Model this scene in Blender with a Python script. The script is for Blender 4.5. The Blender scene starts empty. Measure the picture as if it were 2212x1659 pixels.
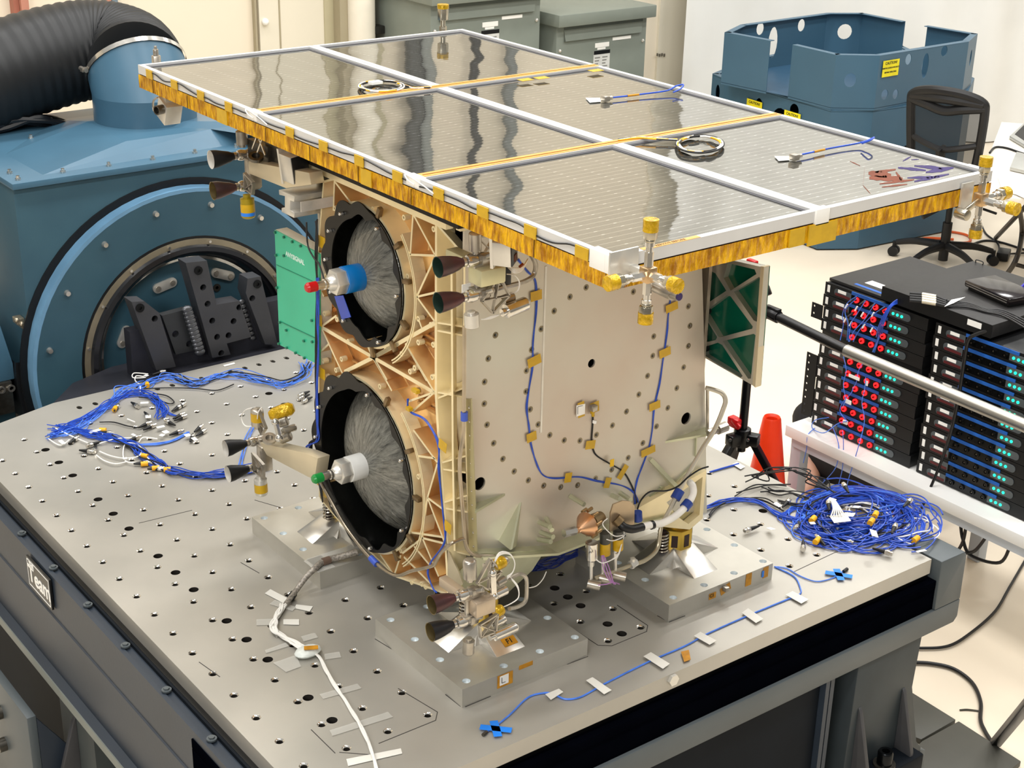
import bpy, math, random
from math import sin, cos, pi, radians, sqrt
from mathutils import Vector, Matrix, geometry
V = Vector
random.seed(7)
R_ = random.Random(11)
S = .1016          # pitch of the threaded holes in the table top
ZT = .88           # height of the table top above the floor
CX, CY = .8595, .458   # axis of the spacecraft
# ---- survey of the room: a pin-hole fit gives the camera; points on known planes are then measured
FPX = 3296.423
CAM = V((-1.2309, -2.2823, 2.8280))
YAW, PIT, ROL = .918048916, .402461541, .0219077435
_d = V((cos(PIT)*cos(YAW), cos(PIT)*sin(YAW), -sin(PIT)))
_r = _d.cross(V((0, 0, 1))).normalized(); _u = _r.cross(_d)
_R = _r*cos(ROL)+_u*sin(ROL); _U = -_r*sin(ROL)+_u*cos(ROL)
def ray(u, v): return _R*((u-1106)/FPX)+_U*((829.5-v)/FPX)+_d
def oz(u, v, z): d = ray(u, v); return CAM+d*((z-CAM.z)/d.z)
def ox(u, v, x): d = ray(u, v); return CAM+d*((x-CAM.x)/d.x)
def oy(u, v, y): d = ray(u, v); return CAM+d*((y-CAM.y)/d.y)
cam = bpy.data.objects.new('camera', bpy.data.cameras.new('camera'))
cam.data.sensor_width = 36; cam.data.lens = FPX/2212*36; cam.data.clip_start = .05; cam.data.clip_end = 100
cam.matrix_world = Matrix((( _R.x, _U.x, -_d.x, CAM.x), (_R.y, _U.y, -_d.y, CAM.y), (_R.z, _U.z, -_d.z, CAM.z), (0, 0, 0, 1)))
scn = bpy.context.scene; COL = scn.collection; COL.objects.link(cam); scn.camera = cam
scn.view_settings.view_transform = 'Standard'; scn.view_settings.look = 'None'

# ---------------- materials
def lin(h):
    h = h.lstrip('#'); c = [int(h[i:i+2], 16)/255 for i in (0, 2, 4)]
    return tuple(x/12.92 if x <= .04045 else ((x+.055)/1.055)**2.4 for x in c)+(1,)
MATS = {}
def mat(name, col, rough=.5, metal=0., noise=.08, scale=12., bump=0., bscale=60., col2=None, spec=.5, emit=None, estr=0., alpha=1., coat=0., stretch=None, trans=0., ior=1.45):
    if name in MATS: return MATS[name]
    m = bpy.data.materials.new(name); m.use_nodes = True; nt = m.node_tree; N = nt.nodes; L = nt.links
    b = N['Principled BSDF']; b.inputs['Roughness'].default_value = rough; b.inputs['Metallic'].default_value = metal
    b.inputs['Specular IOR Level'].default_value = spec; b.inputs['Alpha'].default_value = alpha; b.inputs['Coat Weight'].default_value = coat
    b.inputs['Transmission Weight'].default_value = trans; b.inputs['IOR'].default_value = ior
    c1 = lin(col); c2 = lin(col2) if col2 else tuple(min(1, x*(1-noise*2)) for x in c1[:3])+(1,)
    tc = N.new('ShaderNodeTexCoord'); mp = N.new('ShaderNodeMapping'); L.new(tc.outputs['Object'], mp.inputs[0])
    if stretch: mp.inputs['Scale'].default_value = stretch
    nz = N.new('ShaderNodeTexNoise'); nz.inputs['Scale'].default_value = scale; nz.inputs['Detail'].default_value = 4
    L.new(mp.outputs[0], nz.inputs[0])
    cr = N.new('ShaderNodeValToRGB'); cr.color_ramp.elements[0].position = .35; cr.color_ramp.elements[1].position = .65
    cr.color_ramp.elements[0].color = c2; cr.color_ramp.elements[1].color = c1
    L.new(nz.outputs[0], cr.inputs[0]); L.new(cr.outputs[0], b.inputs['Base Color'])
    if bump:
        n2 = N.new('ShaderNodeTexNoise'); n2.inputs['Scale'].default_value = bscale; n2.inputs['Detail'].default_value = 3; L.new(mp.outputs[0], n2.inputs[0])
        bp = N.new('ShaderNodeBump'); bp.inputs['Strength'].default_value = bump; bp.inputs['Distance'].default_value = .01
        L.new(n2.outputs[0], bp.inputs['Height']); L.new(bp.outputs[0], b.inputs['Normal'])
    if emit: b.inputs['Emission Color'].default_value = lin(emit); b.inputs['Emission Strength'].default_value = estr
    MATS[name] = m; return m

# ---------------- mesh builder
class MB:
    def __init__(s, M=None): s.v = []; s.f = []; s.M = M
    def add(s, vs, fs):
        n = len(s.v)
        s.v += [(s.M @ V(p)) if s.M else V(p) for p in vs]; s.f += [tuple(n+i for i in f) for f in fs]; return s
    def bx(s, x0, x1, y0, y1, z0, z1):
        return s.add([(x, y, z) for z in (z0, z1) for y in (y0, y1) for x in (x0, x1)], [(0, 2, 3, 1), (4, 5, 7, 6), (0, 1, 5, 4), (2, 6, 7, 3), (0, 4, 6, 2), (1, 3, 7, 5)])
    def box(s, c, d, R=None):
        c = V(c); vs = [V((x*d[0]/2, y*d[1]/2, z*d[2]/2)) for z in (-1, 1) for y in (-1, 1) for x in (-1, 1)]
        if R: vs = [R @ p for p in vs]
        return s.add([c+p for p in vs], [(0, 2, 3, 1), (4, 5, 7, 6), (0, 1, 5, 4), (2, 6, 7, 3), (0, 4, 6, 2), (1, 3, 7, 5)])
    def bar(s, p, q, w, h, up=(0, 0, 1)):
        p = V(p); q = V(q); a = (q-p); 
        if a.length < 1e-6: return s
        a.normalize(); up = V(up)
        if abs(a.dot(up.normalized())) > .98: up = V((1, 0, 0)) if abs(a.x) < .9 else V((0, 1, 0))
        b = a.cross(up).normalized(); c = b.cross(a)
        vs = [o+b*(i*w/2)+c*(j*h/2) for o in (p, q) for i, j in ((-1, -1), (1, -1), (1, 1), (-1, 1))]
        return s.add(vs, [(0, 3, 2, 1), (4, 5, 6, 7), (0, 1, 5, 4), (1, 2, 6, 5), (2, 3, 7, 6), (3, 0, 4, 7)])
    def ring(s, c, b, d, r, n, ph=0): return [c+b*(r*cos(2*pi*i/n+ph))+d*(r*sin(2*pi*i/n+ph)) for i in range(n)]
    def lathe(s, prof, p, ax, n=16, ph=0, closed=True):
        p = V(p); a = V(ax).normalized(); t = V((0, 0, 1)) if abs(a.z) < .9 else V((1, 0, 0))
        b = a.cross(t).normalized(); d = a.cross(b)
        vs = []; fs = []
        for (r, h) in prof: vs += s.ring(p+a*h, b, d, max(r, 1e-5), n, ph)
        for k in range(len(prof)-1):
            for i in range(n):
                j = (i+1) % n; fs.append((k*n+i, k*n+j, (k+1)*n+j, (k+1)*n+i))
        if closed:
            fs.append(tuple(range(n))[::-1]); fs.append(tuple((len(prof)-1)*n+i for i in range(n)))
        return s.add(vs, fs)
    def cyl(s, p, q, r, r2=None, n=12, cap=True, ph=0):
        p = V(p); q = V(q); a = q-p
        return s.lathe([(r, 0), (r if r2 is None else r2, a.length)], p, a, n, ph, cap)
    def hexn(s, p, q, r): return s.cyl(p, q, r, n=6)
    def sph(s, c, r, n=12, m=8, sc=(1, 1, 1)):
        c = V(c); vs = [c+V((0, 0, r*sc[2]))]; fs = []
        for i in range(1, m):
            for j in range(n):
                t = pi*i/m; q = 2*pi*j/n; vs.append(c+V((r*sin(t)*cos(q)*sc[0], r*sin(t)*sin(q)*sc[1], r*cos(t)*sc[2])))
        vs.append(c-V((0, 0, r*sc[2])))
        for j in range(n):
            k = (j+1) % n; fs.append((0, 1+j, 1+k))
            for i in range(m-2): fs.append((1+i*n+j, 1+(i+1)*n+j, 1+(i+1)*n+k, 1+i*n+k))
            fs.append((len(vs)-1, 1+(m-2)*n+k, 1+(m-2)*n+j))
        return s.add(vs, fs)
    def tube(s, pts, r, n=6, sub=4, cap=True, rib=None):
        pts = [V(p) for p in pts]
        if sub > 1 and len(pts) > 2: pts = catmull(pts, sub)
        vs = []; fs = []; t0 = (pts[1]-pts[0]).normalized()
        u = V((0, 0, 1)) if abs(t0.z) < .9 else V((1, 0, 0)); b = t0.cross(u).normalized()
        N = len(pts)
        for i, p in enumerate(pts):
            t = (pts[min(i+1, N-1)]-pts[max(i-1, 0)]).normalized()
            b = (b-t*b.dot(t))
            if b.length < 1e-6: b = t.orthogonal()
            b.normalize(); d = t.cross(b)
            rr = r(i/(N-1)) if callable(r) else r
            if rib: rr *= rib(i)
            vs += s.ring(p, b, d, rr, n)
        for k in range(N-1):
            for i in range(n):
                j = (i+1) % n; fs.append((k*n+i, k*n+j, (k+1)*n+j, (k+1)*n+i))
        if cap: fs.append(tuple(range(n))[::-1]); fs.append(tuple((N-1)*n+i for i in range(n)))
        return s.add(vs, fs)
    def prism(s, pts, vec):
        pts = [V(p) for p in pts]; vec = V(vec); n = len(pts)
        fs = [tuple(range(n))[::-1], tuple(range(n, 2*n))]+[(i, (i+1) % n, n+(i+1) % n, n+i) for i in range(n)]
        return s.add(pts+[p+vec for p in pts], fs)
    def poly(s, pts): return s.add(pts, [tuple(range(len(pts)))])
    def holes(s, loops, vec):
        """flat plate: loops[0] outline, the rest holes; extruded by vec"""
        loops = [[V(p) for p in l] for l in loops]; vec = V(vec)
        tri = geometry.tessellate_polygon(loops); flat = [p for l in loops for p in l]; n = len(flat)
        fs = [tuple(t) for t in tri]+[tuple(n+i for i in t)[::-1] for t in tri]
        k = 0
        for l in loops:
            m = len(l); fs += [(k+i, k+(i+1) % m, n+k+(i+1) % m, n+k+i) for i in range(m)]; k += m
        return s.add(flat+[p+vec for p in flat], fs)
def catmull(P, sub):
    out = []; n = len(P)
    for i in range(n-1):
        p0 = P[max(i-1, 0)]; p1 = P[i]; p2 = P[i+1]; p3 = P[min(i+2, n-1)]
        for k in range(sub):
            t = k/sub; out.append(.5*((2*p1)+(p2-p0)*t+(2*p0-5*p1+4*p2-p3)*t*t+(3*p1-p0-3*p2+p3)*t**3))
    out.append(P[-1]); return out
def circle(c, r, n, ax='z', ph=0):
    o = []
    for i in range(n):
        a = 2*pi*i/n+ph; p, q = r*cos(a), r*sin(a)
        o.append(V((c[0]+p, c[1]+q, c[2])) if ax == 'z' else V((c[0]+p, c[1], c[2]+q)) if ax == 'y' else V((c[0], c[1]+p, c[2]+q)))
    return o
def wloc(o):
    p = V((0, 0, 0))
    while o: p += V(o.location); o = o.parent
    return p
def part(name, mb, m, parent=None, label=None, kind=None, bevel=0, flat=False, local=False, sharp=.6):
    """one mesh object; the builder works in room coordinates unless local"""
    me = bpy.data.meshes.new(name); o = bpy.data.objects.new(name, me); COL.objects.link(o)
    off = V((0, 0, 0))
    if parent: o.parent = parent; off = wloc(parent)
    vs = [(p if local else p-off) for p in mb.v]
    if not parent and not local:
        lo = [min(p[i] for p in vs) for i in range(3)]; hi = [max(p[i] for p in vs) for i in range(3)]
        c = V(((lo[0]+hi[0])/2, (lo[1]+hi[1])/2, lo[2])); o.location = c; vs = [p-c for p in vs]
    me.from_pydata([tuple(p) for p in vs], [], mb.f); me.update()
    if isinstance(m, (list, tuple)):
        for x in m: me.materials.append(x)
    else: me.materials.append(m)
    import bmesh
    bm = bmesh.new(); bm.from_mesh(me); bmesh.ops.recalc_face_normals(bm, faces=bm.faces)
    if bevel: bmesh.ops.bevel(bm, geom=[e for e in bm.edges if len(e.link_faces) == 2 and e.calc_face_angle(0) > .5], offset=bevel, segments=2, affect='EDGES', profile=.5, clamp_overlap=True)
    bm.to_mesh(me); bm.free()
    if not flat:
        me.polygons.foreach_set('use_smooth', [True]*len(me.polygons)); me.set_sharp_from_angle(angle=sharp)
    if label: o['label'] = label
    if kind: o['kind'] = kind
    return o
def thing(name, label, cat, loc, group=None):
    o = bpy.data.objects.new(name, None); COL.objects.link(o); o.location = V(loc); o.empty_display_size = .05
    o['label'] = label; o['category'] = cat
    if group: o['group'] = group
    return o
def single(name, mb, m, label, cat, group=None, kind=None, **k):
    o = part(name, mb, m, None, label, kind, **k); o['category'] = cat
    if group: o['group'] = group
    return o
def struct(name, mb, m, **k): return part(name, mb, m, None, None, 'structure', **k)
def dup(root, loc, label=None):
    r = root.copy(); COL.objects.link(r); r.location = loc
    if label: r['label'] = label
    for ch in list(root.children):
        c = ch.copy(); COL.objects.link(c); c.parent = r
        for g in list(ch.children):
            d = g.copy(); COL.objects.link(d); d.parent = c
    return r
def textmesh(s, size, origin, ex, ey, depth=.0004, bold=0., align='CENTER'):
    cu = bpy.data.curves.new('t', 'FONT'); cu.body = s; cu.size = size; cu.extrude = depth; cu.align_x = align; cu.align_y = 'CENTER'; cu.offset = bold; cu.resolution_u = 3
    o = bpy.data.objects.new('t', cu); COL.objects.link(o)
    dg = bpy.context.evaluated_depsgraph_get(); me = bpy.data.meshes.new_from_object(o.evaluated_get(dg))
    mb = MB(); ex = V(ex).normalized(); ey = V(ey).normalized(); ez = ex.cross(ey); origin = V(origin)
    mb.add([origin+ex*v.co.x+ey*v.co.y+ez*v.co.z for v in me.vertices], [tuple(p.vertices) for p in me.polygons])
    bpy.data.objects.remove(o); bpy.data.curves.remove(cu); bpy.data.meshes.remove(me); return mb
def ordn(i): return ['first', 'second', 'third', 'fourth', 'fifth', 'sixth', 'seventh', 'eighth', 'ninth', 'tenth', 'eleventh', 'twelfth', 'thirteenth'][i]
# palette
alu = mat('brushed_aluminium', '#d6d3cb', .32, .6, .06, 25)
aluplate = mat('ground_aluminium', '#b9b5ab', .42, .85, .10, 5, .05, 40, col2='#a3a098')
chrome = mat('polished_steel', '#dedad2', .16, .9, .1, 30)
steel = mat('dull_steel', '#b8b1a5', .3, .75, .15, 30)
steeld = mat('dark_steel', '#6e6a62', .35, .9, .2, 30)
white = mat('white_paint', '#eceae4', .45, 0, .03)
whitep = mat('white_paper', '#f4f3ee', .7, 0, .02)
black = mat('black_rubber', '#0c0d0f', .45, 0, .1)
blackg = mat('gloss_black', '#060707', .12, 0, .1, spec=.6)
kapton = mat('amber_tape', '#c9a016', .35, .0, .06, 60, alpha=1)
kaptond = mat('dark_amber_tape', '#c88a18', .35, .0, .15, 60)
bluec = mat('blue_cable', '#2450c2', .35, 0, .15, 40)
bluel = mat('light_blue_cable', '#4f84ee', .35, 0, .15, 40)
blackc = mat('black_cable', '#141416', .4, 0, .1)
whitec = mat('white_cable', '#eeece6', .45, 0, .05)
redm = mat('red_plastic', '#c4161a', .3, 0, .1)
greenm = mat('green_plastic', '#0a8a3a', .3, 0, .1)
yellow = mat('yellow_label', '#f0c010', .45, 0, .05)
# ================= room
floorm = mat('epoxy_floor', '#e2d6c2', .25, 0, .03, 1.2, col2='#dacdb9', spec=.35)
wallm = mat('cream_wall', '#e3d8c3', .6, 0, .02, 1.5)
wallw = mat('white_wall', '#e9e5da', .6, 0, .02, 1.5)
YW = 6.2
def wx(u, v=60, y=YW): return oy(u, v, y).x
struct('floor', MB().bx(-6, 14, -6, 9, -.1, 0), floorm)
struct('wall_back', MB().bx(-6, 14, YW, YW+.15, 0, 7.5), wallm)
struct('wall_right', MB().bx(13, 13.15, -6, YW, 0, 7.5), wallw)
mb = MB()
mb.bx(wx(556), wx(695), YW-.03, YW, 0, 7.4); mb.bx(wx(1420), 14, YW-.02, YW, 0, 7.4)
struct('trim_1', mb, mat('wall_panel', '#dcd5c2', .5, 0, .02, 2))
mb = MB(); mb.bx(wx(546), wx(550), YW-.035, YW, 0, 7.4); mb.bx(wx(714), wx(731), YW-.12, YW, 0, 7.4); mb.bx(wx(598), wx(601), YW-.034, YW, 0, 7.4)
struct('trim_2', mb, mat('wall_seam', '#a49a80', .6, 0, .05, 3))
mb = MB(); mb.bx(wx(695), wx(714), YW-.04, YW, 0, 7.4); mb.bx(wx(800), wx(815), YW-.05, YW, 0, 7.4)
struct('trim_3', mb, mat('recess_shade', '#b9b192', .6, 0, .05, 3))  # olive strips put the shade beside the wall panels into colour
c = wx(757); struct('trim_4', MB().cyl((c, YW-.13, 0), (c, YW-.13, 7.4), wx(783)-c, n=24), mat('pale_column', '#e6e0d0', .45, 0, .02))
mb = MB(); mb.bx(wx(22, 20), wx(34, 20), YW-.06, YW, 0, 7.4)
struct('trim_5', mb, mat('rust_primer', '#a86a58', .5, 0, .06))
mb = MB(); mb.bx(wx(34.5, 20), wx(51, 20), YW-.09, YW, 0, 7.4); mb.bx(wx(222, 20), wx(233, 20), YW-.06, YW, 0, 7.4)
struct('trim_6', mb, mat('rust_primer_light', '#b87f6c', .5, 0, .06))
mb = MB(); mb.bx(wx(234.5, 20), wx(247, 20), YW-.06, YW, 0, 7.4); struct('trim_7', mb, mat('blue_grey_paint', '#6f7e8a', .5, 0, .06))
# conduits that climb the wall above the transformer cabinets (seen mirrored in the solar panels)
for k, (u, w, colr, lab) in enumerate(((875, .05, '#3b3d3c', 'dark grey conduit climbing the wall, leftmost above the tall cabinet'), (889, .022, '#14161a', 'thin black conduit beside the dark grey one'),
        (903, .045, '#7d827f', 'pale grey conduit, third from the left on the wall'), (1006, .03, '#0d0e10', 'thick black pipe climbing the wall over the tall cabinet'), (1087, .045, '#6d7271', 'grey conduit at the right over the tall cabinet'))):
    single('wall_conduit', MB().cyl((wx(u), YW-.1, 1.75), (wx(u), YW-.1, 7.3), w, n=12), mat('conduit%d' % k, colr, .5, 0, .05), lab, 'pipe', 'vertical conduits on the back wall')
# wall screws / bracket
pt = oy(573, 47, YW-.04); single('door_stop', MB().sph(pt, .022), whitep, 'small white door knob on the cream wall panel', 'knob')
mb = MB(); p0 = oy(806, 64, 6.05); mb.box(p0, (.13, .08, .05)); mb.box(p0+V((-.05, 0, .03)), (.03, .05, .04))
single('wall_bracket', mb, mat('bracket_black', '#20201c', .5), 'small black bracket on the wall beside the tall grey cabinet', 'bracket', bevel=.006)
mb = MB()
for i in range(4):
    p0 = oy(1420+i*5, 118+(i % 2), YW-.025); mb.box(p0, (.014, .006, .02))
single('wall_outlet', mb, mat('outlet_dark', '#6c675a', .5), 'row of small dark outlet slots low on the wall right of the cabinets', 'outlet')
# hung plastic sheeting
def sheet(pts, n, z0, z1, seed):
    rr = random.Random(seed); mb = MB(); vs = []; A = [V((x, y, 0)) for x, y in pts]; tot = sum((A[i+1]-A[i]).length for i in range(len(A)-1))
    amp = [(rr.uniform(3, 16), rr.uniform(0, 6), rr.uniform(.008, .03)) for _ in range(5)]
    for i in range(n+1):
        s = tot*i/n; k = 0; q = s
        while k < len(A)-2 and q > (A[k+1]-A[k]).length: q -= (A[k+1]-A[k]).length; k += 1
        t = (A[k+1]-A[k]).normalized(); b = A[k]+t*q; nrm = V((-t.y, t.x, 0))
        for j in range(13):
            zz = z0+(z1-z0)*j/12; w = sum(a*sin(f*s+ph+.35*j*(f % 3-1)) for f, ph, a in amp)
            vs.append(b+nrm*w+V((0, 0, zz)))
    fs = [(i*13+j, (i+1)*13+j, (i+1)*13+j+1, i*13+j+1) for i in range(n) for j in range(12)]
    return mb.add(vs, fs)
sm = mat('plastic_sheet', '#e6e6e2', .3, 0, .03, 2, spec=.4)
single('plastic_sheet', sheet([(6.62, 6.0), (8.9, 4.62), (12.6, 2.6)], 150, .01, 5.2, 3), sm, 'white plastic sheeting hung in soft folds behind the blue enclosures and the desk', 'curtain', sharp=3)

# ================= grey transformer cabinets
cabm = mat('cabinet_grey', '#7c837a', .45, 0, .03, 8, bump=.03, bscale=200)
cabd = mat('cabinet_shadow', '#4f5650', .55, 0, .03)
def cabinet(name, lab, x0, x1, y0, y1, H, lid, sx0):
    t = thing(name, lab, 'cabinet', ((x0+x1)/2, (y0+y1)/2, 0))
    part('body', MB().bx(x0, x1, y0, y1, .05, H-lid), cabm, t, bevel=.006)
    part('base', MB().bx(x0+.03, x1-.03, y0+.03, y1-.03, 0, .05), cabd, t)
    part('top_cover', MB().bx(x0-.03, x1+.03, y0-.06, y1+.03, H-lid, H), cabm, t, bevel=.006)
    part('vent_slot', MB().bx(x0+.06, x1-.04, y0-.004, y0, H-lid-.03, H-lid-.005), cabd, t)
    m = MB(); m.add([(x0+.06, y0-.002, H-lid-.03), (x1-.04, y0-.002, H-lid-.03), (x1-.06, y0-.02, H-lid-.1), (x0+.06, y0-.02, H-lid-.1), (x0+.06, y0, H-lid-.105), (x1-.06, y0, H-lid-.105)], [(0, 1, 2, 3), (3, 2, 5, 4)])
    part('vent_hood', m, cabm, t)
    lx = sx0
    n = part('data_plate', MB().bx(lx, lx+.14, y0-.003, y0, H-lid-.42, H-lid-.19), mat('label_paper', '#cfd0cc', .6, 0, .05), t, 'white paper data plate with black heading')
    part('heading', MB().bx(lx, lx+.14, y0-.004, y0-.003, H-lid-.215, H-lid-.19), black, n)
    mm = MB()
    for i in range(9):
        for j in range(2): mm.bx(lx+.01+j*.065, lx+.055+j*.065-(i % 3)*.008, y0-.004, y0-.003, H-lid-.24-i*.02, H-lid-.233-i*.02)
    part('print', mm, mat('print_grey', '#7c7c78', .7), n)
    part('sticker', MB().bx(lx+.01, lx+.13, y0-.003, y0, H-lid-.17, H-lid-.14).bx(lx+.03, lx+.1, y0-.003, y0, H-lid-.185, H-lid-.172), whitep, t, 'white stickers above the data plate')
    part('sticker', MB().bx(lx+.16, lx+.32, y0-.003, y0, H-lid-.135, H-lid-.115), whitep, t, 'long white sticker')
    for xx in (x0+.03, x1-.03): part('screw', MB().sph((xx, y0-.002, H-lid-.16), .012, 8, 6), alu, t)
    return t
q0 = oy(1203, 57, 5.5); q1 = oy(1398, 34, 5.5)
cabinet('transformer_cabinet', 'lower grey metal transformer cabinet, right-hand one, behind the solar panels', q0.x, q1.x, 5.5, 6.05, q0.z+.08, .08, oy(1283, 95, 5.5).x)
q0 = oy(930, 14, 5.5); q1 = oy(1168, -8, 5.5)
cabinet('transformer_cabinet', 'taller grey metal transformer cabinet, left-hand one, behind the solar panels', q0.x, q1.x, 5.5, 6.15, q0.z+.13, .12, oy(1039, 55, 5.5).x)
# ================= slip table
tb = thing('vibration_table', 'large vibration test table with drilled aluminium top on a dark steel frame', 'table', (CX, .9, 0))
X0, X1, Y0, Y1 = -.053, 1.7535, -.1885, 2.037
TH = .042
out = [(X0, Y0), (X1, Y0), (X1, Y1), (2.67*S, Y1), (-.45*S, 19.15*S), (X0, 19.15*S)]
cells = []
loops = [[V((x, y, ZT)) for x, y in out]]
hol = []; big = []
for i in range(17):
    for j in range(19):
        if i < 1 and j > 17: continue
        hol.append((i*S, j*S))
skipb = []
for j in (1, 2, 3.8, 4.8, 5.78, 7.5, 8.5, 9.5, 11.25, 12.25, 13.25, 15, 16, 17): big.append((1.25*S, j*S))
for i, j in ((8.46, 2.04), (8.46, .04), (8.46, 5.5), (8.46, 7.5), (8.46, 15.99), (8.47, 17), (6.25, 4.5), (6.25, 9.5), (15.6, .5), (15.6, 2.5)): 
    if all((i*S-h[0])**2+(j*S-h[1])**2 > .026**2 for h in hol): big.append((i*S, j*S))
big += [(8.46*S, .55*S), (8.46*S, 1.55*S), (8.46*S, 2.55*S)]
far = [(3.2+.512*k, 19.32) for k in range(16)]
ra, rb = .0084, .0122
for x, y in hol: loops.append([V((p.x, p.y, ZT)) for p in circle((x, y, ZT), ra+.002, 14)])
for x, y in big: loops.append(circle((x, y, ZT), rb, 16))
for i, j in far: loops.append([V((i*S+.008*cos(a), j*S+.013*sin(a)-.004, ZT)) for a in [2*pi*k/12 for k in range(12)]])
m = MB(); tri = geometry.tessellate_polygon(loops); flat = [p for l in loops for p in l]
m.add(flat, [tuple(t) for t in tri])
n0 = len(out)
m.add([V((x, y, z)) for z in (ZT, ZT-TH) for x, y in out], [(i, (i+1) % n0, n0+(i+1) % n0, n0+i) for i in range(n0)]+[tuple(range(n0, 2*n0))])
platem = mat('table_top_metal', '#b4b0a7', .40, .45, .1, 2.2, .03, 25, col2='#a29f97')
part('table_top', m, platem, tb, sharp=.3, label='pale ground aluminium top plate with a grid of bolt holes')
m = MB(); holem = mat('hole_shadow', '#2a2724', .5, .3)
for x, y in hol: m.lathe([(ra+.002, 0), (ra+.0002, -.0012), (ra-.0014, -.003)], (x, y, ZT), (0, 0, 1), 14, closed=False)
for i, j in far:
    l = [V((i*S+.008*cos(a), j*S+.013*sin(a)-.004, ZT)) for a in [2*pi*k/12 for k in range(12)]]; l2 = [p+V((0, .015, -.02)) for p in l]
    m.add(l+l2, [(k, (k+1) % 12, 12+(k+1) % 12, 12+k) for k in range(12)])
part('insert_ring', m, chrome, tb, kind='stuff')
m = MB()
for x, y in hol: m.lathe([(ra-.0014, -.003), (ra-.0014, -.03), (.0001, -.03)], (x, y, ZT), (0, 0, 1), 10, closed=False)
for x, y in big: m.lathe([(rb, 0), (rb, -.035), (.0001, -.035)], (x, y, ZT), (0, 0, 1), 14, closed=False)
part('hole_bore', m, mat('bore', '#3c3833', .5, .5), tb, kind='stuff')
# scribed access plate lines
def scribe(pts, w=.0018):
    mm = MB()
    for a, b in zip(pts, pts[1:]): mm.bar(oz(*a, ZT+.0003), oz(*b, ZT+.0003), w, .0006)
    return mm
ln = mat('scribe_line', '#3e3b37', .7)
m = scribe([(1333, 1307), (1399, 1351), (1397, 1364), (1322, 1395), (1292, 1394), (1220, 1346)])
for l in ([(860, 1487), (945, 1538), (941, 1556), (818, 1606)], [(733, 1625), (810, 1631), (815, 1628)], [(672, 1576), (724, 1627)], [(550, 1080), (680, 1118), (720, 1140)], [(300, 1130), (415, 1102)], [(1225, 1435), (1270, 1418)], [(962, 1500), (995, 1526)], [(1060, 1504), (1005, 1527)], [(1420, 1330), (1442, 1342)], [(1445, 1344), (1480, 1330)], [(810, 1380), (846, 1402)], [(1715, 1235), (1800, 1195), (1830, 1183)], [(430, 1430), (475, 1462)], [(520, 1215), (560, 1238)]):
    m2 = scribe(l); m.add(m2.v, m2.f)
part('scribed_line', m, ln, tb)
# frame under the plate
slate = mat('slate_paint', '#2a333e', .45, 0, .08, 5, .02, 80)
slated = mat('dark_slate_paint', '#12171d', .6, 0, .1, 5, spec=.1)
slatel = mat('grey_slate_paint', '#50575a', .42, .1, .05, 5)
m = MB(); m.bx(-.066, 1.765, -.175, 1.95, .80, .838); part('bearing_slab', m, mat('black_granite', '#08090b', .35, 0, .1), tb)
YA, YB = -.22, 1.95
prof = [(-.066, .832), (-.094, .832), (-.094, .836), (-.106, .836), (-.108, .715), (-.112, .713), (-.112, .54), (-.135, .535), (-.135, .505), (.0, .505), (.0, .832)]
m = MB().prism([(x, YA, z) for x, z in prof], (0, YB-YA, 0)); part('side_beam', m, slate, tb, sharp=.4)
m = MB(); m.bx(-.138, -.105, YA, YB, .508, .534); part('side_flange', m, mat('flange_grey', '#767b76', .5, 0, .05, 8), tb)
m = MB().bx(-.075, -.069, YA, YB, .80, .842); part('seal_strip', m, slated, tb)
for k in range(9):
    y = .02+k*.222
    o = part('bolt', MB().cyl((-.088, y, .8375), (-.088, y, .8415), .0115, n=12).cyl((-.088, y, .8415), (-.088, y, .8455), .007, n=6), slatel, tb)
# front beam
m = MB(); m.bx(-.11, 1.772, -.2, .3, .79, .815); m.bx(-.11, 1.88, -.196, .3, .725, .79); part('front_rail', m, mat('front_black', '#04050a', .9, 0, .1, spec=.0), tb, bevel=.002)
m = MB().prism([(-.11, -.205, .725), (1.882, -.205, .725), (1.882, -.205, .672), (1.868, -.205, .657), (-.11, -.205, .657)], (0, .4, 0)); part('front_beam', m, slatel, tb, bevel=.003)
m = MB().prism([(1.776, -.205, .725), (1.882, -.205, .725), (1.882, -.205, .86), (1.872, -.205, .872), (1.776, -.205, .872)], (0, .15, 0)); part('end_block', m, slatel, tb, bevel=.004)
m = MB().bx(1.885, 1.9, -.12, .02, .845, .87); 
# inner boxes and legs
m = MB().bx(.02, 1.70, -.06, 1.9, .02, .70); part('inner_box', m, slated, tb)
legp = [(1.495, -.2, .657), (1.745, -.2, .657), (1.735, -.2, .50), (1.79, -.2, .30), (1.815, -.2, .27), (1.80, -.2, .0), (1.48, -.2, 0)]
part('leg', MB().prism([V(p) for p in legp], (0, .25, 0)), mat('leg_slate', '#30373a', .5, 0), tb, bevel=.003)
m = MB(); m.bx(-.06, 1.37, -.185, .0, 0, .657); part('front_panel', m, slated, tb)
m = MB().bx(1.372, 1.386, -.203, 0, 0, .657); part('panel_edge', m, slate, tb); part('panel_edge', MB().bx(1.396, 1.41, -.198, 0, 0, .657), slate, tb)
part('leg', MB().bx(-.1, .0, .934, 1.164, 0, .505), mat('leg_slate2', '#454b4b', .5, 0), tb)
part('leg', MB().bx(-.1, .0, -.15, .3, 0, .505), mat('leg_slate2', ''), tb)
m = MB().bx(-.04, .02, -.1, 1.9, .0, .505); part('side_panel', m, slated, tb)
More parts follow.
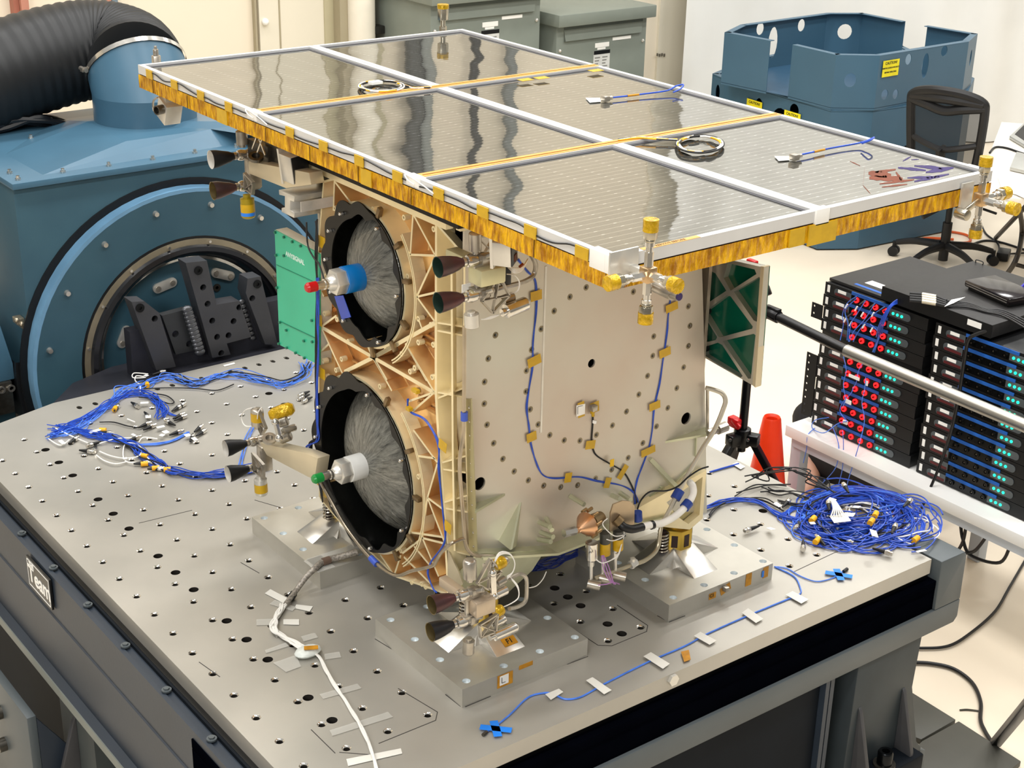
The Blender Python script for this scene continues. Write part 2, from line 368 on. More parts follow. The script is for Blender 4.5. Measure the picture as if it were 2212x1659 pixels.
# gussets and anchor bolt at the right foot
def gus(u0, v0, u1, v1, x):
    a = ox(u0, v0, x); b = ox(u1, v1, x)
    return MB().prism([(x, -.2, a.z), (x, a.y-.03, a.z-.01), (x, b.y-.02, b.z), (x, b.y-.02, 0), (x, -.2, 0)], (.014, 0, 0))
for x, zt, yb, zb in ((1.515, .512, -.254, .345), (1.69, .503, -.256, .335)):
    m = MB().prism([(x, -.2, zt+.01), (x, -.207, zt), (x, yb, zb), (x, yb, .0), (x, -.2, 0)], (.013, 0, 0)); part('gusset', m, mat('weld_grey', '#4a4a4c', .5, .3), tb, bevel=.002)
part('foot_plate', MB().bx(1.535, 1.735, -.268, -.2, .27, .325), slated, tb, bevel=.006)
cb = V((1.607, -.237, .325))
b = part('anchor_bolt', MB().lathe([(.021, 0), (.021, .04), (.018, .045), (.0105, .045), (.0105, .025), (.0001, .025)], cb, (0, 0, 1), 20), mat('oiled_steel', '#26282a', .25, .9), tb)
part('washer', MB().cyl(cb, cb+V((0, 0, .006)), .030, n=24), steeld, b)
part('heel', MB().prism([(1.80, -.2, .27), (1.84, -.2, .25), (1.84, -.2, .17), (1.80, -.2, .15)], (0, .2, 0)), slatel, tb, bevel=.004)
part('heel', MB().prism([(1.80, -.2, .13), (1.835, -.2, .12), (1.835, -.2, .05), (1.80, -.2, .03)], (0, .2, 0)), slatel, tb, bevel=.004)
# brackets on the left side
m = MB().prism([(-.1, 1.05, .43), (-.108, 1.05, .42), (-.17, 1.05, .22), (-.17, 1.05, 0), (-.1, 1.05, 0)], (0, .016, 0)); part('gusset', m, mat('weld_grey', ''), tb, bevel=.002)
m = MB().bx(-.215, -.19, 1.09, 1.40, 0, .45); part('side_bracket', m, slatel, tb, bevel=.003)
part('gusset', MB().prism([(-.19, 1.09, .44), (-.1, 1.09, .30), (-.1, 1.09, 0), (-.19, 1.09, 0)], (0, .015, 0)), slate, tb)
for z in (.345, .24):
    part('bolt', MB().cyl((-.215, 1.31, z), (-.235, 1.31, z), .02, n=16).cyl((-.235, 1.31, z), (-.239, 1.31, z), .013, n=6), steeld, tb)
# name plate
c0 = [ox(59.6, 1202, -.113), ox(63, 1262, -.113), ox(115, 1313, -.113), ox(109, 1253, -.113)]
cc = sum(c0, V((0, 0, 0)))/4; W = c0[0].y-c0[3].y; H = .088
sg = part('name_plate', MB().box(cc, (.006, W, H)), mat('sign_black', '#101112', .3, 0, .05), tb, 'black name plate with white lettering')
m = MB(); xx = cc.x-.0035
for a, b_ in ((-1, 0), (1, 0), (0, -1), (0, 1)):
    if a: m.box((xx, cc.y+a*(W/2-.006), cc.z), (.001, .0015, H-.012))
    else: m.box((xx, cc.y, cc.z+b_*(H/2-.006)), (.001, W-.012, .0015))
part('border', m, whitep, sg)
part('lettering', textmesh('Team', .066, (xx, cc.y-.004, cc.z-.002), (0, -1, 0), (0, 0, 1), .0006, .0012), whitep, sg)
part('lettering', textmesh('THE', .018, (xx, cc.y+W/2-.035, cc.z+.028), (0, -1, 0), (0, 0, 1), .0006, .0005), whitep, sg)
# ================= blue shaker behind the table
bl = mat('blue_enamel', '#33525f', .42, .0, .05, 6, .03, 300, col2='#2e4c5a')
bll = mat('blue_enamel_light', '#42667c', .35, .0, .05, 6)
sh = thing('vibration_shaker', 'big blue electrodynamic shaker standing behind the test table', 'machine', (.95, 2.7, 0))
YF = 2.29; AX, AZ = .862, .855
xl, xr, zt = .318, 1.62, 1.512
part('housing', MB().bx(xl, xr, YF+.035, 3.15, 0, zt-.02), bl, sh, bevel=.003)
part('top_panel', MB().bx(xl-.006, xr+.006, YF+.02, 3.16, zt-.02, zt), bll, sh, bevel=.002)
for u, v in ((39, 389), (136, 373), (235, 359), (330, 345), (421, 331), (511, 318), (21, 375), (67, 300)):
    p0 = oz(u, v, zt); part('cap_screw', MB().cyl(p0, p0+V((0, 0, .006)), .009, n=12).cyl(p0+V((0, 0, .006)), p0+V((0, 0, .014)), .006, n=10), chrome, sh)
m = MB().prism([oz(95, 375, zt)+V((0, 0, 0)), oz(12, 332, zt), oz(190, 262, zt)+V((0, 0, .0)), oz(215, 262, zt)], (0, 0, .002))
# raised hopper on top
zz = zt+.045
a = [oz(93, 378, zt), oz(12, 333, zt), oz(200, 255, zt+.02), oz(500, 268, zt+.02), oz(520, 322, zt)]
top = [oz(272, 305, zz), oz(190, 262, zz), oz(420, 255, zz), oz(540, 285, zz), oz(455, 279, zz)]
m = MB(); m.add([a[0], a[1], oz(190, 262, zz), oz(272, 305, zz), oz(455, 279, zz), oz(560, 295, zz), oz(560, 262, zz+.02), V((1.35, 2.40, zt)), V((1.35, 3.05, zt)), V((.75, 3.05, zt))],
  [(0, 1, 2, 3), (0, 3, 4, 7), (3, 2, 6, 5, 4), (4, 5, 7), (1, 9, 2), (2, 9, 8, 6), (5, 6, 8, 7)])
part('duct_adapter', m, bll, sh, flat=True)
dc = V((.955, 2.74, zt)); r0 = .178
m = MB().lathe([(r0, 0), (r0, .135)], dc, (0, 0, 1), 40, closed=False)
nax = V((.10, .70, .70)).normalized(); tc = oy(296, 151, 2.80)
t0 = nax.cross(V((0, 1, 0))).normalized()
n = 40; v0 = [dc+V((r0*cos(2*pi*i/n), r0*sin(2*pi*i/n), .135)) for i in range(n)]
ey_ = nax.cross(V((1, 0, 0))).normalized(); ex = ey_.cross(nax)
v1 = [tc+ey_*(.172*sin(2*pi*i/n))+ex*(.172*cos(2*pi*i/n)) for i in range(n)]
m.add(v0+v1, [(i, (i+1) % n, n+(i+1) % n, n+i) for i in range(n)])
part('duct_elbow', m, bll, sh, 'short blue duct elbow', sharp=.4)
def obl(c, r, w, n=40):
    mm = MB(); A = []
    for h, rr in ((0, r), (w, r)): A += [c+nax*h+ey_*(rr*sin(2*pi*i/n))+ex*(rr*cos(2*pi*i/n)) for i in range(n)]
    mm.add(A, [(i, (i+1) % n, n+(i+1) % n, n+i) for i in range(n)]); return mm
# big front disc and rings
ya = YF
def annulus(r1, r2, y, d, n=72, a0=0, a1=2*pi):
    mm = MB(); P = []
    for k in range(n+1):
        a = a0+(a1-a0)*k/n
        for r, yy in ((r1, y), (r2, y), (r2, y+d), (r1, y+d)): P.append(V((AX+r*cos(a), yy, AZ+r*sin(a))))
    return mm.add(P, [(k*4+i, k*4+(i+1) % 4, k*4+4+(i+1) % 4, k*4+4+i) for k in range(n) for i in range(4)])  # added fill light from the left to brighten the gold panel
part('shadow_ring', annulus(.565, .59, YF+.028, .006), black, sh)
fd = part('body_ring', annulus(.40, .565, YF-.02, .06), bl, sh)
part('edge_ring', annulus(.553, .566, YF-.0205, .055), mat('blue_edge', '#6791b0', .3), sh)
part('shroud', annulus(.52, .60, YF+.04, .45, 60, radians(174), radians(235)), mat('dark_shroud', '#15171a', .4, 0, .2), sh)
for u, v in ((226, 528), (336, 462), (455, 442), (145, 633), (107, 757), (562, 470)):
    p0 = oy(u, v, YF-.02); part('cap_screw', MB().cyl(p0, p0+V((0, -.012, 0)), .011, .008, n=12), chrome, sh)
rg = part('clamp_ring', annulus(.372, .392, YF-.024, .02), mat('tan_metal', '#9c927c', .4, .6, .1), sh)
for k in range(16):
    a = radians(10+k*22.5); part('clamp_screw', MB().cyl((AX+.382*cos(a), YF-.024, AZ+.382*sin(a)), (AX+.382*cos(a), YF-.03, AZ+.382*sin(a)), .005, n=8), chrome, rg)
part('ring_gap', annulus(.392, .401, YF-.021, .02), black, sh)
# rolled rubber diaphragm
m = MB(); m.lathe([(.374, -.02), (.366, -.034), (.352, -.04), (.338, -.03), (.328, -.008), (.322, .02), (.318, .03)], (AX, YF, AZ), (0, 1, 0), 72, closed=False)
part('diaphragm', m, mat('rolled_rubber', '#15161a', .22, .0, .2, 6, spec=.7), sh, 'glossy black rolled rubber diaphragm')
part('armature', MB().cyl((AX, YF+.02, AZ), (AX, YF+.06, AZ), .32, n=64), bl, sh)
part('armature_rim', annulus(.312, .322, YF+.012, .01), chrome, sh)
for (u, v), (u2, v2) in (((339, 622), (370, 609)), ((464, 588), (495, 595)), ((262, 740), (272, 713))):
    p0 = oy(u, v, YF+.02); p1 = oy(u2, v2, YF+.02); d = (p1-p0).normalized(); nn = V((-d.z, 0, d.x)); w = .017; pts = []
    for k in range(13): an = -pi/2+pi*k/12; pts.append(p1+d*(w*cos(an))+nn*(w*sin(an)))
    for k in range(13): an = pi/2+pi*k/12; pts.append(p0+d*(w*cos(an))+nn*(w*sin(an)))
    o = part('cable_plate', MB().prism(pts, (0, -.01, 0)), alu, sh, bevel=.001)
    for q in (p0, p1): part('screw', MB().cyl(q+V((0, -.01, 0)), q+V((0, -.014, 0)), .009, n=12).cyl(q+V((0, -.014, 0)), q+V((0, -.0145, 0)), .005, n=6), steel, o)
# driver adapter in dark grey between the armature and the table
drv = mat('driver_grey', '#4b4c50', .42, .5, .08, 8, .03, 60); drd = mat('driver_dark', '#36373f', .45, .4, .1)
db = thing('drive_adapter', 'dark grey welded drive adapter with bolt holes between shaker and table', 'adapter', (AX, 2.1, ZT-.05))
def yz(u, v, y): return oy(u, v, y)
base = [oz(128, 866, ZT-.0), oz(230, 791, ZT), oz(272, 785, ZT+.004), V((1.5, 2.27, ZT)), V((1.5, 2.045, ZT)), V((.27, 2.045, ZT))]
part('base_flange', MB().prism([V((.25, 2.042, .86)), V((.40, 2.20, .86)), V((.56, 2.26, .86)), V((1.5, 2.26, .86)), V((1.5, 2.042, .86))], (0, 0, -.05)), drd, db)
def fin(pts, holes, y=2.20, d=.06):
    P = [oy(u, v, y) for u, v in pts]
    L = [P]
    for u, v, r in holes: L.append(circle(oy(u, v, y), r, 14, 'y'))
    return MB().holes(L, (0, d, 0))
yy = 2.10
o = part('fin', fin([(284, 652), (312, 651), (344, 676), (380, 792), (338, 800)], [(302, 665, .011), (334.5, 688.5, .011)], yy), drv, db, bevel=0)
part('fin', fin([(401, 568), (447, 563), (468, 658), (517, 650), (543, 728), (490, 742), (498, 766), (459, 773)], [(428, 584, .011), (439, 621, .011), (448.5, 656.5, .011), (458.5, 693, .011), (469, 728, .011), (478, 763, .011), (517, 664, .011), (504.6, 694, .011), (493.6, 724.5, .011)], yy), drv, db)
part('fin', fin([(531, 633), (535, 602), (563, 597), (600, 745), (573, 744)], [(555.6, 613.5, .011), (545, 644.5, .011)], yy), drv, db)
part('fin', fin([(350, 682), (403, 668), (437, 754), (380, 766)], [(379, 721.6, .012), (408.7, 743, .011)], yy+.02, .03), mat('driver_mid', '#3b3d3f', .45, .4), db)
part('web', MB().bx(.58, 1.35, 2.135, 2.18, .86, 1.02), drd, db)
m = MB()
for k in range(12):
    t = k/11; p0 = oy(404+t*28, 668+t*92, yy+.0); m.sph(p0, .019, 10, 6, (1, .6, .7))
part('weld_bead', m, mat('weld', '#6a6c70', .35, .7, .2), db); m = MB()
for k in range(9):
    t = k/8; p0 = oy(522+t*24, 652+t*78, yy+.03); m.sph(p0, .012, 10, 6, (1, .6, .75))
part('weld_bead', m, mat('weld', '#6a6c70', .35, .7, .2), db)
for u, v in ((302, 665), (428, 584), (555.6, 613.5)):
    p0 = oy(u, v, yy); part('cap_screw', MB().lathe([(.0145, 0), (.0145, .004), (.006, .004), (.006, -.002), (.0001, -.002)], p0, (0, -1, 0), 16), mat('black_screw', '#17191b', .35, .6), db)
p0 = oy(468, 621, YF+.02); part('cap_screw', MB().lathe([(.014, 0), (.014, .004), (.006, .004), (.006, -.002), (.0001, -.002)], p0, (0, -1, 0), 16), steeld, db)
# far-left trunnion / base pieces of the shaker
part('side_box', MB().bx(-.1, .285, 2.45, 3.1, .2, .93), bl, sh, bevel=.004)
p0 = oy(0, 715, 2.35); p1 = oy(28, 785, 2.35); 
m = MB().prism([V((-.15, 2.35, p0.z+.05)), V((oy(2, 715, 2.35).x, 2.35, p0.z+.02)), V((p1.x, 2.35, p1.z)), V((p1.x, 2.35, p1.z-.055)), V((-.15, 2.35, p1.z-.055))], (0, .12, 0)); part('trunnion', m, bll, sh, bevel=.003)
p2 = oy(29, 870, 2.35); m = MB().bx(-.15, p2.x, 2.34, 2.45, p2.z-.03, p1.z-.055); tr = part('trunnion_clamp', m, steeld, sh, bevel=.003)
for u, v in ((24, 838), (3, 842)):
    q = oy(u, v, 2.34); part('bolt', MB().lathe([(.0125, 0), (.0125, .006), (.007, .006), (.007, 0), (.0001, 0)], q, (0, -1, 0), 14), chrome, tr)
# toothed clamp on the shroud
m = MB()
for k in range(4): p0 = oy(40+k*10.5, 691+k*8, YF+.08); m.box(p0, (.026, .04, .02)); m.sph(p0+V((-.012, -.02, .008)), .009, 8, 6)
part('clamp_teeth', m, mat('zinc', '#b8ad98', .35, .8), sh, bevel=.002)
# hose
hp = [tc+nax*.004, oy(293, 138, 2.86), oy(278, 122, 2.93), oy(250, 112, 2.99), oy(212, 107, 3.03), oy(165, 111, 3.05), oy(90, 130, 3.06), oy(0, 160, 3.06), oy(-100, 205, 3.06), oy(-230, 275, 3.06), oy(-380, 390, 3.06), oy(-480, 540, 3.06), oy(-520, 700, 3.06)]
hs = catmull([V(p) for p in hp], 14)
m = MB().tube(hs, lambda t: .165+.012*min(1, t*2), 40, 1, True, rib=lambda i: 1.0+.02*(1 if i % 4 < 2 else 0))
hz = single('flexible_duct', m, mat('ribbed_hose', '#16181a', .5, 0, .1), 'thick black corrugated duct hose clamped to the blue shaker elbow', 'hose', sharp=1.2)
hc = obl(tc-nax*.002, .178, .018); hcl = single('hose_clamp', hc, chrome, 'shiny metal band clamp around the end of the black duct hose', 'clamp')
q = tc+ex*-.188+nax*.006
part('clamp_screw', MB().cyl(q+V((0, -.02, 0)), q+V((0, .03, 0)), .008, n=10).box(q, (.02, .02, .014)), steel, hcl)
# bundle of black cables behind the shaker
m = MB(); rr = random.Random(5)
for k in range(16):
    y = 3.0+rr.uniform(-.05, .12); p = [oy(-40, 295+rr.uniform(-12, 12), y), oy(20+rr.uniform(-9, 9), 262+rr.uniform(-8, 16), y), oy(80+rr.uniform(-9, 9), 252+rr.uniform(-2, 18), y), oy(140, 262+rr.uniform(0, 18), y), oy(185, 290+rr.uniform(0, 14), y-.03)]
    m.tube(p, .012, 7, 6)
single('cable_bundle', m, mat('cable_sheath', '#17171a', .25, 0, .1, spec=.7), 'bundle of thick black cables curving behind the shaker', 'cables', kind='stuff')
# ================= spacecraft under test
sat = thing('satellite', 'gold and silver spacecraft with flat solar array roof standing on the test table', 'satellite', (CX, CY, ZT+.047))
gold = mat('gold_chromate', '#eecb90', .28, .6, .1, 7, .02, 40, col2='#c99a62')
goldl = mat('gold_rib', '#f3e4ba', .35, .45, .06, 10)
goldd = mat('gold_pocket', '#f4cf98', .24, .6, .15, 4, .03, 20, col2='#dba668')
cream = mat('cream_chromate', '#d8ccb0', .4, .6, .06, 6)
silv = mat('silver_chromate', '#c9c8bc', .42, .5, .08, 2.6, .02, 30, col2='#c4b6a8')
silg = mat('silver_green', '#cfd0b4', .35, .55, .1, 6, col2='#a9ab8c')
foil = mat('amber_foil', '#f4bb10', .26, .3, .15, 95, .8, 120, col2='#a86e04', stretch=(1, 1, .28))
GX = .46; SY = .13
def g(u, v, x=GX): return ox(u, v, x)
def sp(u, v, y=SY): return oy(u, v, y)
# --- gold isogrid panel (faces -X)
outl = [(941, 481), (941, 700), (941, 850), (944, 905), (958, 1094), (975, 1284), (855, 1243), (745, 1138), (691, 1075), (690, 850), (687, 560), (700, 395), (723, 388), (893, 459)]
ctr_t = V((GX, CY+.014, 1.714)); ctr_b = V((GX, CY+.035, 1.238)); rt, rb_ = .1635, .2160
m = MB().holes([[g(u, v)+V((.045, 0, 0)) for u, v in outl]]+[circle(c+V((.045, 0, 0)), r-.004, 40, 'x') for c, r in ((ctr_t, rt), (ctr_b, rb_))], (.004, 0, 0))
gp = part('side_panel', m, goldd, sat, 'gold ribbed side panel with two round tank openings')
m = MB(); seg = []
for i in range(len(outl)): seg.append((outl[i], outl[(i+1) % len(outl)]))
for a, b in seg: m.bar(g(*a)+V((.022, 0, 0)), g(*b)+V((.022, 0, 0)), .045, .006, up=g(*b)-g(*a)) if False else m.prism([g(*a), g(*b), g(*b)+V((.045, 0, 0)), g(*a)+V((.045, 0, 0))], (g(*b)-g(*a)).cross(V((1, 0, 0))).normalized()*.005)
part('panel_edge', m, goldl, gp)
ribs = [((893, 462), (887, 550)), ((893, 462), (940, 550)), ((887, 550), (940, 552)), ((723, 391), (721, 455)), ((723, 391), (760, 440)), ((941, 696), (901, 641)), ((901, 641), (938, 560)), ((901, 641), (940, 632)),
 ((877, 743), (922, 822)), ((905, 690), (913, 712)), ((694, 706), (741, 808)), ((694, 706), (727, 682)), ((807, 772), (847, 844)), ((876, 742), (939, 847)), ((939, 847), (880, 868)), ((939, 847), (890, 890)),
 ((894, 929), (946, 1000)), ((946, 1000), (924, 1075)), ((924, 1075), (958, 1100)), ((924, 1075), (913, 1162)), ((924, 1075), (961, 1172)), ((913, 1162), (961, 1174)), ((913, 1162), (948, 1245)), ((913, 1162), (870, 1195)), ((852, 1243), (822, 1198)), ((852, 1243), (866, 1200)), ((873, 1203), (930, 1260)), ((930, 1222), (895, 1180)), ((748, 1137), (762, 1160)),
 ((694, 1060), (712, 1040)), ((688, 620), (700, 640)), ((688, 544), (702, 560)), ((860, 420), (893, 462)), ((692, 760), (712, 742)), ((941, 990), (905, 985)), ((890, 1150), (957, 1160))]
thick = [((941, 697), (807, 772)), ((807, 772), (694, 706)), ((807, 772), (745, 803)), ((807, 772), (939, 848)), ((807, 772), (790, 735)), ((807, 772), (836, 822)), ((807, 772), (862, 742))]
m = MB()
def ribx(m, a, b, w, d=.042): 
    p, q = g(*a), g(*b); t = (q-p).normalized(); n = t.cross(V((1, 0, 0))).normalized()*(w/2)
    m.prism([p-n, q-n, q+n, p+n], (d, 0, 0))
for a, b in ribs: ribx(m, a, b, .0042)
for a, b in thick: ribx(m, a, b, .0085)
me_ = MB()
for a, b in ribs: ribx(me_, a, b, .0048, -.0012)
for a, b in thick: ribx(me_, a, b, .0092, -.0012)
part('rib_edge', me_, goldl, gp, 'pale front edges of the ribs')
part('isogrid_rib', m, gold, gp, 'golden ribs')
m = MB()   # corrugated steps inside the pockets
for (u, v) in ((712, 500), (706, 660), (720, 735), (760, 790), (905, 600), (915, 660), (905, 790), (925, 880), (930, 1040), (890, 1210), (930, 1140), (925, 740), (725, 420), (820, 430), (885, 720)):
    p = g(u, v, GX+.04); m.cyl(p+V((0, -.035, 0)), p+V((0, .035, .0)), .006, n=8); m.cyl(p+V((0, -.035, .016)), p+V((0, .035, .016)), .004, n=8)
part('stiffener', m, gold, gp)
m = MB()
for u, v in ((903, 689), (930, 702), (737, 776), (725, 800), (903, 740), (867, 765), (885, 803), (895, 795), (833, 755), (935, 745), (700, 678), (727, 690), (703, 597), (722, 450), (805, 452), (880, 597), (752, 738), (697, 780), (700, 815), (820, 835), (933, 815), (895, 845), (903, 1030), (865, 1190), (888, 1258), (910, 1262), (918, 1268), (872, 470), (936, 495)):
    p = g(u, v, GX-.001); m.lathe([(.0065, .014), (.0065, 0), (.003, 0), (.003, .014)], p, (1, 0, 0), 10, closed=False)
part('standoff', m, goldl, gp)
for c, r in ((ctr_t, rt), (ctr_b, rb_)):
    part('opening_ring', MB().lathe([(r-.003, 0), (r+.003, 0), (r+.003, .05), (r-.003, .05), (r-.003, 0)], c+V((-.004, 0, 0)), (1, 0, 0), 64, closed=False), goldl, gp)
    mm = MB()
    for rr_ in (r+.035, r+.041):
        a0, a1 = (radians(205), radians(322)) if r > .2 else (radians(218), radians(335))
        P = [c+V((.012, cos(pi+0)*0+rr_*cos(a), rr_*sin(a))) for a in [radians(-58+k*4) if r < .2 else radians(-50+k*4) for k in range(0, 26)]]
        P = [V((p.x, 2*c.y-p.y, p.z)) for p in P]
        for p, q in zip(P, P[1:]): mm.bar(p, q, .003, .03, up=(1, 0, 0))
    part('arc_rib', mm, goldl, gp)
    for k, a in enumerate((68, 38, 12, -22, -48, -80) if r < .2 else (62, 30, 2, -28, -52)):
        p = c+V((-.004, -(r+.011)*cos(radians(a)), (r+.011)*sin(radians(a)))); R = Matrix.Rotation(radians(a), 3, 'X')
        cl = part('ring_clamp', MB().box(p, (.012, .026, .011), Matrix.Rotation(-radians(a), 3, 'X')), mat('bronze_clamp', '#8a7454', .35, .7, .2), gp, bevel=.002)
# dark panels seen through the openings and inside
dk = mat('cavity_black', '#070807', .35, 0, .1)
fibre = mat('carbon_fibre', '#6b6a64', .22, .25, .3, 60, .25, 80, col2='#2c2c2a', stretch=(1, 1, 1))
nt = fibre.node_tree   # radial streaks of the filament winding
tcn = nt.nodes.new('ShaderNodeTexCoord'); sx = nt.nodes.new('ShaderNodeSeparateXYZ'); at = nt.nodes.new('ShaderNodeMath'); at.operation = 'ARCTAN2'
nt.links.new(tcn.outputs['UV'], sx.inputs[0]) if False else None
def tank(c, r, cx, rd, dep, lab, scall, n):
    t = part('fuel_tank', MB().lathe([(.012, 0)]+[(rd*sin(a), dep*(1-cos(a))) for a in [radians(10+k*8) for k in range(0, 13)]], V((cx, c.y, c.z)), (1, 0, 0), 48, closed=False), fibre_m, sat, lab, sharp=3)
    part('tank_well', MB().lathe([(r-.006, 0), (r-.012, .10), (r-.03, .16), (.001, .18)], c+V((-.005, 0, 0)), (1, 0, 0), 56, closed=False), mat('well_black', '#0b0c0b', .15, 0, .1, spec=.6), t)
    P = []; Q = []
    for k in range(160):
        a = 2*pi*k/160; ca = cos(a)   # a=0 towards +Y (away from the corner)
        w = max(0, min(1, ca*1.5+.55)); sc = .5+.5*cos(a*n)
        ro = r-.003+w*(.002+scall*(sc**.6)-.004)
        wi = max(0, min(1, -ca*1.5+.6)); ri = r-.026-.008*w+wi*.018*(.5+.5*cos(a*n+1.2))**.7
        P.append(V((c.x-.012, c.y+ro*cos(a), c.z+ro*sin(a)))); Q.append(V((c.x-.012, c.y+ri*cos(a), c.z+ri*sin(a))))
    part('scalloped_skirt', MB().holes([P, Q[::-1]], (.003, 0, 0)), mat('skirt_black', '#0a0b0c', .35, 0, .2, 9, spec=.3), t, 'black scalloped skirt with small screws')
    for k in range(n):
        a = 2*pi*k/n
        if k % 2 and cos(a) < .3: continue
        rr_ = r-.017 if cos(a) > -.2 else r-.012
        p = V((c.x-.013, c.y+rr_*cos(a), c.z+rr_*sin(a))); part('screw', MB().cyl(p, p+V((-.006, 0, 0)), .0045, n=8).sph(p+V((-.007, 0, 0)), .0045, 8, 6), chrome, t)
    return t
fibre_m = mat('filament_wound', '#77766f', .25, .2, .3, 60, .2, 90, col2='#33332f')
nt = fibre_m.node_tree; N = nt.nodes; L = nt.links; pb = N['Principled BSDF']
tcn = [x for x in N if x.type == 'TEX_COORD'][0]; sx = N.new('ShaderNodeSeparateXYZ'); 
mpv = N.new('ShaderNodeMapping'); mpv.inputs['Location'].default_value = (0, 0, 0)
# filament streaks: noise over (angle, radius) around each dome's own axis, carried by a point attribute
at = N.new('ShaderNodeAttribute'); at.attribute_name = 'polar'
nz = N.new('ShaderNodeTexNoise'); nz.inputs['Scale'].default_value = 1.0; nz.inputs['Detail'].default_value = 8; nz.inputs['Roughness'].default_value = .75; nz.inputs['Distortion'].default_value = .6
L.new(at.outputs['Vector'], nz.inputs[0])
cr = N.new('ShaderNodeValToRGB'); cr.color_ramp.elements[0].position = .30; cr.color_ramp.elements[1].position = .72
cr.color_ramp.elements[0].color = lin('#2a2a28'); cr.color_ramp.elements[1].color = lin('#96958c')
L.new(nz.outputs[0], cr.inputs[0]); L.new(cr.outputs[0], pb.inputs['Base Color'])
def add_polar(o, c):
    me = o.data; at_ = me.attributes.new('polar', 'FLOAT_VECTOR', 'POINT'); off = wloc(o)
    for i, v in enumerate(me.vertices):
        w = v.co+off-c; r = sqrt(w.y**2+w.z**2); a = math.atan2(w.z, w.y)
        at_.data[i].vector = (cos(a)*11, sin(a)*11, r*26)
tt = tank(ctr_t, rt, GX-.020, .150, .12, 'upper carbon fibre wound tank dome with blue collar', .017, 12); add_polar(tt, ctr_t)
tb2 = tank(ctr_b, rb_, GX-.01, .196, .125, 'lower carbon fibre wound tank dome with white collar and green tip', .018, 14); add_polar(tb2, ctr_b)
for c, rad, colr, tip, t, x0, nm in ((ctr_t, .031, mat('blue_collar', '#0d6fb8', .25), redm, tt, GX-.022, 'blue collar'), (ctr_b, .031, mat('white_collar', '#dcdcd8', .4), greenm, tb2, GX-.01, 'white collar')):
    f = part('collar', MB().cyl((x0+.01, c.y, c.z), (x0-.038, c.y, c.z), rad, n=32), colr, t, nm, bevel=.001)
    part('hex_nut', MB().cyl((x0-.038, c.y, c.z), (x0-.064, c.y, c.z), .030, n=6).cyl((x0-.064, c.y, c.z), (x0-.078, c.y, c.z), .020, .012, n=20), white if 0 else alu, t, bevel=.001)
    part('stem', MB().cyl((x0-.075, c.y, c.z), (x0-.108, c.y, c.z), .0095, n=16).cyl((x0-.082, c.y, c.z), (x0-.086, c.y, c.z), .012, n=16), chrome, t)
    part('cap', MB().lathe([(.0115, 0), (.0115, .02), (.008, .025), (.001, .026)], (x0-.106, c.y, c.z), (-1, 0, 0), 18), tip, t, 'red tip cap' if tip == redm else 'green tip cap', bevel=0)
# blue tape at the skirt
P = [g(u, v, GX-.016) for u, v in ((722, 640), (741, 638), (758, 685), (738, 690))]
part('blue_tape', MB().prism(P, (.001, 0, 0)), mat('blue_film', '#0a3fb4', .15, 0, .1), tt)
# --- cream chamfer web between the gold and silver faces
m = MB()
wg = [(942, 483), (941, 700), (941, 850), (944, 905), (958, 1094), (966, 1284)]; ws = [(1003, 552), (1003, 700), (1004, 858), (1007, 910), (1013, 1100), (1018, 1190)]
G_ = [g(u, v) for u, v in wg]; S_ = [sp(u, v) for u, v in ws]; dn = V((.03, .03, 0))
vs = [p+dn for p in G_+S_]; m.add(vs, [(i, i+1, 7+i, 6+i) for i in range(5)])
web = part('corner_web', m, cream, sat, 'cream coloured ribbed corner web between the gold and silver sides')
m = MB()
def cw(a, b, w=.004, k=.03):
    p = g(*a) if a[0] < 970 else sp(*a) if a[0] > 990 else (g(*a)+sp(*a))/2
    q = g(*b) if b[0] < 970 else sp(*b) if b[0] > 990 else (g(*b)+sp(*b))/2
    d = V((k, k, 0)); t = (q-p).normalized(); n = t.cross(d).normalized()*(w/2)
    m.prism([p-n, q-n, q+n, p+n], d)
for a, b in (((942, 483), (1003, 552)), ((942, 483), (941, 700)), ((941, 700), (941, 850)), ((941, 850), (944, 905)), ((944, 905), (958, 1094)), ((958, 1094), (968, 1284)), ((942, 697), (1002, 706)), ((942, 714), (1002, 725)), ((941, 847), (1002, 858)), ((941, 862), (1002, 838)), ((952, 1013), (1006, 1021)), ((952, 1000), (1006, 985)), ((960, 1098), (1010, 1106)), ((960, 1085), (1010, 1070)), ((964, 1186), (1016, 1200)), ((975, 560), (978, 985)), ((978, 985), (982, 1190)), ((1003, 552), (1003, 858)), ((1003, 858), (1012, 1100)), ((1012, 1100), (1018, 1190))): cw(a, b)
part('web_rib', m, goldl, web)
# lower corner foot triangle
m = MB().prism([g(967, 1186), g(966, 1284), oy(1000, 1262, .10), oy(990, 1235, .10)], (.006, .006, 0)); part('foot_gusset', m, cream, web)
# edge angle with rivets
m = MB(); a = [sp(1012, 860, SY-.02), sp(1034, 860, SY-.02), sp(1048, 1196, SY-.02), sp(1024, 1196, SY-.02)]; m.prism([sp(1005, 862), sp(1013, 1188), oy(1030, 1192, SY-.03), oy(1018, 862, SY-.03)], (.004, .002, 0))
ang = part('edge_angle', m, mat('olive_chromate', '#cdc59c', .35, .5, .08), sat)
m = MB()
for k in range(11): p = oy(1015+k*.95, 880+k*30, SY-.018); m.sph(p, .004, 8, 5)
part('rivet', m, chrome, ang)
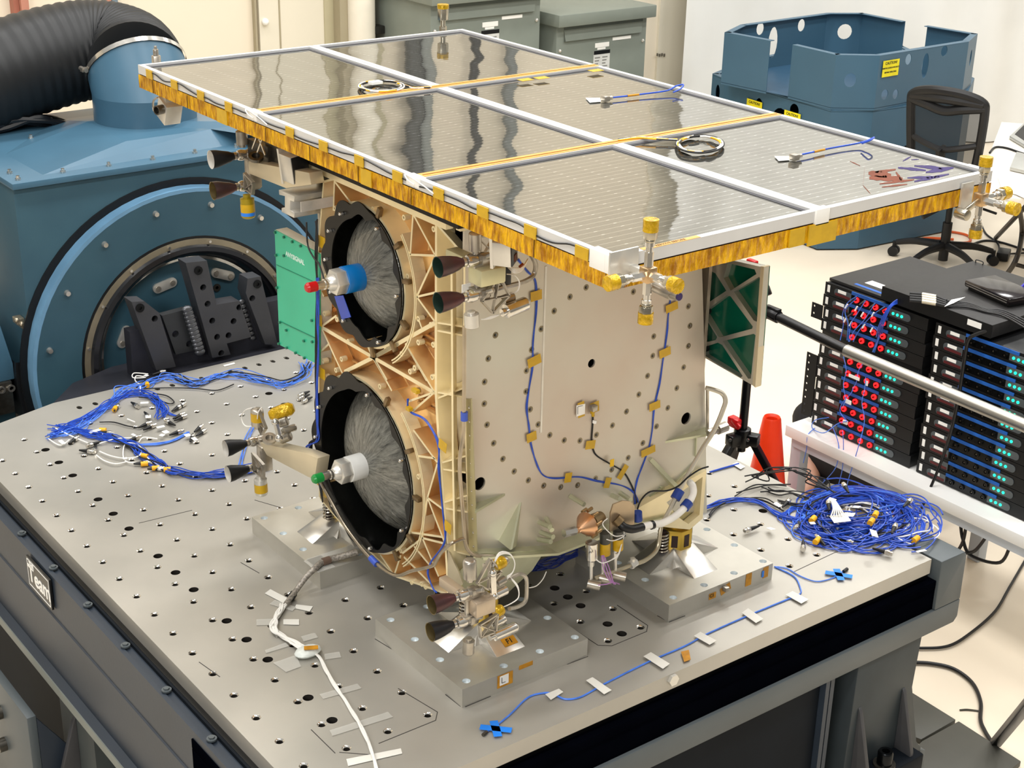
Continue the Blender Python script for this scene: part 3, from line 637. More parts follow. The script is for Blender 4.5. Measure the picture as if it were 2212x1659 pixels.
# --- silver panel (faces -Y)
so = [(1003, 540), (1003, 700), (1005, 860), (1012, 1100), (1018, 1192), (1178, 1186), (1300, 1140), (1450, 1105), (1527, 1108), (1524, 900), (1520, 700), (1517, 545)]
top = [V((so and sp(1003, 540).x, SY, 1.925)), V((sp(1517, 545).x, SY, 1.925))]
pol = [top[0]]+[sp(u, v) for u, v in so[:-1]]+[V((sp(1517, 545).x, SY, 1.72)), top[1]]
big_h = [((1278, 785), .0105), ((1036, 1045), .0155), ((1482, 904), .0155)]
small = [(1048, 403), (948, 462), (850, 549), (770, 660), (710, 788), (679, 918), (676, 1046), (702, 1157), (751, 1250), (823, 1316), (912, 1348), (1009, 1350), (1111, 1314), (1210, 1256), (1297, 1170), (1373, 1065), (1427, 950), (1459, 826), (1465, 706), (1449, 592), (1340, 430), (487, 698), (443, 843), (420, 987), (418, 1122), (435, 1252), (476, 1366), (533, 1463), (603, 1540), (690, 1595), (785, 1628), (890, 1637), (995, 1625), (1105, 1584), (1206, 1529), (1307, 1456), (1398, 1365), (1482, 1262), (1552, 1148), (1608, 1025), (1650, 897), (1679, 765), (1689, 640), (1679, 520)]
sm_px = [(900+x/2.861, 480+y/2.861) for x, y in small]
m = MB().holes([pol]+[circle(sp(*p), r, 20, 'y') for p, r in big_h]+[circle(sp(*p), .0042, 8, 'y') for p in sm_px], (0, .006, 0))
spn = part('front_panel', m, silv, sat, 'broad silvery front panel with rings of small holes', sharp=.3)
m = MB()
for p in sm_px: c = sp(*p); m.lathe([(.0075, -.0003), (.0042, -.0004)], c, (0, 1, 0), 12, closed=False); m.lathe([(.0042, 0), (.0042, .012), (.0001, .012)], c, (0, 1, 0), 10, closed=False)
part('hole_rim', m, mat('hole_bronze', '#8b8169', .3, .8, .15), spn, kind=None)
m = MB()
for p, r in big_h: m.lathe([(r, .004), (r, .05), (.0001, .05)], sp(*p), (0, 1, 0), 20, closed=False)
part('hole_well', m, dk, spn)
# raised pale seam
a, b = sp(1178, 575), sp(1182, 930); part('seam', MB().bx(a.x-.001, a.x+.004, SY-.0012, SY, b.z, a.z), alu, spn)
# fins on the silver face
def tri(mp, nm='gusset', m_=silg): return part(nm, mp, m_, spn)
mm = MB(); T = sp(1122, 1086); Bf = sp(1112, 1180); O1 = oy(1102, 1188, .075); L1 = sp(1077, 1168)
mm.add([T, Bf, O1, L1, T+V((.006, 0, 0)), O1+V((.006, 0, 0)), Bf+V((.006, 0, 0))], [(0, 2, 1), (0, 3, 2), (0, 2, 5, 4), (4, 5, 6)]); tri(mm)
for tp, bt, ot in (((1091, 1069), (1026, 1090), (1026, 1108)), ((1437, 956), (1526, 925), (1526, 941))):
    mm = MB(); a = sp(*tp); b = sp(*bt); o = oy(ot[0], ot[1], .09); mm.prism([a, b, o], (0, 0, .004)); mm.prism([a, b, o], (0, 0, -.002)); tri(mm)
mm = MB(); a = sp(1400, 994); b = sp(1449, 1052); mm.prism([a, b, b+V((0, -.03, 0)), a+V((0, -.006, 0))], (.008, 0, .006)); tri(mm)
mm = MB(); a = sp(1180, 1183); b = sp(1300, 1138); c_ = sp(1450, 1105)
for p, q in ((a, b), (sp(1018, 1192), a)): mm.prism([p, q, q+V((0, -.045, 0)), p+V((0, -.045, 0))], (0, 0, .006))
mm.prism([b, c_, c_+V((0, -.03, 0)), b+V((0, -.03, 0))], (0, 0, .006)); part('bottom_flange', mm, silg, spn)
mm = MB().prism([oy(1035, 1196, .10), oy(1178, 1188, .10), oy(1150, 1232, .12), oy(1100, 1278, .14), oy(1082, 1288, .14), oy(1005, 1282, .13), oy(992, 1240, .12)], (0, .006, 0)); part('lower_skirt', mm, silg, spn)
mm = MB(); 
P = [oy(1526, 1016, .11), oy(1518, 1120, .11), oy(1490, 1144, .11), oy(1400, 1135, .11), oy(1352, 1112, .11)]
Q = [oy(1518, 1030, .11), oy(1511, 1112, .11), oy(1487, 1132, .11), oy(1462, 1115, .11), oy(1440, 1085, .11)]
mm.holes([P, Q[::-1]], (0, .02, 0)); part('corner_gusset', mm, goldl, spn)
part('corner_plate', MB().prism([p+V((0, .022, 0)) for p in P], (0, .003, 0)), mat('olive_chromate', '#b3ab84'), spn)
for (u, v), (u2, v2) in (((1355, 1112), (1520, 1020)), ((1425, 1050), (1455, 1075)), ((1452, 1045), (1498, 1000)), ((1502, 930), (1500, 985)), ((1485, 945), (1502, 930)), ((1385, 1085), (1430, 1050))):
    p = sp(u, v); q = sp(u2, v2); part('fin_line', MB().bar(p+V((0, -.003, 0)), q+V((0, -.003, 0)), .0025, .006, up=(0, 1, 0)), silg, spn)
for (u, v), (u2, v2) in (((1180, 1120), (1192, 1145)), ((1165, 1128), (1188, 1138)), ((1232, 1072), (1262, 1090)), ((1340, 1065), (1362, 1080)), ((1163, 1165), (1190, 1170)), ((1168, 1150), (1195, 1160)), ((1322, 1070), (1340, 1078))):
    part('stud', MB().cyl(sp(u, v), oy(u2, v2, .085), .006, n=10), silg, spn)
# hidden box of the body so the spacecraft is solid from every side
part('core', MB().bx(GX+.19, 1.22, .22, .74, 1.02, 1.90), mat('olive_core', '#6f6a48', .4, .5), sat)
part('core', MB().bx(GX+.05, 1.2, SY+.03, .76, 1.885, 1.905), mat('olive_chromate', '#b3ab84'), sat)
part('rear_panel', MB().bx(.52, 1.2, .775, .785, 1.02, 1.90), silv, sat)
part('right_panel', MB().bx(1.225, 1.235, SY+.04, .74, 1.02, 1.90), silv, sat)
part('top_gasket', MB().bx(.440, 1.27, .09, .86, 1.924, 1.968), mat('black_foam', '#15120f', .7), sat)
part('top_rail', MB().bx(.452, .47, .15, .745, 1.905, 1.925).bx(.47, 1.25, .125, .14, 1.905, 1.925), goldl, sat)
# --- solar array
ZP = 2.04; ax0, ax1, ay0, ay1 = .348, 1.352, -.481, 1.371
framem = mat('white_aluminium', '#d9d9d8', .4, .35, .03); framed = mat('grey_aluminium', '#9c9c9e', .35, .6, .05)
xm = oz(1310, 303, ZP).x; ys = [ay0, oz(885, 384, ZP).y, oz(553, 240, ZP).y, ay1]
cell = bpy.data.materials.new('solar_glass'); cell.use_nodes = True; nt = cell.node_tree; N = nt.nodes; L = nt.links; b = N['Principled BSDF']
b.inputs['Roughness'].default_value = .035; b.inputs['IOR'].default_value = 2.3; b.inputs['Specular IOR Level'].default_value = .62; b.inputs['Metallic'].default_value = .8
geo = N.new('ShaderNodeTexCoord'); sep = N.new('ShaderNodeSeparateXYZ'); L.new(geo.outputs['Object'], sep.inputs[0])
def mth(op, a, b_=None, c=None):
    n = N.new('ShaderNodeMath'); n.operation = op
    for i, x in enumerate((a, b_, c)):
        if x is None: continue
        if isinstance(x, (int, float)): n.inputs[i].default_value = x
        else: L.new(x, n.inputs[i])
    return n.outputs[0]
def stripes(o, per, w): return mth('LESS_THAN', mth('FRACT', mth('DIVIDE', o, per)), w)
line = stripes(sep.outputs['Y'], .0205, .075); dash = mth('MULTIPLY', line, stripes(sep.outputs['X'], .062, .12))
fine = mth('MULTIPLY', stripes(sep.outputs['Y'], .0041, .3), .3)
mx = N.new('ShaderNodeMixRGB'); mx.inputs[1].default_value = lin('#807f78'); mx.inputs[2].default_value = lin('#bab9b2'); L.new(mth('ADD', mth('MULTIPLY', line, .9), mth('MULTIPLY', fine, .35)), mx.inputs[0])
mx2 = N.new('ShaderNodeMixRGB'); mx2.inputs[2].default_value = lin('#ffffff'); L.new(mx.outputs[0], mx2.inputs[1]); L.new(dash, mx2.inputs[0]); L.new(mx2.outputs[0], b.inputs['Base Color'])
nz = N.new('ShaderNodeTexNoise'); nz.inputs['Scale'].default_value = 4.2; nz.inputs['Detail'].default_value = 1.0; L.new(geo.outputs['Object'], nz.inputs[0])
bp = N.new('ShaderNodeBump'); bp.inputs['Strength'].default_value = .34; bp.inputs['Distance'].default_value = .012; L.new(nz.outputs[0], bp.inputs['Height'])
nz2 = N.new('ShaderNodeMath'); nz2.operation = 'FRACT'; L.new(mth('DIVIDE', sep.outputs['Y'], .0205), nz2.inputs[0])
bp2 = N.new('ShaderNodeBump'); bp2.inputs['Strength'].default_value = .05; bp2.inputs['Distance'].default_value = .0006; L.new(mth('PINGPONG', nz2.outputs[0], .5), bp2.inputs['Height']); L.new(bp.outputs[0], bp2.inputs['Normal']); L.new(bp2.outputs[0], b.inputs['Normal'])
fw = .013
arr = part('array_core', MB().bx(ax0+.006, ax1-.006, ay0+.006, ay1-.006, 1.984, 2.016), foil, sat, 'amber foil wrapped panel core under the solar panels')
# amber film band around the sides, crinkled
def foilwall(p, q, z0, z1, nrm, n=140):
    mm = MB(); rr = random.Random(int(p.x*97+q.y*31)); vs = []
    for i in range(n+1):
        t = i/n; base = p.lerp(q, t); w = rr.uniform(-.0009, .0009)
        for j in range(5): vs.append(base+nrm*(w*(1 if 0 < j < 4 else .2)+rr.uniform(-.0004, .0004))+V((0, 0, z0+(z1-z0)*j/4)))
    return mm.add(vs, [(i*5+j, (i+1)*5+j, (i+1)*5+j+1, i*5+j+1) for i in range(n) for j in range(4)])
A = V((ax0, ay0, 0)); B = V((ax0, ay1, 0)); Cc = V((ax1, ay0, 0))
part('amber_film', foilwall(A, B, 1.982, 2.016, V((-1, 0, 0)), 320), foil, arr, sharp=3)
part('amber_film', foilwall(A, Cc, 1.982, 2.016, V((0, -1, 0)), 160), foil, arr, sharp=3)
part('edge_gap', MB().bx(ax0+.003, ax1-.003, ay0+.003, ay1-.003, 2.014, 2.020), mat('gap_dark', '#3a2410', .6), arr)
mm = MB()
for k in range(10): y = ay0+.012+k*.195; mm.bx(ax0-.002, ax0-.0008, y, y+.0015, 1.983, 2.015)
part('film_seam', mm, mat('film_seam', '#6a4a04', .5), arr)
part('smooth_patch', MB().bx(ax0-.0025, ax0, .885, .935, 1.982, 2.015).bx(ax0-.0025, ax0, .26, .30, 1.982, 2.015).bx(ax0+.42, ax0+.46, ay0-.003, ay0, 1.982, 2.015).bx(ax0+.47, ax0+.545, ay0-.003, ay0, 1.976, 2.015), kapton, arr)
zf = 2.018; idx = 0
nm = ['near left', 'near right', 'middle left', 'middle right', 'far left', 'far right']
for j in range(3):
    for i, (xa, xb) in enumerate(((ax0, xm-.001), (xm+.001, ax1))):
        ya, yb = ys[j]+.001, ys[j+1]-.001
        sp_ = part('solar_panel', MB().bx(xa+fw-.002, xb-fw+.002, ya+fw-.002, yb-fw+.002, zf, ZP-.006), cell, sat, 'glossy dark %s solar panel' % nm[j*2+i], flat=True)
        z0 = zf; mm = MB()
        O = [V((xa, ya, z0)), V((xb, ya, z0)), V((xb, yb, z0)), V((xa, yb, z0))]; I = [V((xa+fw, ya+fw, z0)), V((xa+fw, yb-fw, z0)), V((xb-fw, yb-fw, z0)), V((xb-fw, ya+fw, z0))]
        part('frame', mm.holes([O, I], (0, 0, ZP-z0)), framem, sp_, bevel=0)
        e = .009; mm = MB(); z1 = ZP-.0058
        O = [V((xa+fw, ya+fw, z1)), V((xb-fw, ya+fw, z1)), V((xb-fw, yb-fw, z1)), V((xa+fw, yb-fw, z1))]; I = [V((xa+fw+e, ya+fw+e, z1)), V((xa+fw+e, yb-fw-e, z1)), V((xb-fw-e, yb-fw-e, z1)), V((xb-fw-e, ya+fw+e, z1))]
        part('border', mm.holes([O, I], (0, 0, .0006)), mat('cell_border', '#46464c', .3), sp_)
# amber strips over the two cross joints
for j in (1, 2):
    y = ys[j]; o = part('joint_tape', MB().bx(ax0+.006, ax1-.004, y-.011, y+.013, ZP, ZP+.0012), mat('peach_tape', '#dfa75a', .35, .1, .08, 30), sat, 'amber tape strip over the joint between solar panels')
    part('seam', MB().bx(ax0+.02, ax1-.01, y-.002, y+.001, ZP+.0012, ZP+.0022), mat('tape_fold', '#a8701f', .4), o)
    for u0 in ((1135, 172), (1170, 168), (1287, 152)) if j == 2 else ():
        p = oz(u0[0], u0[1], ZP+.0015); part('tape_patch', MB().bx(p.x-.018, p.x+.018, p.y-.012, p.y+.012, ZP+.0012, ZP+.002), kapton, o)
part('edge_tape', MB().bx(ax0+.07, ax0+.20, ay0+.001, ay0+.012, ZP, ZP+.0008), mat('peach_tape', '#dfa75a'), sat)
part('edge_marking', textmesh('REMOVE BEFORE', .009, (ax0+.135, ay0+.0065, ZP+.0009), (1, 0, 0), (0, 1, 0), .0002), mat('ink', '#4a3010', .6), sat)
# corner clip, joint clips
for x, y in ((ax0, ay0),): 
    part('corner_clip', MB().bx(x-.003, x+.03, y-.003, y+.016, ZP-.030, ZP+.003).bx(x-.003, x+.016, y+.016, y+.055, ZP-.030, ZP+.003), white, sat, bevel=.001)
part('joint_clip', MB().bx(xm-.018, xm+.018, ay0-.003, ay0+.014, ZP-.028, ZP+.003), white, sat, bevel=.001)
for j in (1, 2):
    y = ys[j]; c = part('joint_clip', MB().bx(ax0-.004, ax0+.014, y-.022, y+.022, ZP-.018, ZP+.002), white, sat, bevel=.001)
    part('wire_loop', MB().tube([(ax0-.006, y-.01, ZP-.012), (ax0-.012, y+.006, ZP-.004), (ax0-.006, y+.02, ZP+.002), (ax0-.004, y-.03, ZP-.006), (ax0-.006, y-.075, ZP-.014)], .0013, 6, 5), whitec, c)
# wire along the left edge with amber tapes
P = []; rr = random.Random(2)
for k in range(38): P.append(V((ax0-.0022, ay0+.06+k*(ay1-ay0-.12)/37, ZP-.010+rr.uniform(-.006, .005))))
w = part('edge_wire', MB().tube(P, .0016, 5, 4), blackc, sat, 'thin black wire taped along the edge of the solar array')
for k in range(13):
    y = ay0+.075+k*.142
    if min(abs(y-ys[1]), abs(y-ys[2])) < .04: continue
    part('tape_patch', MB().bx(ax0-.0042, ax0-.002, y-.017, y+.017, ZP-.022, ZP-.001), kapton, w)
# ================= gas fittings on the array corners
kapc = mat('amber_wrap', '#d9ae1c', .2, .3, .2, 80, .3, 120)
def fit_arm(par, c, d, L, cap=True):
    d = V(d); c = V(c)
    a = part('fitting_arm', MB().cyl(c, c+d*L*.42, .0078, n=6).lathe([(.0062, 0), (.0062, L*.12), (.0085, L*.13), (.0085, L*.2), (.006, L*.21), (.006, L*.3)], c+d*L*.40, d, 16), chrome, par)
    if cap: part('hex_cap', MB().cyl(c+d*L*.66, c+d*L, .0125, n=6).cyl(c+d*L*.60, c+d*L*.66, .009, n=14), mat('nickel', '#c0b9a8', .25, .95, .1), par, bevel=.001)
    if cap: part('cap_tape', MB().cyl(c+d*(L*.80), c+d*(L*1.02), .0134, n=12), kapc, par)
def cross(c, arms, lab):
    f = part('pipe_cross', MB().box(c, (.022, .022, .026)), mat('brass_hub', '#cfae84', .3, .9, .1), sat, lab, bevel=.002)
    for d, L in arms: fit_arm(f, c, d, L)
    return f
c1 = oy(1400, 592, -.525)
f = cross(c1, (((0, 0, 1), .092), ((0, 0, -1), .084), ((-1, .0, 0), .086), ((.0, -1, 0), .072)), 'pipe cross with amber taped caps at the nearest array corner')
part('bracket', MB().bx(c1.x-.05, c1.x+.012, -.487, -.482, c1.z-.02, c1.z+.035).box(c1+V((0, .02, 0)), (.012, .04, .012)), alu, f, bevel=.001)
part('port', MB().cyl(c1+V((.03, .02, -.03)), c1+V((.03, -.03, -.032)), .011, n=18).cyl(c1+V((.03, -.03, -.032)), c1+V((.03, -.045, -.032)), .008, n=18), steel, f)
part('port_plug', MB().cyl(c1+V((.03, -.045, -.032)), c1+V((.03, -.047, -.032)), .0065, n=16), mat('violet_plug', '#2a1a55', .3), f)
c2 = oy(2118, 430, -.51)
f = cross(c2, (((0, 0, 1), .084), ((0, 0, -1), .078), ((1, 0, 0), .085), ((0, -1, 0), .085)), 'pipe cross with capped arms at the right array corner')
p = oy(2078, 462, -.52); part('lever', MB().bar(c2, p, .012, .005, (0, 1, 0)).cyl(p+V((0, .012, 0)), p+V((0, -.014, 0)), .011, n=16), mat('nickel', '#c0b9a8'), f, bevel=.001)
part('bracket', MB().bx(c2.x-.03, c2.x+.005, -.487, -.482, c2.z-.03, c2.z+.03), alu, f)
part('corner_block', MB().bx(ax1-.002, ax1+.022, ay0+.04, ay0+.075, 2.0, 2.035), alu, f, bevel=.001)
c3 = oy(957, 64, 1.392); c3.z -= .02
f = part('pipe_stub', MB().cyl(c3-V((0, 0, .04)), c3+V((0, 0, .03)), .011, n=6).cyl(c3+V((0, 0, .03)), c3+V((0, 0, .05)), .0075, n=14), mat('nickel', '#c0b9a8'), sat, 'upright capped pipe stub behind the far edge of the array')
part('hex_cap', MB().cyl(c3+V((0, 0, .048)), c3+V((0, 0, .088)), .016, n=6), mat('nickel', '#c0b9a8'), f, bevel=.001); part('cap_tape', MB().cyl(c3+V((0, 0, .08)), c3+V((0, 0, .092)), .017, n=12), kapc, f)
c4 = oy(338, 135, 1.385)
f = part('pipe_stub', MB().cyl(c4-V((0, 0, .03)), c4+V((0, 0, .018)), .012, n=6).cyl(c4+V((0, 0, .018)), c4+V((0, 0, .034)), .007, n=14).cyl(c4+V((0, 0, .034)), c4+V((0, 0, .042)), .004, n=10), steel, sat, 'small steel pipe stub at the left corner of the array', bevel=.001)
# ================= sun sensors under the array
ssb = mat('sensor_black', '#17181a', .3, .1, .1)
def sensor(c, s, lab, rz=.3, tilt=.15):
    R = Matrix.Rotation(rz, 3, 'Z') @ Matrix.Rotation(tilt, 3, 'Y'); c = V(c)
    o = part('sun_sensor', MB().box(c+R @ V((.006*s, 0, 0)), (.048*s, .05*s, .066*s), R), alu, sat, lab, bevel=.002)
    part('sensor_face', MB().box(c+R @ V((.006*s, -.026*s, 0)), (.044*s, .003, .062*s), R), ssb, o, bevel=.001)
    part('sensor_window', MB().box(c+R @ V((.010*s, -.028*s, -.015*s)), (.018*s, .003, .018*s), R), mat('copper_window', '#9a5a44', .2, .7, .3, 60), o)
    part('mounting_bracket', MB().box(c+R @ V((.0, .028*s, .0)), (.034*s, .008*s, .085*s), R).box(c+V((.005, .02*s, .045*s)), (.01, .01, .03)), white if 0 else alu, o)
    return o
sensor(ox(632, 361, .41), .98, 'black faced sun sensor hanging under the array by the upper left thrusters', .05, -.12)
sensor(ox(1088, 545, .42), .74, 'silver sided sensor box hanging under the array by the upper right thrusters', .6, -.15)
p = ox(366, 238, .39); o = part('sun_sensor', MB().box(p, (.045, .05, .055), Matrix.Rotation(.4, 3, 'X')), alu, sat, 'bare silver sensor box hanging under the far left of the array', bevel=.002)
q = p+V((-.024, -.012, .008)); part('sensor_barrel', MB().lathe([(.012, 0), (.012, .02), (.009, .02), (.009, .004), (.0001, .004)], q, (-1, -.3, 0), 20), steeld, o)
part('hook', MB().tube([p+V((0, .03, .03)), p+V((-.02, .045, .02)), p+V((-.02, .045, -.01)), p+V((0, .03, -.01))], .003, 6, 5), chrome, o)
part('bracket', MB().box(p+V((0, 0, .045)), (.03, .03, .05)), alu, o)
# ================= thruster clusters
darkn = mat('heat_tinted', '#4a3d3c', .38, .6, .3, 14, col2='#5a3638'); blackn = mat('black_nozzle', '#1b1c1e', .45, .3, .1); grn = mat('heat_green', '#4e5a50', .35, .6, .2, 10)
def nozzle(par, th, mo, r=.0205, mt=darkn, inner=steel):
    th, mo = V(th), V(mo); d = (mo-th); L = d.length; d.normalize()
    prof = [(.0075, 0), (.0085, .08*L), (.0135, .26*L), (.0170, .50*L), (r*.96, .78*L), (r, L)]
    o = part('nozzle', MB().lathe(prof, th, d, 28, closed=False), mt, par)
    part('nozzle_lining', MB().lathe([(a-.0009, b) for a, b in prof], th, d, 28, closed=False).lathe([(r-.001, L), (r+.0004, L+.0006)], th, d, 28, closed=False), inner, o)
    part('collar', MB().lathe([(.009, -.004), (.012, -.006), (.014, -.014), (.012, -.026), (.007, -.03)], th, d, 20).cyl(th-d*.002, th+d*.004, .0095, n=18), chrome, o)
    return d
def ribplate(par, c, R, s=1.):
    mm = MB(); P = [V((0, 0, 0)), V((.05, 0, .035)), V((.065, 0, -.015)), V((.02, 0, -.035))]
    W = [c+R @ (p*s) for p in P]; n = R @ V((0, 1, 0))
    for i in range(4): mm.bar(W[i], W[(i+1) % 4], .0035, .008, up=n)
    mm.bar(W[0], W[2], .002, .008, up=n); mm.bar(W[1], W[3], .002, .008, up=n)
    return part('rib_plate', mm, steel, par)
def cluster(lab, ths, mos, yt, arm, mats, valves, up=1):
    T = [oy(u, v, yt) for u, v in ths]; M_ = [oy(u, v, yt-.0) for u, v in mos]
    mid = (T[0]+T[1])/2
    th = part('thruster_cluster', MB().box(mid+V((.045, 0, (T[0].z-mid.z)*.7)), (.055, .022, .008)).box(mid+V((.045, 0, -(T[0].z-mid.z)*.7)), (.055, .022, .008)).cyl(mid+V((.03, 0, .04)), mid+V((.03, 0, -.04)), .006, n=10), steel, sat, lab, bevel=.001)
    for t, mo, mt in zip(T, M_, mats):
        d = V((-1, .08, -.02)).normalized(); L = .058
        nozzle(th, t, t+d*L, mt=mt[0], inner=mt[1])
        part('valve_block', MB().cyl(t-d*.028, t-d*.055, .011, n=8).box(t-d*.042+V((0, 0, .0)), (.018, .024, .018)).cyl(t-d*.04, t-d*.04+V((.012, -.022, .012)), .006, n=8), steel, th, bevel=.001)
    return th, mid, T
def can(par, a, b, r, m_, nm='solenoid_valve', band=None, band2=None):
    a, b = V(a), V(b); d = (b-a); L = d.length
    o = part(nm, MB().lathe([(r*.55, 0), (r*.55, L*.14), (r, L*.16), (r, L*.9), (r*.85, L*.96), (r*.5, L)], a, d, 22), m_, par)
    if band: part('amber_band', MB().lathe([(r+.0004, 0), (r+.0004, L*.42)], a+d*(.38), d, 22, closed=False), band, o)
    if band2: part('blue_band', MB().lathe([(r+.0006, 0), (r+.0006, L*.14)], a+d*(.72), d, 22, closed=False), band2, o)
    return o
arm = mat('cream_bracket', '#d6c9ac', .4, .5, .05, 8)
AB = dict(a=(darkn, grn), b=(darkn, grn))
# upper near cluster
thA, mA, TA = cluster('upper thruster pair at the near corner just under the solar array', [(1003, 566), (1003, 642)], [(948, 577), (948, 652)], -.02, None, ((darkn, mat('nozzle_green', '#31463d', .3, .5)), (darkn, mat('nozzle_green', '#31463d'))), None)
cA = oy(1052, 592, -.03); part('bracket', MB().box(cA, (.06, .045, .034)).box(cA+V((.02, .08, .0)), (.03, .14, .02)), mat('pale_green_bracket', '#ccc7a0', .4, .4), thA, bevel=.004)
can(thA, oy(1027, 548, -.02), oy(1026, 500, -.02), .0125, steel); can(thA, oy(1018, 672, -.02), oy(1020, 708, -.02), .015, alu)
can(thA, oy(1084, 676, -.03), oy(1140, 654, -.03), .0145, chrome); can(thA, oy(1082, 650, -.01), oy(1110, 640, -.01), .010, steel)
ribplate(thA, oy(1040, 650, -.035), Matrix.Rotation(-.2, 3, 'Y')); ribplate(thA, oy(1040, 560, .0), Matrix.Rotation(-1.2, 3, 'Y'), .8)
part('white_patch', MB().box(oy(1007, 628, .0), (.02, .002, .028)), whitep, thA)
part('feed_pipe', MB().tube([oy(1060, 626, -.0), oy(1110, 615, .02), oy(1135, 607, .05), oy(1152, 595, .06), oy(1157, 572, .06), oy(1148, 552, .06)], .0052, 8, 5), steel, thA)
mm = MB()
for k in range(4): mm.tube([oy(1098, 572+k*2, -.02), oy(1112, 580+k*3, -.04), oy(1128, 577+k*2, -.03), oy(1140, 560, .0)], .0016, 5, 5)
for k in range(3): mm.tube([oy(1040+k*3, 690, -.02), oy(1060, 688-k*2, -.02), oy(1078, 680, -.02)], .0013, 5, 5)
mm.tube([oy(1095, 592, 0), oy(1112, 595, -.02), oy(1122, 610, -.02), oy(1118, 628, -.02), oy(1100, 634, -.01)], .0014, 5, 5)
part('lead_wire', mm, whitec, thA)
part('heat_shrink', MB().cyl(oy(1122, 577, -.035), oy(1130, 570, -.035), .003, n=8), mat('rust_shrink', '#8a3c14', .4), thA)
part('valve_cover', MB().box(oy(1090, 588, .02), (.02, .02, .05)), black, thA, bevel=.002)
# lower near cluster
thB, mB_, TB = cluster('lower thruster pair at the near corner above the marked mounting block', [(985, 1290), (982, 1348)], [(945, 1307), (943, 1370)], -.04, None, ((darkn, mat('nozzle_bronze', '#7d6e4a', .3, .7)), (mat('charcoal_nozzle', '#2b2a2c', .4, .5), mat('nozzle_bronze', '#7d6e4a'))), None)
cB = oy(1040, 1306, -.055); part('bracket', MB().box(cB, (.05, .035, .036)).box(cB+V((-.01, .07, .0)), (.02, .12, .022)), mat('pink_bracket', '#c9b8a2', .35, .6), thB, bevel=.003)
can(thB, oy(1016, 1255, -.04), oy(1014, 1208, -.04), .0145, steel); can(thB, oy(1013, 1378, -.05), oy(1011, 1413, -.05), .013, steel)
can(thB, oy(1058, 1378, -.06), oy(1118, 1352, -.06), .0115, chrome); can(thB, oy(1062, 1350, -.05), oy(1092, 1335, -.05), .009, chrome); can(thB, oy(1066, 1286, -.05), oy(1095, 1272, -.05), .011, chrome); can(thB, oy(1070, 1262, -.05), oy(1092, 1250, -.05), .009, steel)
can(thB, oy(1045, 1222, -.04), oy(1098, 1210, -.04), .0095, steel, band=None)
ribplate(thB, oy(1030, 1260, -.055), Matrix.Rotation(-.35, 3, 'Y'), .95); ribplate(thB, oy(1035, 1350, -.06), Matrix.Rotation(.4, 3, 'Y'), .8)
part('amber_wrap', MB().lathe([(.011, 0), (.0135, .004), (.0135, .02), (.011, .024)], oy(1070, 1222, -.05), (1, .0, .2), 14), kapc, thB); part('amber_wrap', MB().lathe([(.010, 0), (.0125, .004), (.0125, .018), (.010, .022)], oy(1068, 1325, -.05), (1, 0, .2), 14), kapc, thB)
part('clamp_arm', MB().bar(oy(1064, 1238, -.06), oy(1066, 1285, -.06), .013, .006, (0, 1, 0)).sph(oy(1064, 1238, -.06), .009, 12, 8).sph(oy(1068, 1288, -.06), .009, 12, 8), chrome, thB)
part('feed_pipe', MB().tube([oy(1100, 1250, -.04), oy(1122, 1240, -.03), oy(1136, 1248, -.03), oy(1138, 1272, -.03), oy(1135, 1298, -.03), oy(1120, 1310, -.04), oy(1100, 1315, -.05)], .0045, 8, 5), steel, thB)
mm = MB()
for k in range(3): mm.tube([oy(1065, 1225-k*2, -.05), oy(1078, 1200-k*3, -.06), oy(1100, 1197-k, -.06), oy(1112, 1215, -.06), oy(1108, 1235, -.05), oy(1095, 1245+k*3, -.05)], .0013, 5, 5)
for k in range(2): mm.tube([oy(1100, 1245, -.04), oy(1118, 1265+k*4, -.05), oy(1120, 1290, -.05), oy(1105, 1303, -.05), oy(1085, 1312, -.05)], .0013, 5, 5)
mm.tube([oy(1140, 1270, -.03), oy(1158, 1266, 0), oy(1172, 1252, .03), oy(1180, 1235, .05)], .0012, 5, 5)
part('lead_wire', mm, whitec, thB)
# left clusters on cream arms
def armplate(pts, x, m_, par, w=.035):
    P = [ox(u, v, x) for u, v in pts]; return part('support_arm', MB().prism(P, (w, 0, 0)), m_, par, 'cream support arm', bevel=.002)
def clusterX(lab, ths, xt, mats):
    T = [ox(u, v, xt) for u, v in ths]; mid = (T[0]+T[1])/2
    th = part('thruster_cluster', MB().box(mid+V((.03, -.03, .0)), (.03, .03, .07)).cyl(mid+V((.03, -.01, .045)), mid+V((.03, -.01, -.045)), .006, n=10), steel, sat, lab, bevel=.001)
    for t, mt in zip(T, mats):
        d = V((-1, .08, -.02)).normalized(); nozzle(th, t, t+d*.062, .0222, mt=mt[0], inner=mt[1])
        part('valve_block', MB().cyl(t-d*.028, t-d*.06, .012, n=8).box(t-d*.045, (.02, .026, .02)), steel, th, bevel=.001)
    return th, mid
shin = mat('nozzle_bright', '#dcd8d0', .35, .35, .08)
thC, mC = clusterX('upper thruster pair at the far left corner under the solar array', [(508, 337), (512, 404)], .41, ((blackn, shin), (darkn, mat('nozzle_bronze', '#7d6e4a'))))
armplate([(536, 348), (667, 373), (672, 399), (617, 407), (537, 375)], .40, arm, thC)
can(thC, ox(524, 318, .41), ox(521, 280, .41), .014, steel); o = can(thC, ox(533, 420, .41), ox(537, 472, .41), .017, mat('olive_wrap', '#a08a1c', .3, .2), band=kapton, band2=mat('blue_tape', '#2a7ce0', .4))
ribplate(thC, ox(548, 395, .40), Matrix.Rotation(pi/2, 3, 'Z') @ Matrix.Rotation(.3, 3, 'Y'), .75); 
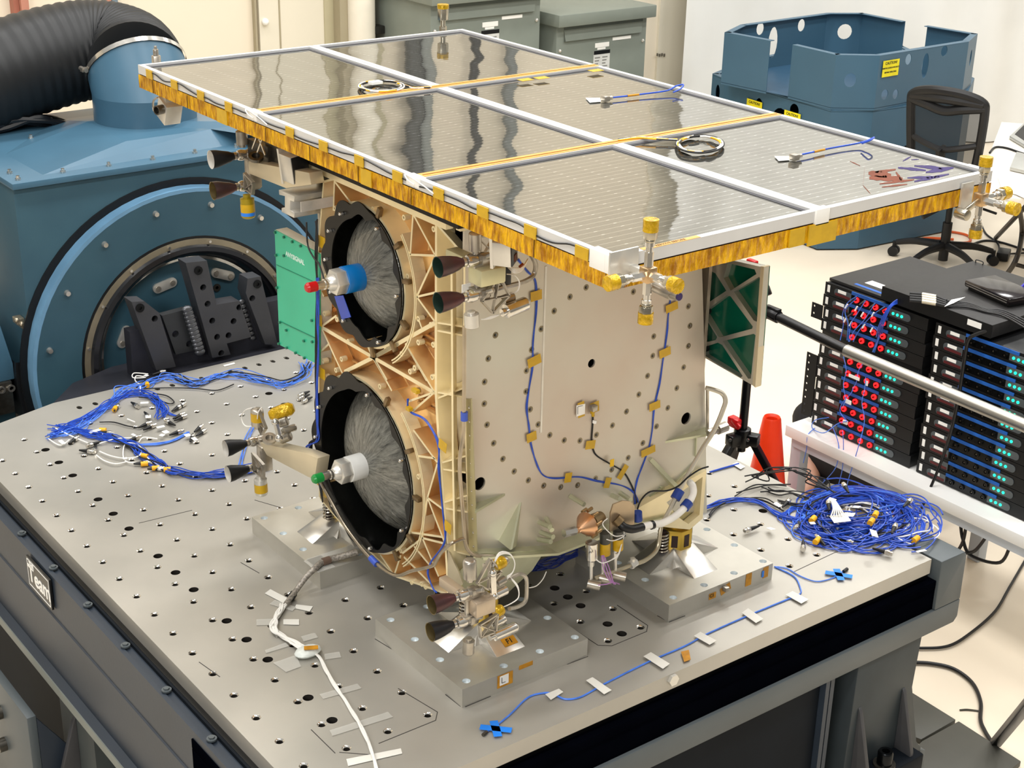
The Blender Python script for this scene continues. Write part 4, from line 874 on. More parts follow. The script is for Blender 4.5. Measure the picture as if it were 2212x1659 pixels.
part('shadow_plate', MB().box(ox(565, 330, .43), (.02, .10, .05)).box(ox(600, 340, .44), (.02, .08, .06)), steeld, thC); part('ring_flange', MB().lathe([(.018, 0), (.018, .008), (.01, .008), (.01, 0)], ox(553, 342, .40), (-.2, -.4, 1), 18), steeld, thC)
for (u, v), (u2, v2) in (((554, 298), (545, 322)), ((560, 300), (573, 335)), ((566, 302), (556, 330))): part('strut', MB().bar(ox(u, v, .40), ox(u2, v2, .40), .003, .004), chrome, thC)
thD, mD = clusterX('lower thruster pair with black nozzles at the far left corner near the cables', [(535, 957), (540, 1012)], .41, ((blackn, shin), (blackn, shin)))
armplate([(560, 956), (659, 979), (686, 990), (679, 1036), (664, 1030), (576, 984)], .40, arm, thD)
can(thD, ox(557, 925, .41), ox(555, 882, .41), .0165, steel, band=kapton); can(thD, ox(562, 1028, .41), ox(565, 1070, .41), .017, alu, band=kapton)
part('amber_wrapped_valve', MB().lathe([(.01, 0), (.016, .01), (.018, .035), (.017, .055), (.01, .065)], ox(582, 898, .40), (.75, -.45, .3), 16), kapc, thD)
can(thD, ox(600, 915, .41), ox(622, 908, .43), .012, steel); can(thD, ox(608, 932, .41), ox(640, 922, .45), .009, steel); can(thD, ox(603, 950, .41), ox(628, 940, .43), .013, steel)
part('clamp_arm', MB().bar(ox(595, 912, .39), ox(603, 945, .39), .015, .007, (1, 0, 0)).sph(ox(595, 912, .39), .01, 12, 8).sph(ox(603, 946, .39), .011, 12, 8), chrome, thD)
ribplate(thD, ox(575, 925, .41), Matrix.Rotation(pi/2, 3, 'Z') @ Matrix.Rotation(-.2, 3, 'Y'), .9); ribplate(thD, ox(570, 1005, .41), Matrix.Rotation(pi/2, 3, 'Z') @ Matrix.Rotation(.4, 3, 'Y'), 1.0)
part('ring_flange', MB().lathe([(.018, 0), (.018, .008), (.01, .008), (.01, 0)], ox(582, 950, .39), (-.2, -.4, 1), 18), steel, thD)
part('lead_wire', MB().tube([ox(552, 880, .41), ox(530, 886, .40), ox(522, 903, .40), ox(530, 920, .40), ox(550, 920, .41)], .0014, 5, 6).tube([ox(565, 880, .41), ox(558, 890, .40), ox(556, 905, .40)], .0013, 5, 4), whitec, thD)
part('side_fins', MB().prism([ox(605, 960, .425), ox(680, 975, .425), ox(680, 990, .425), ox(605, 975, .425)], (.003, 0, 0)), mat('brass_dark', '#8f7b52', .35, .8), thD)
# silver I-section test block strapped under the upper left arm
xb = .40; q0 = ox(617, 412, xb); q1 = ox(637, 470, xb)
Ipts = [(602, 410), (636, 424), (635, 436), (626, 433), (626, 454), (636, 460), (635, 471), (608, 458), (608, 449), (615, 452), (615, 424), (603, 421)]
ib = part('slotted_block', MB().prism([ox(u, v, xb) for u, v in Ipts], (.13, -.0, .0)), alu, sat, 'bare aluminium slotted block fixed beside the upper tank', bevel=.001)
part('clear_film', MB().bx(.40, .53, q1.y-.03, q1.y-.028, q1.z+.02, q0.z-.01), mat('clear_film', '#cfcac0', .1, .1, .2), ib)
# ================= green antennas
green = mat('antenna_green', '#35b38c', .35, 0, .04, 6); greend = mat('board_green', '#0a5a45', .15, 0, .15, 5, spec=.7)
xg = .455
P = [ox(593, 497, xg), ox(683, 546, xg), ox(686, 590, xg), ox(690, 790, xg), ox(604, 745, xg)]
an = part('patch_antenna', MB().prism([ox(593, 497, xg), ox(690, 549, xg), ox(690, 789, xg), ox(604, 745, xg)], (.004, 0, 0)), green, sat, 'turquoise flat antenna panel at the left')
part('backing', MB().prism([ox(593, 496, xg)+V((.004, 0, 0)), ox(690, 548, xg)+V((.004, 0, 0)), ox(690, 789, xg)+V((.004, 0, 0)), ox(604, 745, xg)+V((.004, 0, 0))], (.03, 0, 0)), mat('ivory_edge', '#d6d0bc', .4), an)
for u, v in ((596, 502), (615, 512), (633, 522), (651, 531), (598, 551), (615, 552), (600, 621), (606, 696), (604, 742), (620, 713), (621, 751), (640, 762), (658, 736), (659, 773), (676, 738), (675, 692)):
    p = ox(u, v, xg); part('screw', MB().cyl(p, p+V((-.005, 0, 0)), .0035, n=8), greenm if 0 else mat('screw_green', '#2d7f66', .4, .4), an)
t = ox(637, 558, xg-.0006); part('lettering', textmesh('ANYSIGNAL', .0165, t, (0, -1, 0), (0, 0, 1), .0003, .0004), mat('pale_print', '#d8efe4', .5), an)
part('seam', MB().bar(ox(604, 694, xg-.001), ox(684, 732, xg-.001), .001, .0015).bar(ox(597, 572, xg-.001), ox(684, 612, xg-.001), .001, .001), mat('screw_green', '#2d7f66'), an)
xg = 1.243
def gx(u, v, dx=0): return ox(u, v, xg)+V((dx, 0, 0))
fr = [(1540, 553), (1651, 578), (1632, 836), (1514, 768), (1524, 560)]
ho = [[(1541, 566), (1556, 568), (1582, 606), (1575, 628), (1532, 570)], [(1572, 568), (1630, 582), (1634, 592), (1578, 628), (1563, 600)], [(1528, 582), (1545, 590), (1569, 628), (1528, 655), (1522, 655)], [(1585, 630), (1640, 598), (1642, 602), (1635, 695), (1628, 692)],
      [(1524, 672), (1570, 638), (1578, 640), (1626, 705), (1625, 710), (1558, 728), (1552, 728), (1523, 680)], [(1519, 692), (1526, 690), (1549, 728), (1546, 735), (1518, 741)], [(1560, 737), (1628, 721), (1632, 724), (1622, 818), (1616, 818)], [(1520, 750), (1550, 740), (1560, 745), (1604, 812), (1600, 816), (1522, 768)]]
ho2 = ho[1:]
m = MB().holes([[gx(u, v) for u, v in fr]]+[[gx(u, v) for u, v in h] for h in ho2], (.016, 0, 0))
an2 = part('antenna_frame', m, mat('milled_aluminium', '#c6c4ba', .35, .7, .08, 10), sat, 'milled triangular grid frame with green boards at the right')
part('green_board', MB().prism([gx(u, v, .016) for u, v in fr], (.003, 0, 0)), greend, an2, 'dark green circuit board')
part('edge_wall', MB().prism([gx(1651, 576, -.001), gx(1644, 575, -.001), gx(1626, 832, -.001), gx(1632, 837, -.001)], (.019, 0, 0)), cream, an2)
for u, v in ((1525, 672), (1521, 753)): part('rubber_plug', MB().cyl(gx(u, v, -.004), gx(u, v, .01), .009, n=14), black, an2)
# ================= pipes on the body
pm_ = mat('tube_steel', '#b7aa96', .28, .9, .1, 20)
def pipe(fn, pts, r, m_=pm_, nm='feed_pipe', lab=None, par=sat, n=10): return part(nm, MB().tube([fn(*p) for p in pts], r, n, 6), m_, par, lab)
fr_ = lambda u, v, y=.095: oy(u, v, y); fl_ = lambda u, v, x=.435: ox(u, v, x)
pa = pipe(fr_, [(1003, 705), (1003, 790), (1002, 890), (1001, 935), (995, 975), (993, 1010), (996, 1060), (1000, 1110), (1003, 1150), (1005, 1172), (1013, 1190), (1030, 1200), (1068, 1202), (1080, 1210)], .0044, lab='steel pipe running down the near corner')
part('elbow', MB().tube([fr_(1003, 1163), fr_(990, 1167), fr_(970, 1177, .10), ox(952, 1196, .44), ox(942, 1213, .44), ox(933, 1223, .44), ox(890, 1233, .44), ox(852, 1242, .44), ox(800, 1205, .44), ox(748, 1140, .44), ox(715, 1082, .44), ox(690, 1035, .44), ox(672, 985, .44)], .0042, 10, 6), pm_, pa)
for u, v, f_ in ((1003, 899, fr_),): part('blue_clip', MB().cyl(f_(u, v-9), f_(u, v+9), .0078, n=14), mat('blue_clip', '#3d58b8', .4), pa)
p0 = ox(808, 1212, .44); part('blue_clip', MB().cyl(ox(801, 1205, .44), ox(814, 1219, .44), .008, n=14), mat('blue_clip', '#3d58b8'), pa)
pb_ = pipe(fr_, [(1525, 838, .12), (1542, 842, .11), (1560, 850, .10), (1567, 864, .09), (1563, 882, .085), (1545, 925, .08), (1520, 965, .075), (1500, 1000, .07), (1470, 1055, .065), (1445, 1105, .06), (1429, 1132, .06)], .0058, mat('pale_tube', '#cfc8b8', .35, .6), lab='pale pipe running down past the right edge')
part('blue_clip', MB().cyl(fr_(1469, 1059, .066), fr_(1458, 1078, .063), .0125, n=16), mat('navy_clip', '#26418f', .4), pb_)
part('end_fitting', MB().cyl(oy(1528, 936, .1), oy(1566, 922, .1), .009, n=8).cyl(oy(1528, 840, .12), oy(1528, 930, .12), .004, n=8).cyl(oy(1550, 928, .1), oy(1568, 921, .1), .013, n=10), steel, pb_)
pc = pipe(fr_, [(1429, 1132, .055), (1426, 1150, .05), (1422, 1178, .045), (1412, 1196, .04), (1390, 1212, .035), (1365, 1220, .03), (1340, 1230, .03), (1310, 1240, .03), (1284, 1250, .03)], .0052, mat('pale_tube2', '#b8ae96', .35, .7), lab='low feed pipe with valves under the front panel')
part('tee_fitting', MB().cyl(oy(1361, 1221, .03), oy(1374, 1213, .03), .0105, n=6).cyl(oy(1365, 1226, .03), oy(1367, 1206, .03), .007, n=8), alu, pc)
for (u, v, v2), (eu, ev) in zip(((1277, 1206, 1250), (1302, 1198, 1240), (1329, 1188, 1232)), ((1291, 1262), (1316, 1250), (1346, 1243))):
    part('drop_pipe', MB().cyl(oy(u, v, .03), oy(u, v2, .03), .0042, n=10).cyl(oy(u, v+6, .03), oy(u, v+16, .03), .0075, n=6), alu, pc)
    e = oy(eu, ev, .02); part('port', MB().cyl(e+V((-.02, .012, .004)), e+V((.0, -.01, 0)), .0115, n=20), steel, pc)
va = part('valve_manifold', MB().cyl(oy(1278, 1172, .03), oy(1278, 1206, .03), .0145, n=24), chrome, sat, 'row of three upright valves below the front panel')
part('valve_marking', textmesh('PV1', .009, oy(1277, 1193, .0150), (1, 0, 0), (0, 0, 1), .0003), black, va)
for u, v0, v1, v2 in ((1307, 1150, 1172, 1197), (1335, 1145, 1162, 1186)):
    x = part('valve', MB().cyl(oy(u, v1, .03), oy(u, v2, .03), .0125, n=22), mat('amber_tape', ''), va); part('valve_cap', MB().cyl(oy(u, v0, .03), oy(u, v1, .03), .0122, n=22), mat('valve_grey', '#4d4d48', .4, .4), x)
cp = mat('copper_cone', '#e0b088', .3, .9, .06, 20)
ce = oy(1268, 1133, .045); en = part('fill_valve', MB().lathe([(.007, -.034), (.0075, -.028), (.029, -.002), (.030, .002), (.02, .012)], ce, (1, .2, .06), 28), cp, sat, 'copper coloured ribbed cone valve below the front panel')
part('hex_fitting', MB().cyl(oy(1218, 1152, .04), oy(1243, 1146, .04), .0095, n=6).cyl(oy(1240, 1148, .04), oy(1250, 1142, .042), .006, n=12), chrome, en)
for k in range(9):
    a = 2*pi*k/9; q = ce+V((.004, .031*cos(a), .031*sin(a))); part('flange_bolt', MB().cyl(q, q+V((.016, .003, .002)), .004, n=8), mat('brass_bolt', '#b89c72', .3, .9), en)
part('valve_body', MB().cyl(ce+V((.012, 0, 0)), ce+V((.05, .01, .0)), .02, .014, n=18), mat('brass_body', '#a8906a', .35, .8, .2), en)
bp_ = part('pipe_bracket', MB().prism([oy(u, v, .035) for u, v in ((1319, 1109), (1318, 1148), (1370, 1143), (1371, 1093), (1361, 1083), (1345, 1082), (1325, 1090))], (0, .004, 0)), mat('beige_bracket', '#b8a488', .4, .6), sat, 'beige metal bracket plate below the front panel')
hs_ = part('harness', MB().tube([oy(1336, 1127, .03), oy(1347, 1138, .015), oy(1365, 1143, .01), oy(1388, 1138, .01)], .0098, 14, 6), black, sat, 'fat cable harness in black elbow and white sleeve')
part('connector', MB().cyl(oy(1330, 1120, .034), oy(1340, 1130, .025), .0135, n=16), mat('bronze_clamp', ''), hs_)
part('white_sleeve', MB().tube([oy(1388, 1138, .01), oy(1410, 1133, .01), oy(1430, 1130, .02), oy(1455, 1117, .03), oy(1480, 1095, .04), oy(1496, 1070, .05), oy(1497, 1052, .06), oy(1490, 1042, .08)], .0088, 12, 6), whitec, hs_)
part('black_band', MB().cyl(oy(1405, 1135, .01), oy(1411, 1133, .01), .0105, n=14), black, hs_); part('blue_clip', MB().cyl(oy(1478, 1097, .04), oy(1488, 1085, .043), .0125, n=14), mat('navy_clip', ''), hs_); part('blue_clip', MB().cyl(oy(1377, 1106, .05), oy(1378, 1124, .05), .011, n=14), mat('navy_clip', ''), hs_)
# wires on the panels
def wires(fn, pts, r, m_, nm, lab, n=2, jit=.003, par=sat, seed=1):
    rr = random.Random(seed); mm = MB()
    for k in range(n):
        P = [fn(*p)+V((rr.uniform(-jit, jit), 0, rr.uniform(-jit, jit)))*(1 if k else 0) for p in pts]; mm.tube(P, r, 6, 5)
    return part(nm, mm, m_, par, lab)
sw = lambda u, v: oy(u, v, SY-.0015)
wl = wires(sw, [(1118, 562), (1140, 585), (1155, 605), (1158, 640), (1157, 680), (1152, 740), (1150, 790), (1143, 840), (1139, 880), (1142, 920), (1148, 960), (1160, 1005), (1175, 1027), (1200, 1034), (1250, 1030), (1290, 1038), (1340, 1048), (1365, 1062), (1378, 1080), (1380, 1110)], .0015, bluec, 'sensor_cable', 'pair of blue sensor cables down the left of the front panel')
wr = wires(sw, [(1453, 560), (1450, 630), (1444, 680), (1440, 720), (1432, 780), (1424, 830), (1413, 880), (1409, 930), (1401, 970), (1387, 1010), (1375, 1040), (1372, 1075), (1376, 1110)], .0014, bluec, 'sensor_cable', 'pair of blue sensor cables down the right of the front panel', seed=4)
wb = wires(sw, [(1281, 895), (1280, 920), (1278, 950), (1281, 970), (1290, 985), (1318, 1002), (1345, 1018), (1360, 1040), (1372, 1070), (1377, 1110)], .0021, blackc, 'sensor_cable', 'black accelerometer cable in the middle of the front panel', n=1)
wk = wires(lambda u, v: oy(u, v, .06), [(1377, 1100), (1385, 1080), (1405, 1062), (1440, 1060), (1465, 1050), (1485, 1032), (1510, 1015), (1530, 1008)], .0021, blackc, 'sensor_cable', 'black cable looping to the right edge of the front panel', n=1)
wc = wires(lambda u, v: ox(u, v, GX-.006), [(880, 862), (882, 880), (890, 893), (915, 905), (935, 932), (947, 965), (949, 1010), (952, 1060), (957, 1110), (961, 1150), (960, 1175), (945, 1195), (930, 1215), (925, 1240), (935, 1270), (942, 1278)], .0018, bluec, 'sensor_cable', 'blue sensor cable along the edge of the gold panel', seed=6)
part('amber_tag', MB().box(ox(898, 844, GX-.01), (.01, .02, .008)).box(ox(884, 883, GX-.01), (.01, .014, .008)), kapton, wc)
wd = wires(lambda u, v: ox(u, v, GX-.02), [(662, 480), (665, 530), (680, 560), (690, 572), (705, 620)], .002, blackc, 'sensor_cable', 'black cable by the turquoise antenna', n=1)
mm = MB(); rr = random.Random(9)
for k in range(5):
    x = GX-.012; mm.tube([ox(684+rr.uniform(-3, 3), v+rr.uniform(-5, 5), x) for v in (478, 520, 560, 620, 690, 760, 820, 880, 940)]+[ox(672+rr.uniform(-6, 6), 960, x), ox(676, 1000, x), ox(690+rr.uniform(-3, 3), 1040, x), ox(697, 1085, x)], .0018, 5, 5)
part('wire_loom', mm, blackc, sat, 'dark wire loom running down the left edge of the gold panel')
mm = MB()
for k in range(4): mm.tube([ox(686+rr.uniform(-3, 3), v, GX-.014) for v in (600, 680, 760, 840, 900, 950)]+[ox(665+rr.uniform(-6, 6), 965, GX-.014), ox(672, 1000, GX-.014), ox(694, 1050, GX-.014)], .0015, 5, 5)
part('wire_loom', mm, bluec, sat, 'blue strands running down the left edge of the gold panel')
def tape(par, fn, u, v, w, h, ang, m_=kapton, nm='amber_tape', dep=None, off=-.0025):
    c = fn(u, v); c2_ = fn(u+1, v); a = (c2_-c).normalized(); nrm = V((0, -1, 0)) if abs(fn(u, v+9).y-c.y) < 1e-6 else V((-1, 0, 0))
    a = V((1, 0, 0)) if nrm.y else V((0, -1, 0)); b = V((0, 0, 1)); R = ang
    A_ = a*cos(R)+b*sin(R); B_ = -a*sin(R)+b*cos(R); c = c+nrm*.0022
    return part(nm, MB().prism([c-A_*w/2-B_*h/2, c+A_*w/2-B_*h/2, c+A_*w/2+B_*h/2, c-A_*w/2+B_*h/2], nrm*.0006), m_, par)
for (u, v, w, h, a), pr_ in (((1157, 638, .030, .022, .05), wl), ((1153, 779, .036, .022, .2), wl), ((1147, 943, .027, .022, .12), wl), ((1226, 1031, .020, .024, -.15), wl), ((1311, 1042, .018, .026, -.3), wl), ((1450, 663, .037, .020, .15), wr), ((1435, 761, .035, .021, .15), wr), ((1413, 876, .034, .020, .1), wr), ((1399, 974, .044, .019, .12), wr), ((1344, 1019, .038, .016, .9), wb), ((1274, 960, .028, .021, -.15), wb)):
    tape(pr_, sw, u, v, w, h, a)
part('cable_flag', MB().box(oy(1322, 1000, SY-.012), (.011, .002, .018)), yellow, wb, 'small yellow flag label'); part('cable_flag', MB().cyl(oy(1285, 908, SY-.006), oy(1284, 914, SY-.006), .005, n=8), whitep, wb)
tape(sat, sw, 1283, 879, .026, .026, .1); tape(sat, sw, 1254, 884, .019, .038, .1)
acc = part('accelerometer', MB().box(oy(1282, 881, SY-.012), (.014, .014, .014)), steel, sat, 'tiny accelerometer cube on the front panel', bevel=.001); part('plug', MB().cyl(oy(1281, 886, SY-.012), oy(1281, 898, SY-.008), .004, n=10), kapton, acc)
lb = part('axis_label', MB().prism([oy(u, v, SY-.0045) for u, v in ((1245, 876), (1264, 872), (1263, 894), (1245, 900))], (0, -.0005, 0)), whitep, sat, 'white label with an axis mark'); part('axis_mark', MB().bar(oy(1248, 879, SY-.0055), oy(1248, 895, SY-.0055), .0008, .0005).bar(oy(1248, 879, SY-.0055), oy(1259, 876, SY-.0055), .0008, .0005), black, lb)
tape(wc, lambda u, v: ox(u, v, GX-.004), 958, 962, .030, .024, -.15); tape(wc, lambda u, v: ox(u, v, GX-.004), 969, 1138, .026, .026, -.15)
for u, v in ((697, 523), (697, 806), (690, 690), (693, 1040), (700, 1060)): tape(sat, lambda u, v: ox(u, v, GX-.002), u, v, .03, .028, 0, kapton)
mm = MB(); rr = random.Random(3)
for k in range(3): mm.tube([oy(1300+k*2, 1200, .0), oy(1303+k*6, 1225, .0), oy(1315+k*4, 1252, -.01), oy(1330-k*2, 1262, -.01)], .0014, 5, 6)
mm.tube([oy(1292, 1264, .0), oy(1310, 1262, -.01), oy(1325, 1258, -.01), oy(1338, 1262, .0)], .0013, 5, 6)
part('violet_wire', mm, mat('violet_cable', '#b07ab8', .4), va)
mm = MB()
for k in range(3): mm.tube([oy(1285, 1205+k, .02), oy(1300, 1216, .0), oy(1320, 1210, .0), oy(1336, 1195+k*2, .01), oy(1344, 1170, .02), oy(1350, 1150, .02)], .0013, 5, 6)
mm.tube([oy(1310, 1165, .01), oy(1325, 1168, .0), oy(1345, 1160, .0), oy(1352, 1150, .02)], .0012, 5, 5)
mm.tube([oy(1312, 1120, .02), oy(1302, 1130, .01), oy(1308, 1142, .0), oy(1328, 1158, .0), oy(1350, 1155, .01)], .0013, 5, 5)
part('white_wire', mm, whitec, va)
# ================= mounting blocks, pyramids and isolators
bm_ = mat('block_metal', '#c6c3ba', .33, .6, .1, 6, .02, 60, col2='#b4b1a8')
gfh = mat('gold_housing', '#cfae4c', .3, .8, .06, 10)
def block(bx, by, lab, tagtxt=None):
    t = thing('mounting_block', lab, 'mounting block', ((bx+1.72)*S, (by+1.72)*S, ZT), 'thick aluminium blocks under the spacecraft')
    x0, y0, s_ = bx*S, by*S, 3.46*S; z1 = ZT+.047
    O = [V((x0, y0, z1)), V((x0+s_, y0, z1)), V((x0+s_, y0+s_, z1)), V((x0, y0+s_, z1))]
    hs = [((round(bx)+i)*S, (math.ceil(by)+j)*S) for i in range(4) for j in range(4) if i in (0, 3) or j in (0, 3)]
    m = MB(); L_ = [O]+[circle((x, y, z1), .0095, 14) for x, y in hs]
    tr = geometry.tessellate_polygon(L_); m.add([p for l in L_ for p in l], [tuple(q) for q in tr])
    m.add([p-V((0, 0, k*.047)) for k in (0, 1) for p in O], [(i, (i+1) % 4, 4+(i+1) % 4, 4+i) for i in range(4)]+[(7, 6, 5, 4)])
    part('block', m, bm_, t, flat=True)
    m = MB()
    for x, y in hs: m.lathe([(.0095, 0), (.0095, -.008), (.0001, -.008)], (x, y, z1), (0, 0, 1), 14, closed=False)
    part('bolt_hole', m, mat('zinc_insert', '#dfe6e8', .3, .3), t)
    cx, cy = (bx+1.72)*S, (by+1.72)*S; m = MB()
    pyr = part('pyramid_foot', MB().lathe([(.075, 0), (.034, .032), (.030, .036)], (cx, cy, z1), (0, 0, 1), 4, ph=pi/4), mat('polished_block', '#cfcbc4', .16, .95, .05), t, 'polished four legged foot')
    for dx, dy in ((1, 0), (-1, 0), (0, 1), (0, -1)):
        d = V((dx, dy, 0)); n = V((-dy, dx, 0)); w = .04; c = V((cx, cy, z1))
        part('foot_leg', MB().add([c+n*w, c-n*w, c+d*.118-n*w, c+d*.118+n*w, c+d*.028+n*w*.8+V((0, 0, .042)), c+d*.028-n*w*.8+V((0, 0, .042)), c+n*w*.8+V((0, 0, .042)), c-n*w*.8+V((0, 0, .042))], [(0, 3, 4, 6), (1, 7, 5, 2), (3, 2, 5, 4), (4, 5, 7, 6), (0, 1, 2, 3), (0, 6, 7, 1)]), mat('satin_leg', '#dad7d0', .3, .8, .03), pyr, bevel=.001)
    return t, cx, cy, z1
def isolator(cx, cy, z, lab):
    t = thing('spring_isolator', lab, 'isolator', (cx, cy, z), 'gold spring isolators between blocks and spacecraft')
    ph = pi/8; m = MB().lathe([(.045, 0), (.045, .058)], (cx, cy, z), (0, 0, 1), 8, ph=ph); part('housing', m, gfh, t, bevel=.002)
    part('top_plate', MB().cyl((cx, cy, z+.058), (cx, cy, z+.066), .03, n=20), gfh, t)
    m = MB()
    for dx, dy in ((0, -1), (-.707, -.707), (.707, -.707), (-1, 0)):
        d = V((dx, dy, 0)); n = V((-dy, dx, 0)); c = V((cx, cy, z))+d*.0418
        for h in (.014, .030, .046) if dx > .5 else (.018,): m.prism([c-n*.008+V((0, 0, h-.005)), c+n*.008+V((0, 0, h-.005)), c+n*.008+V((0, 0, h+(.005 if dx > .5 else .028))), c-n*.008+V((0, 0, h+(.005 if dx > .5 else .028)))], d*.0006)
    part('window', m, mat('slot_dark', '#2a120a', .5), t)
    sx_ = V((cx-.052, cy-.012, z)); P = [sx_+V((.013*cos(a*.8), .013*sin(a*.8), .002+a*.056/50)) for a in range(51)]
    part('coil_spring', MB().tube(P, .0026, 6, 2), mat('spring_steel', '#cfc8bc', .2, .9), t); part('spring_core', MB().cyl(sx_, sx_+V((0, 0, .06)), .008, n=12), mat('slot_dark', ''), t)
    return t
t1, cx, cy, z1 = block(3.74, -.22, 'nearest mounting block, with label squares and a handwritten F1 tag')
isolator(cx, cy, z1+.042, 'gold spring isolator on the nearest mounting block behind the thrusters')
def face(par, u, v, w, h, yy, m_, nm, ang=0, d=.0006):
    c = oy(u, v, yy); a = V((cos(ang), 0, sin(ang))); b = V((-sin(ang), 0, cos(ang)))
    return part(nm, MB().prism([c-a*w/2-b*h/2, c+a*w/2-b*h/2, c+a*w/2+b*h/2, c-a*w/2+b*h/2], (0, -d, 0)), m_, par)
yf = -.22*S-.0005
face(t1, 1136, 1437, .038, .011, yf, kaptond, 'amber_tape', 0); o = face(t1, 1091, 1468, .042, .032, yf, kaptond, 'amber_tape'); l = face(t1, 1089, 1468, .024, .024, yf-.0008, whitep, 'axis_label')
c = oy(1089, 1468, yf-.002); part('axis_mark', MB().box(c+V((-.006, 0, 0)), (.001, .0006, .014)).box(c+V((-.001, 0, -.007)), (.010, .0006, .001)), black, l)
# F1 tag on the front leg slope
lc = V((cx, cy, z1)); pA = lc+V((-.0, -.118, 0)); nB = V((0, .09, .042)).normalized(); ctr = lc+V((.012, -.094, .0115)); sn = V((0, -.042, .09)).normalized()
tg = part('tag', MB().prism([ctr+V((sx2*.018, 0, 0))+nB*(sy2*.011)+sn*.0006 for sx2, sy2 in ((-1, -1), (1, -1), (1, 1), (-1, 1))], sn*.0006), kaptond, t1, 'amber tag with handwritten F1')
part('handwriting', textmesh('F1', .018, ctr+sn*.0015, (1, 0, 0), nB, .0002, .0003), black, tg)
t2, cx2, cy2, z2 = block(9.68, -.21, 'mounting block on the right, with the C1 tag and amber tapes')
isolator(cx2, cy2, z2+.03, 'gold spring isolator on the right mounting block beside the feed pipe')
yf = -.21*S-.0005
face(t2, 1617, 1252, .02, .034, yf, kaptond, 'amber_tape'); face(t2, 1654, 1236, .018, .030, yf, kaptond, 'amber_tape'); face(t2, 1648, 1240, .007, .018, yf-.0008, mat('blue_tape', ''), 'blue_tape'); face(t2, 1567, 1272, .034, .02, yf, kaptond, 'amber_tape', .3)
tg = face(t2, 1539, 1287, .023, .016, yf, kaptond, 'tag'); part('handwriting', textmesh('C1', .013, oy(1538, 1287, yf-.002), (1, 0, 0), (0, 0, 1), .0002, .0002), black, tg)
part('sensor', MB().box(oy(1568, 1272, yf-.008), (.012, .014, .012)), steel, t2, bevel=.001)
t3, cx3, cy3, z3 = block(3.76, 5.77, 'mounting block at the back left under the lower tank')
isolator(cx3, cy3, z3+.04, 'gold spring isolator on the back left mounting block')
t4, cx4, cy4, z4 = block(9.70, 5.77, 'mounting block at the far back, mostly hidden by the spacecraft')
isolator(cx4, cy4, z4+.04, 'gold spring isolator at the far back, hidden by the spacecraft')
# ================= cables lying on the table
P0 = lambda u, v, h=.004: oz(u, v, ZT+h)
def bnc(par, u, v, ang, ln=.045, h=.008, mt=black):
    """bayonet connector: black boot and steel barrel, pointing along ang on the table top"""
    c = P0(u, v, h); d = V((cos(ang), sin(ang), 0))
    o = part('connector', MB().lathe([(.0025, -ln*.62), (.005, -ln*.25), (.0062, 0)], c, d, 12), mt, par)
    part('barrel', MB().lathe([(.0062, 0), (.0075, .004), (.0075, .012), (.006, .013), (.006, .020), (.003, .020)], c, d, 14), chrome, o)
def bundle(par, pts, n, spread, r, m_, nm, lab=None, h=.0, seed=0, kind='stuff', lift=None):
    rr = random.Random(seed); mm = MB()
    for k in range(n):
        a = rr.uniform(0, 6.28); q = rr.uniform(.3, 1); P = []
        for i, p in enumerate(pts):
            z = (lift[i] if lift else 0)
            b = P0(p[0], p[1], z+.003); s = spread[i] if isinstance(spread, (list, tuple)) else spread
            P.append(b+V((rr.uniform(-s, s), rr.uniform(-s, s), abs(rr.gauss(0, 1))*min(.006, s*.4))))
        mm.tube(P, r, 6, 5)
    return part(nm, mm, m_, par, lab, kind)
cl = thing('cable_bundle', 'loose bundle of blue, black and white cables with connectors on the left of the table', 'cables', P0(230, 940))
sp1 = [(660, 785), (650, 815), (610, 832), (560, 822), (505, 812), (460, 820), (420, 830), (370, 815), (330, 822), (300, 838), (265, 845), (235, 870), (205, 905), (180, 925), (150, 938), (112, 942)]
bundle(cl, sp1, 10, .027, .0014, bluel, 'blue_strands', 'light blue cables', seed=1); bundle(cl, sp1[:10], 3, .02, .0019, blackc, 'black_strands', seed=2)
sp2 = [(118, 925), (160, 930), (200, 940), (240, 950), (280, 965), (310, 985), (340, 1005), (370, 1020), (420, 1028), (470, 1030), (520, 1022), (570, 1010)]
bundle(cl, sp2, 14, .021, .0015, bluec, 'blue_strands', 'blue cables', seed=3); bundle(cl, sp2[3:], 4, .016, .0019, blackc, 'black_strands', seed=5)
bundle(cl, [(110, 945), (150, 920), (190, 905), (230, 880), (262, 858), (300, 852), (330, 860), (350, 885), (345, 905)], 11, .019, .0015, bluec, 'blue_strands', seed=8)
bundle(cl, [(520, 1025), (530, 960), (545, 920), (560, 900)], 3, .01, .0016, bluel, 'blue_strands', seed=12)
bundle(cl, [(330, 868), (345, 880), (370, 895), (395, 900)], 3, .006, .0016, bluec, 'blue_strands', seed=21)
bundle(cl, [(300, 962), (345, 960), (380, 950), (405, 935)], 5, .006, .0016, bluel, 'blue_strands', seed=22)
mm = MB()
for pts in ([(320, 808), (290, 806), (288, 816), (315, 815), (295, 812), (292, 822), (302, 832), (303, 848)], [(215, 975), (240, 985), (270, 990), (300, 985), (305, 968), (290, 958), (270, 960), (266, 985), (275, 998), (300, 1000), (330, 1000)], [(208, 983), (225, 995), (250, 1002), (275, 997)], [(120, 925), (150, 940), (190, 957)], [(215, 958), (250, 948), (285, 946)], [(340, 948), (310, 945), (300, 955)], [(310, 980), (330, 998), (360, 1015)], [(275, 905), (292, 912)], [(105, 948), (130, 962), (150, 950)]):
    mm.tube([P0(u, v, .008) for u, v in pts], .0019, 6, 6)
part('white_strands', mm, whitec, cl, 'white cables looping over the bundle', 'stuff')
mm = MB()
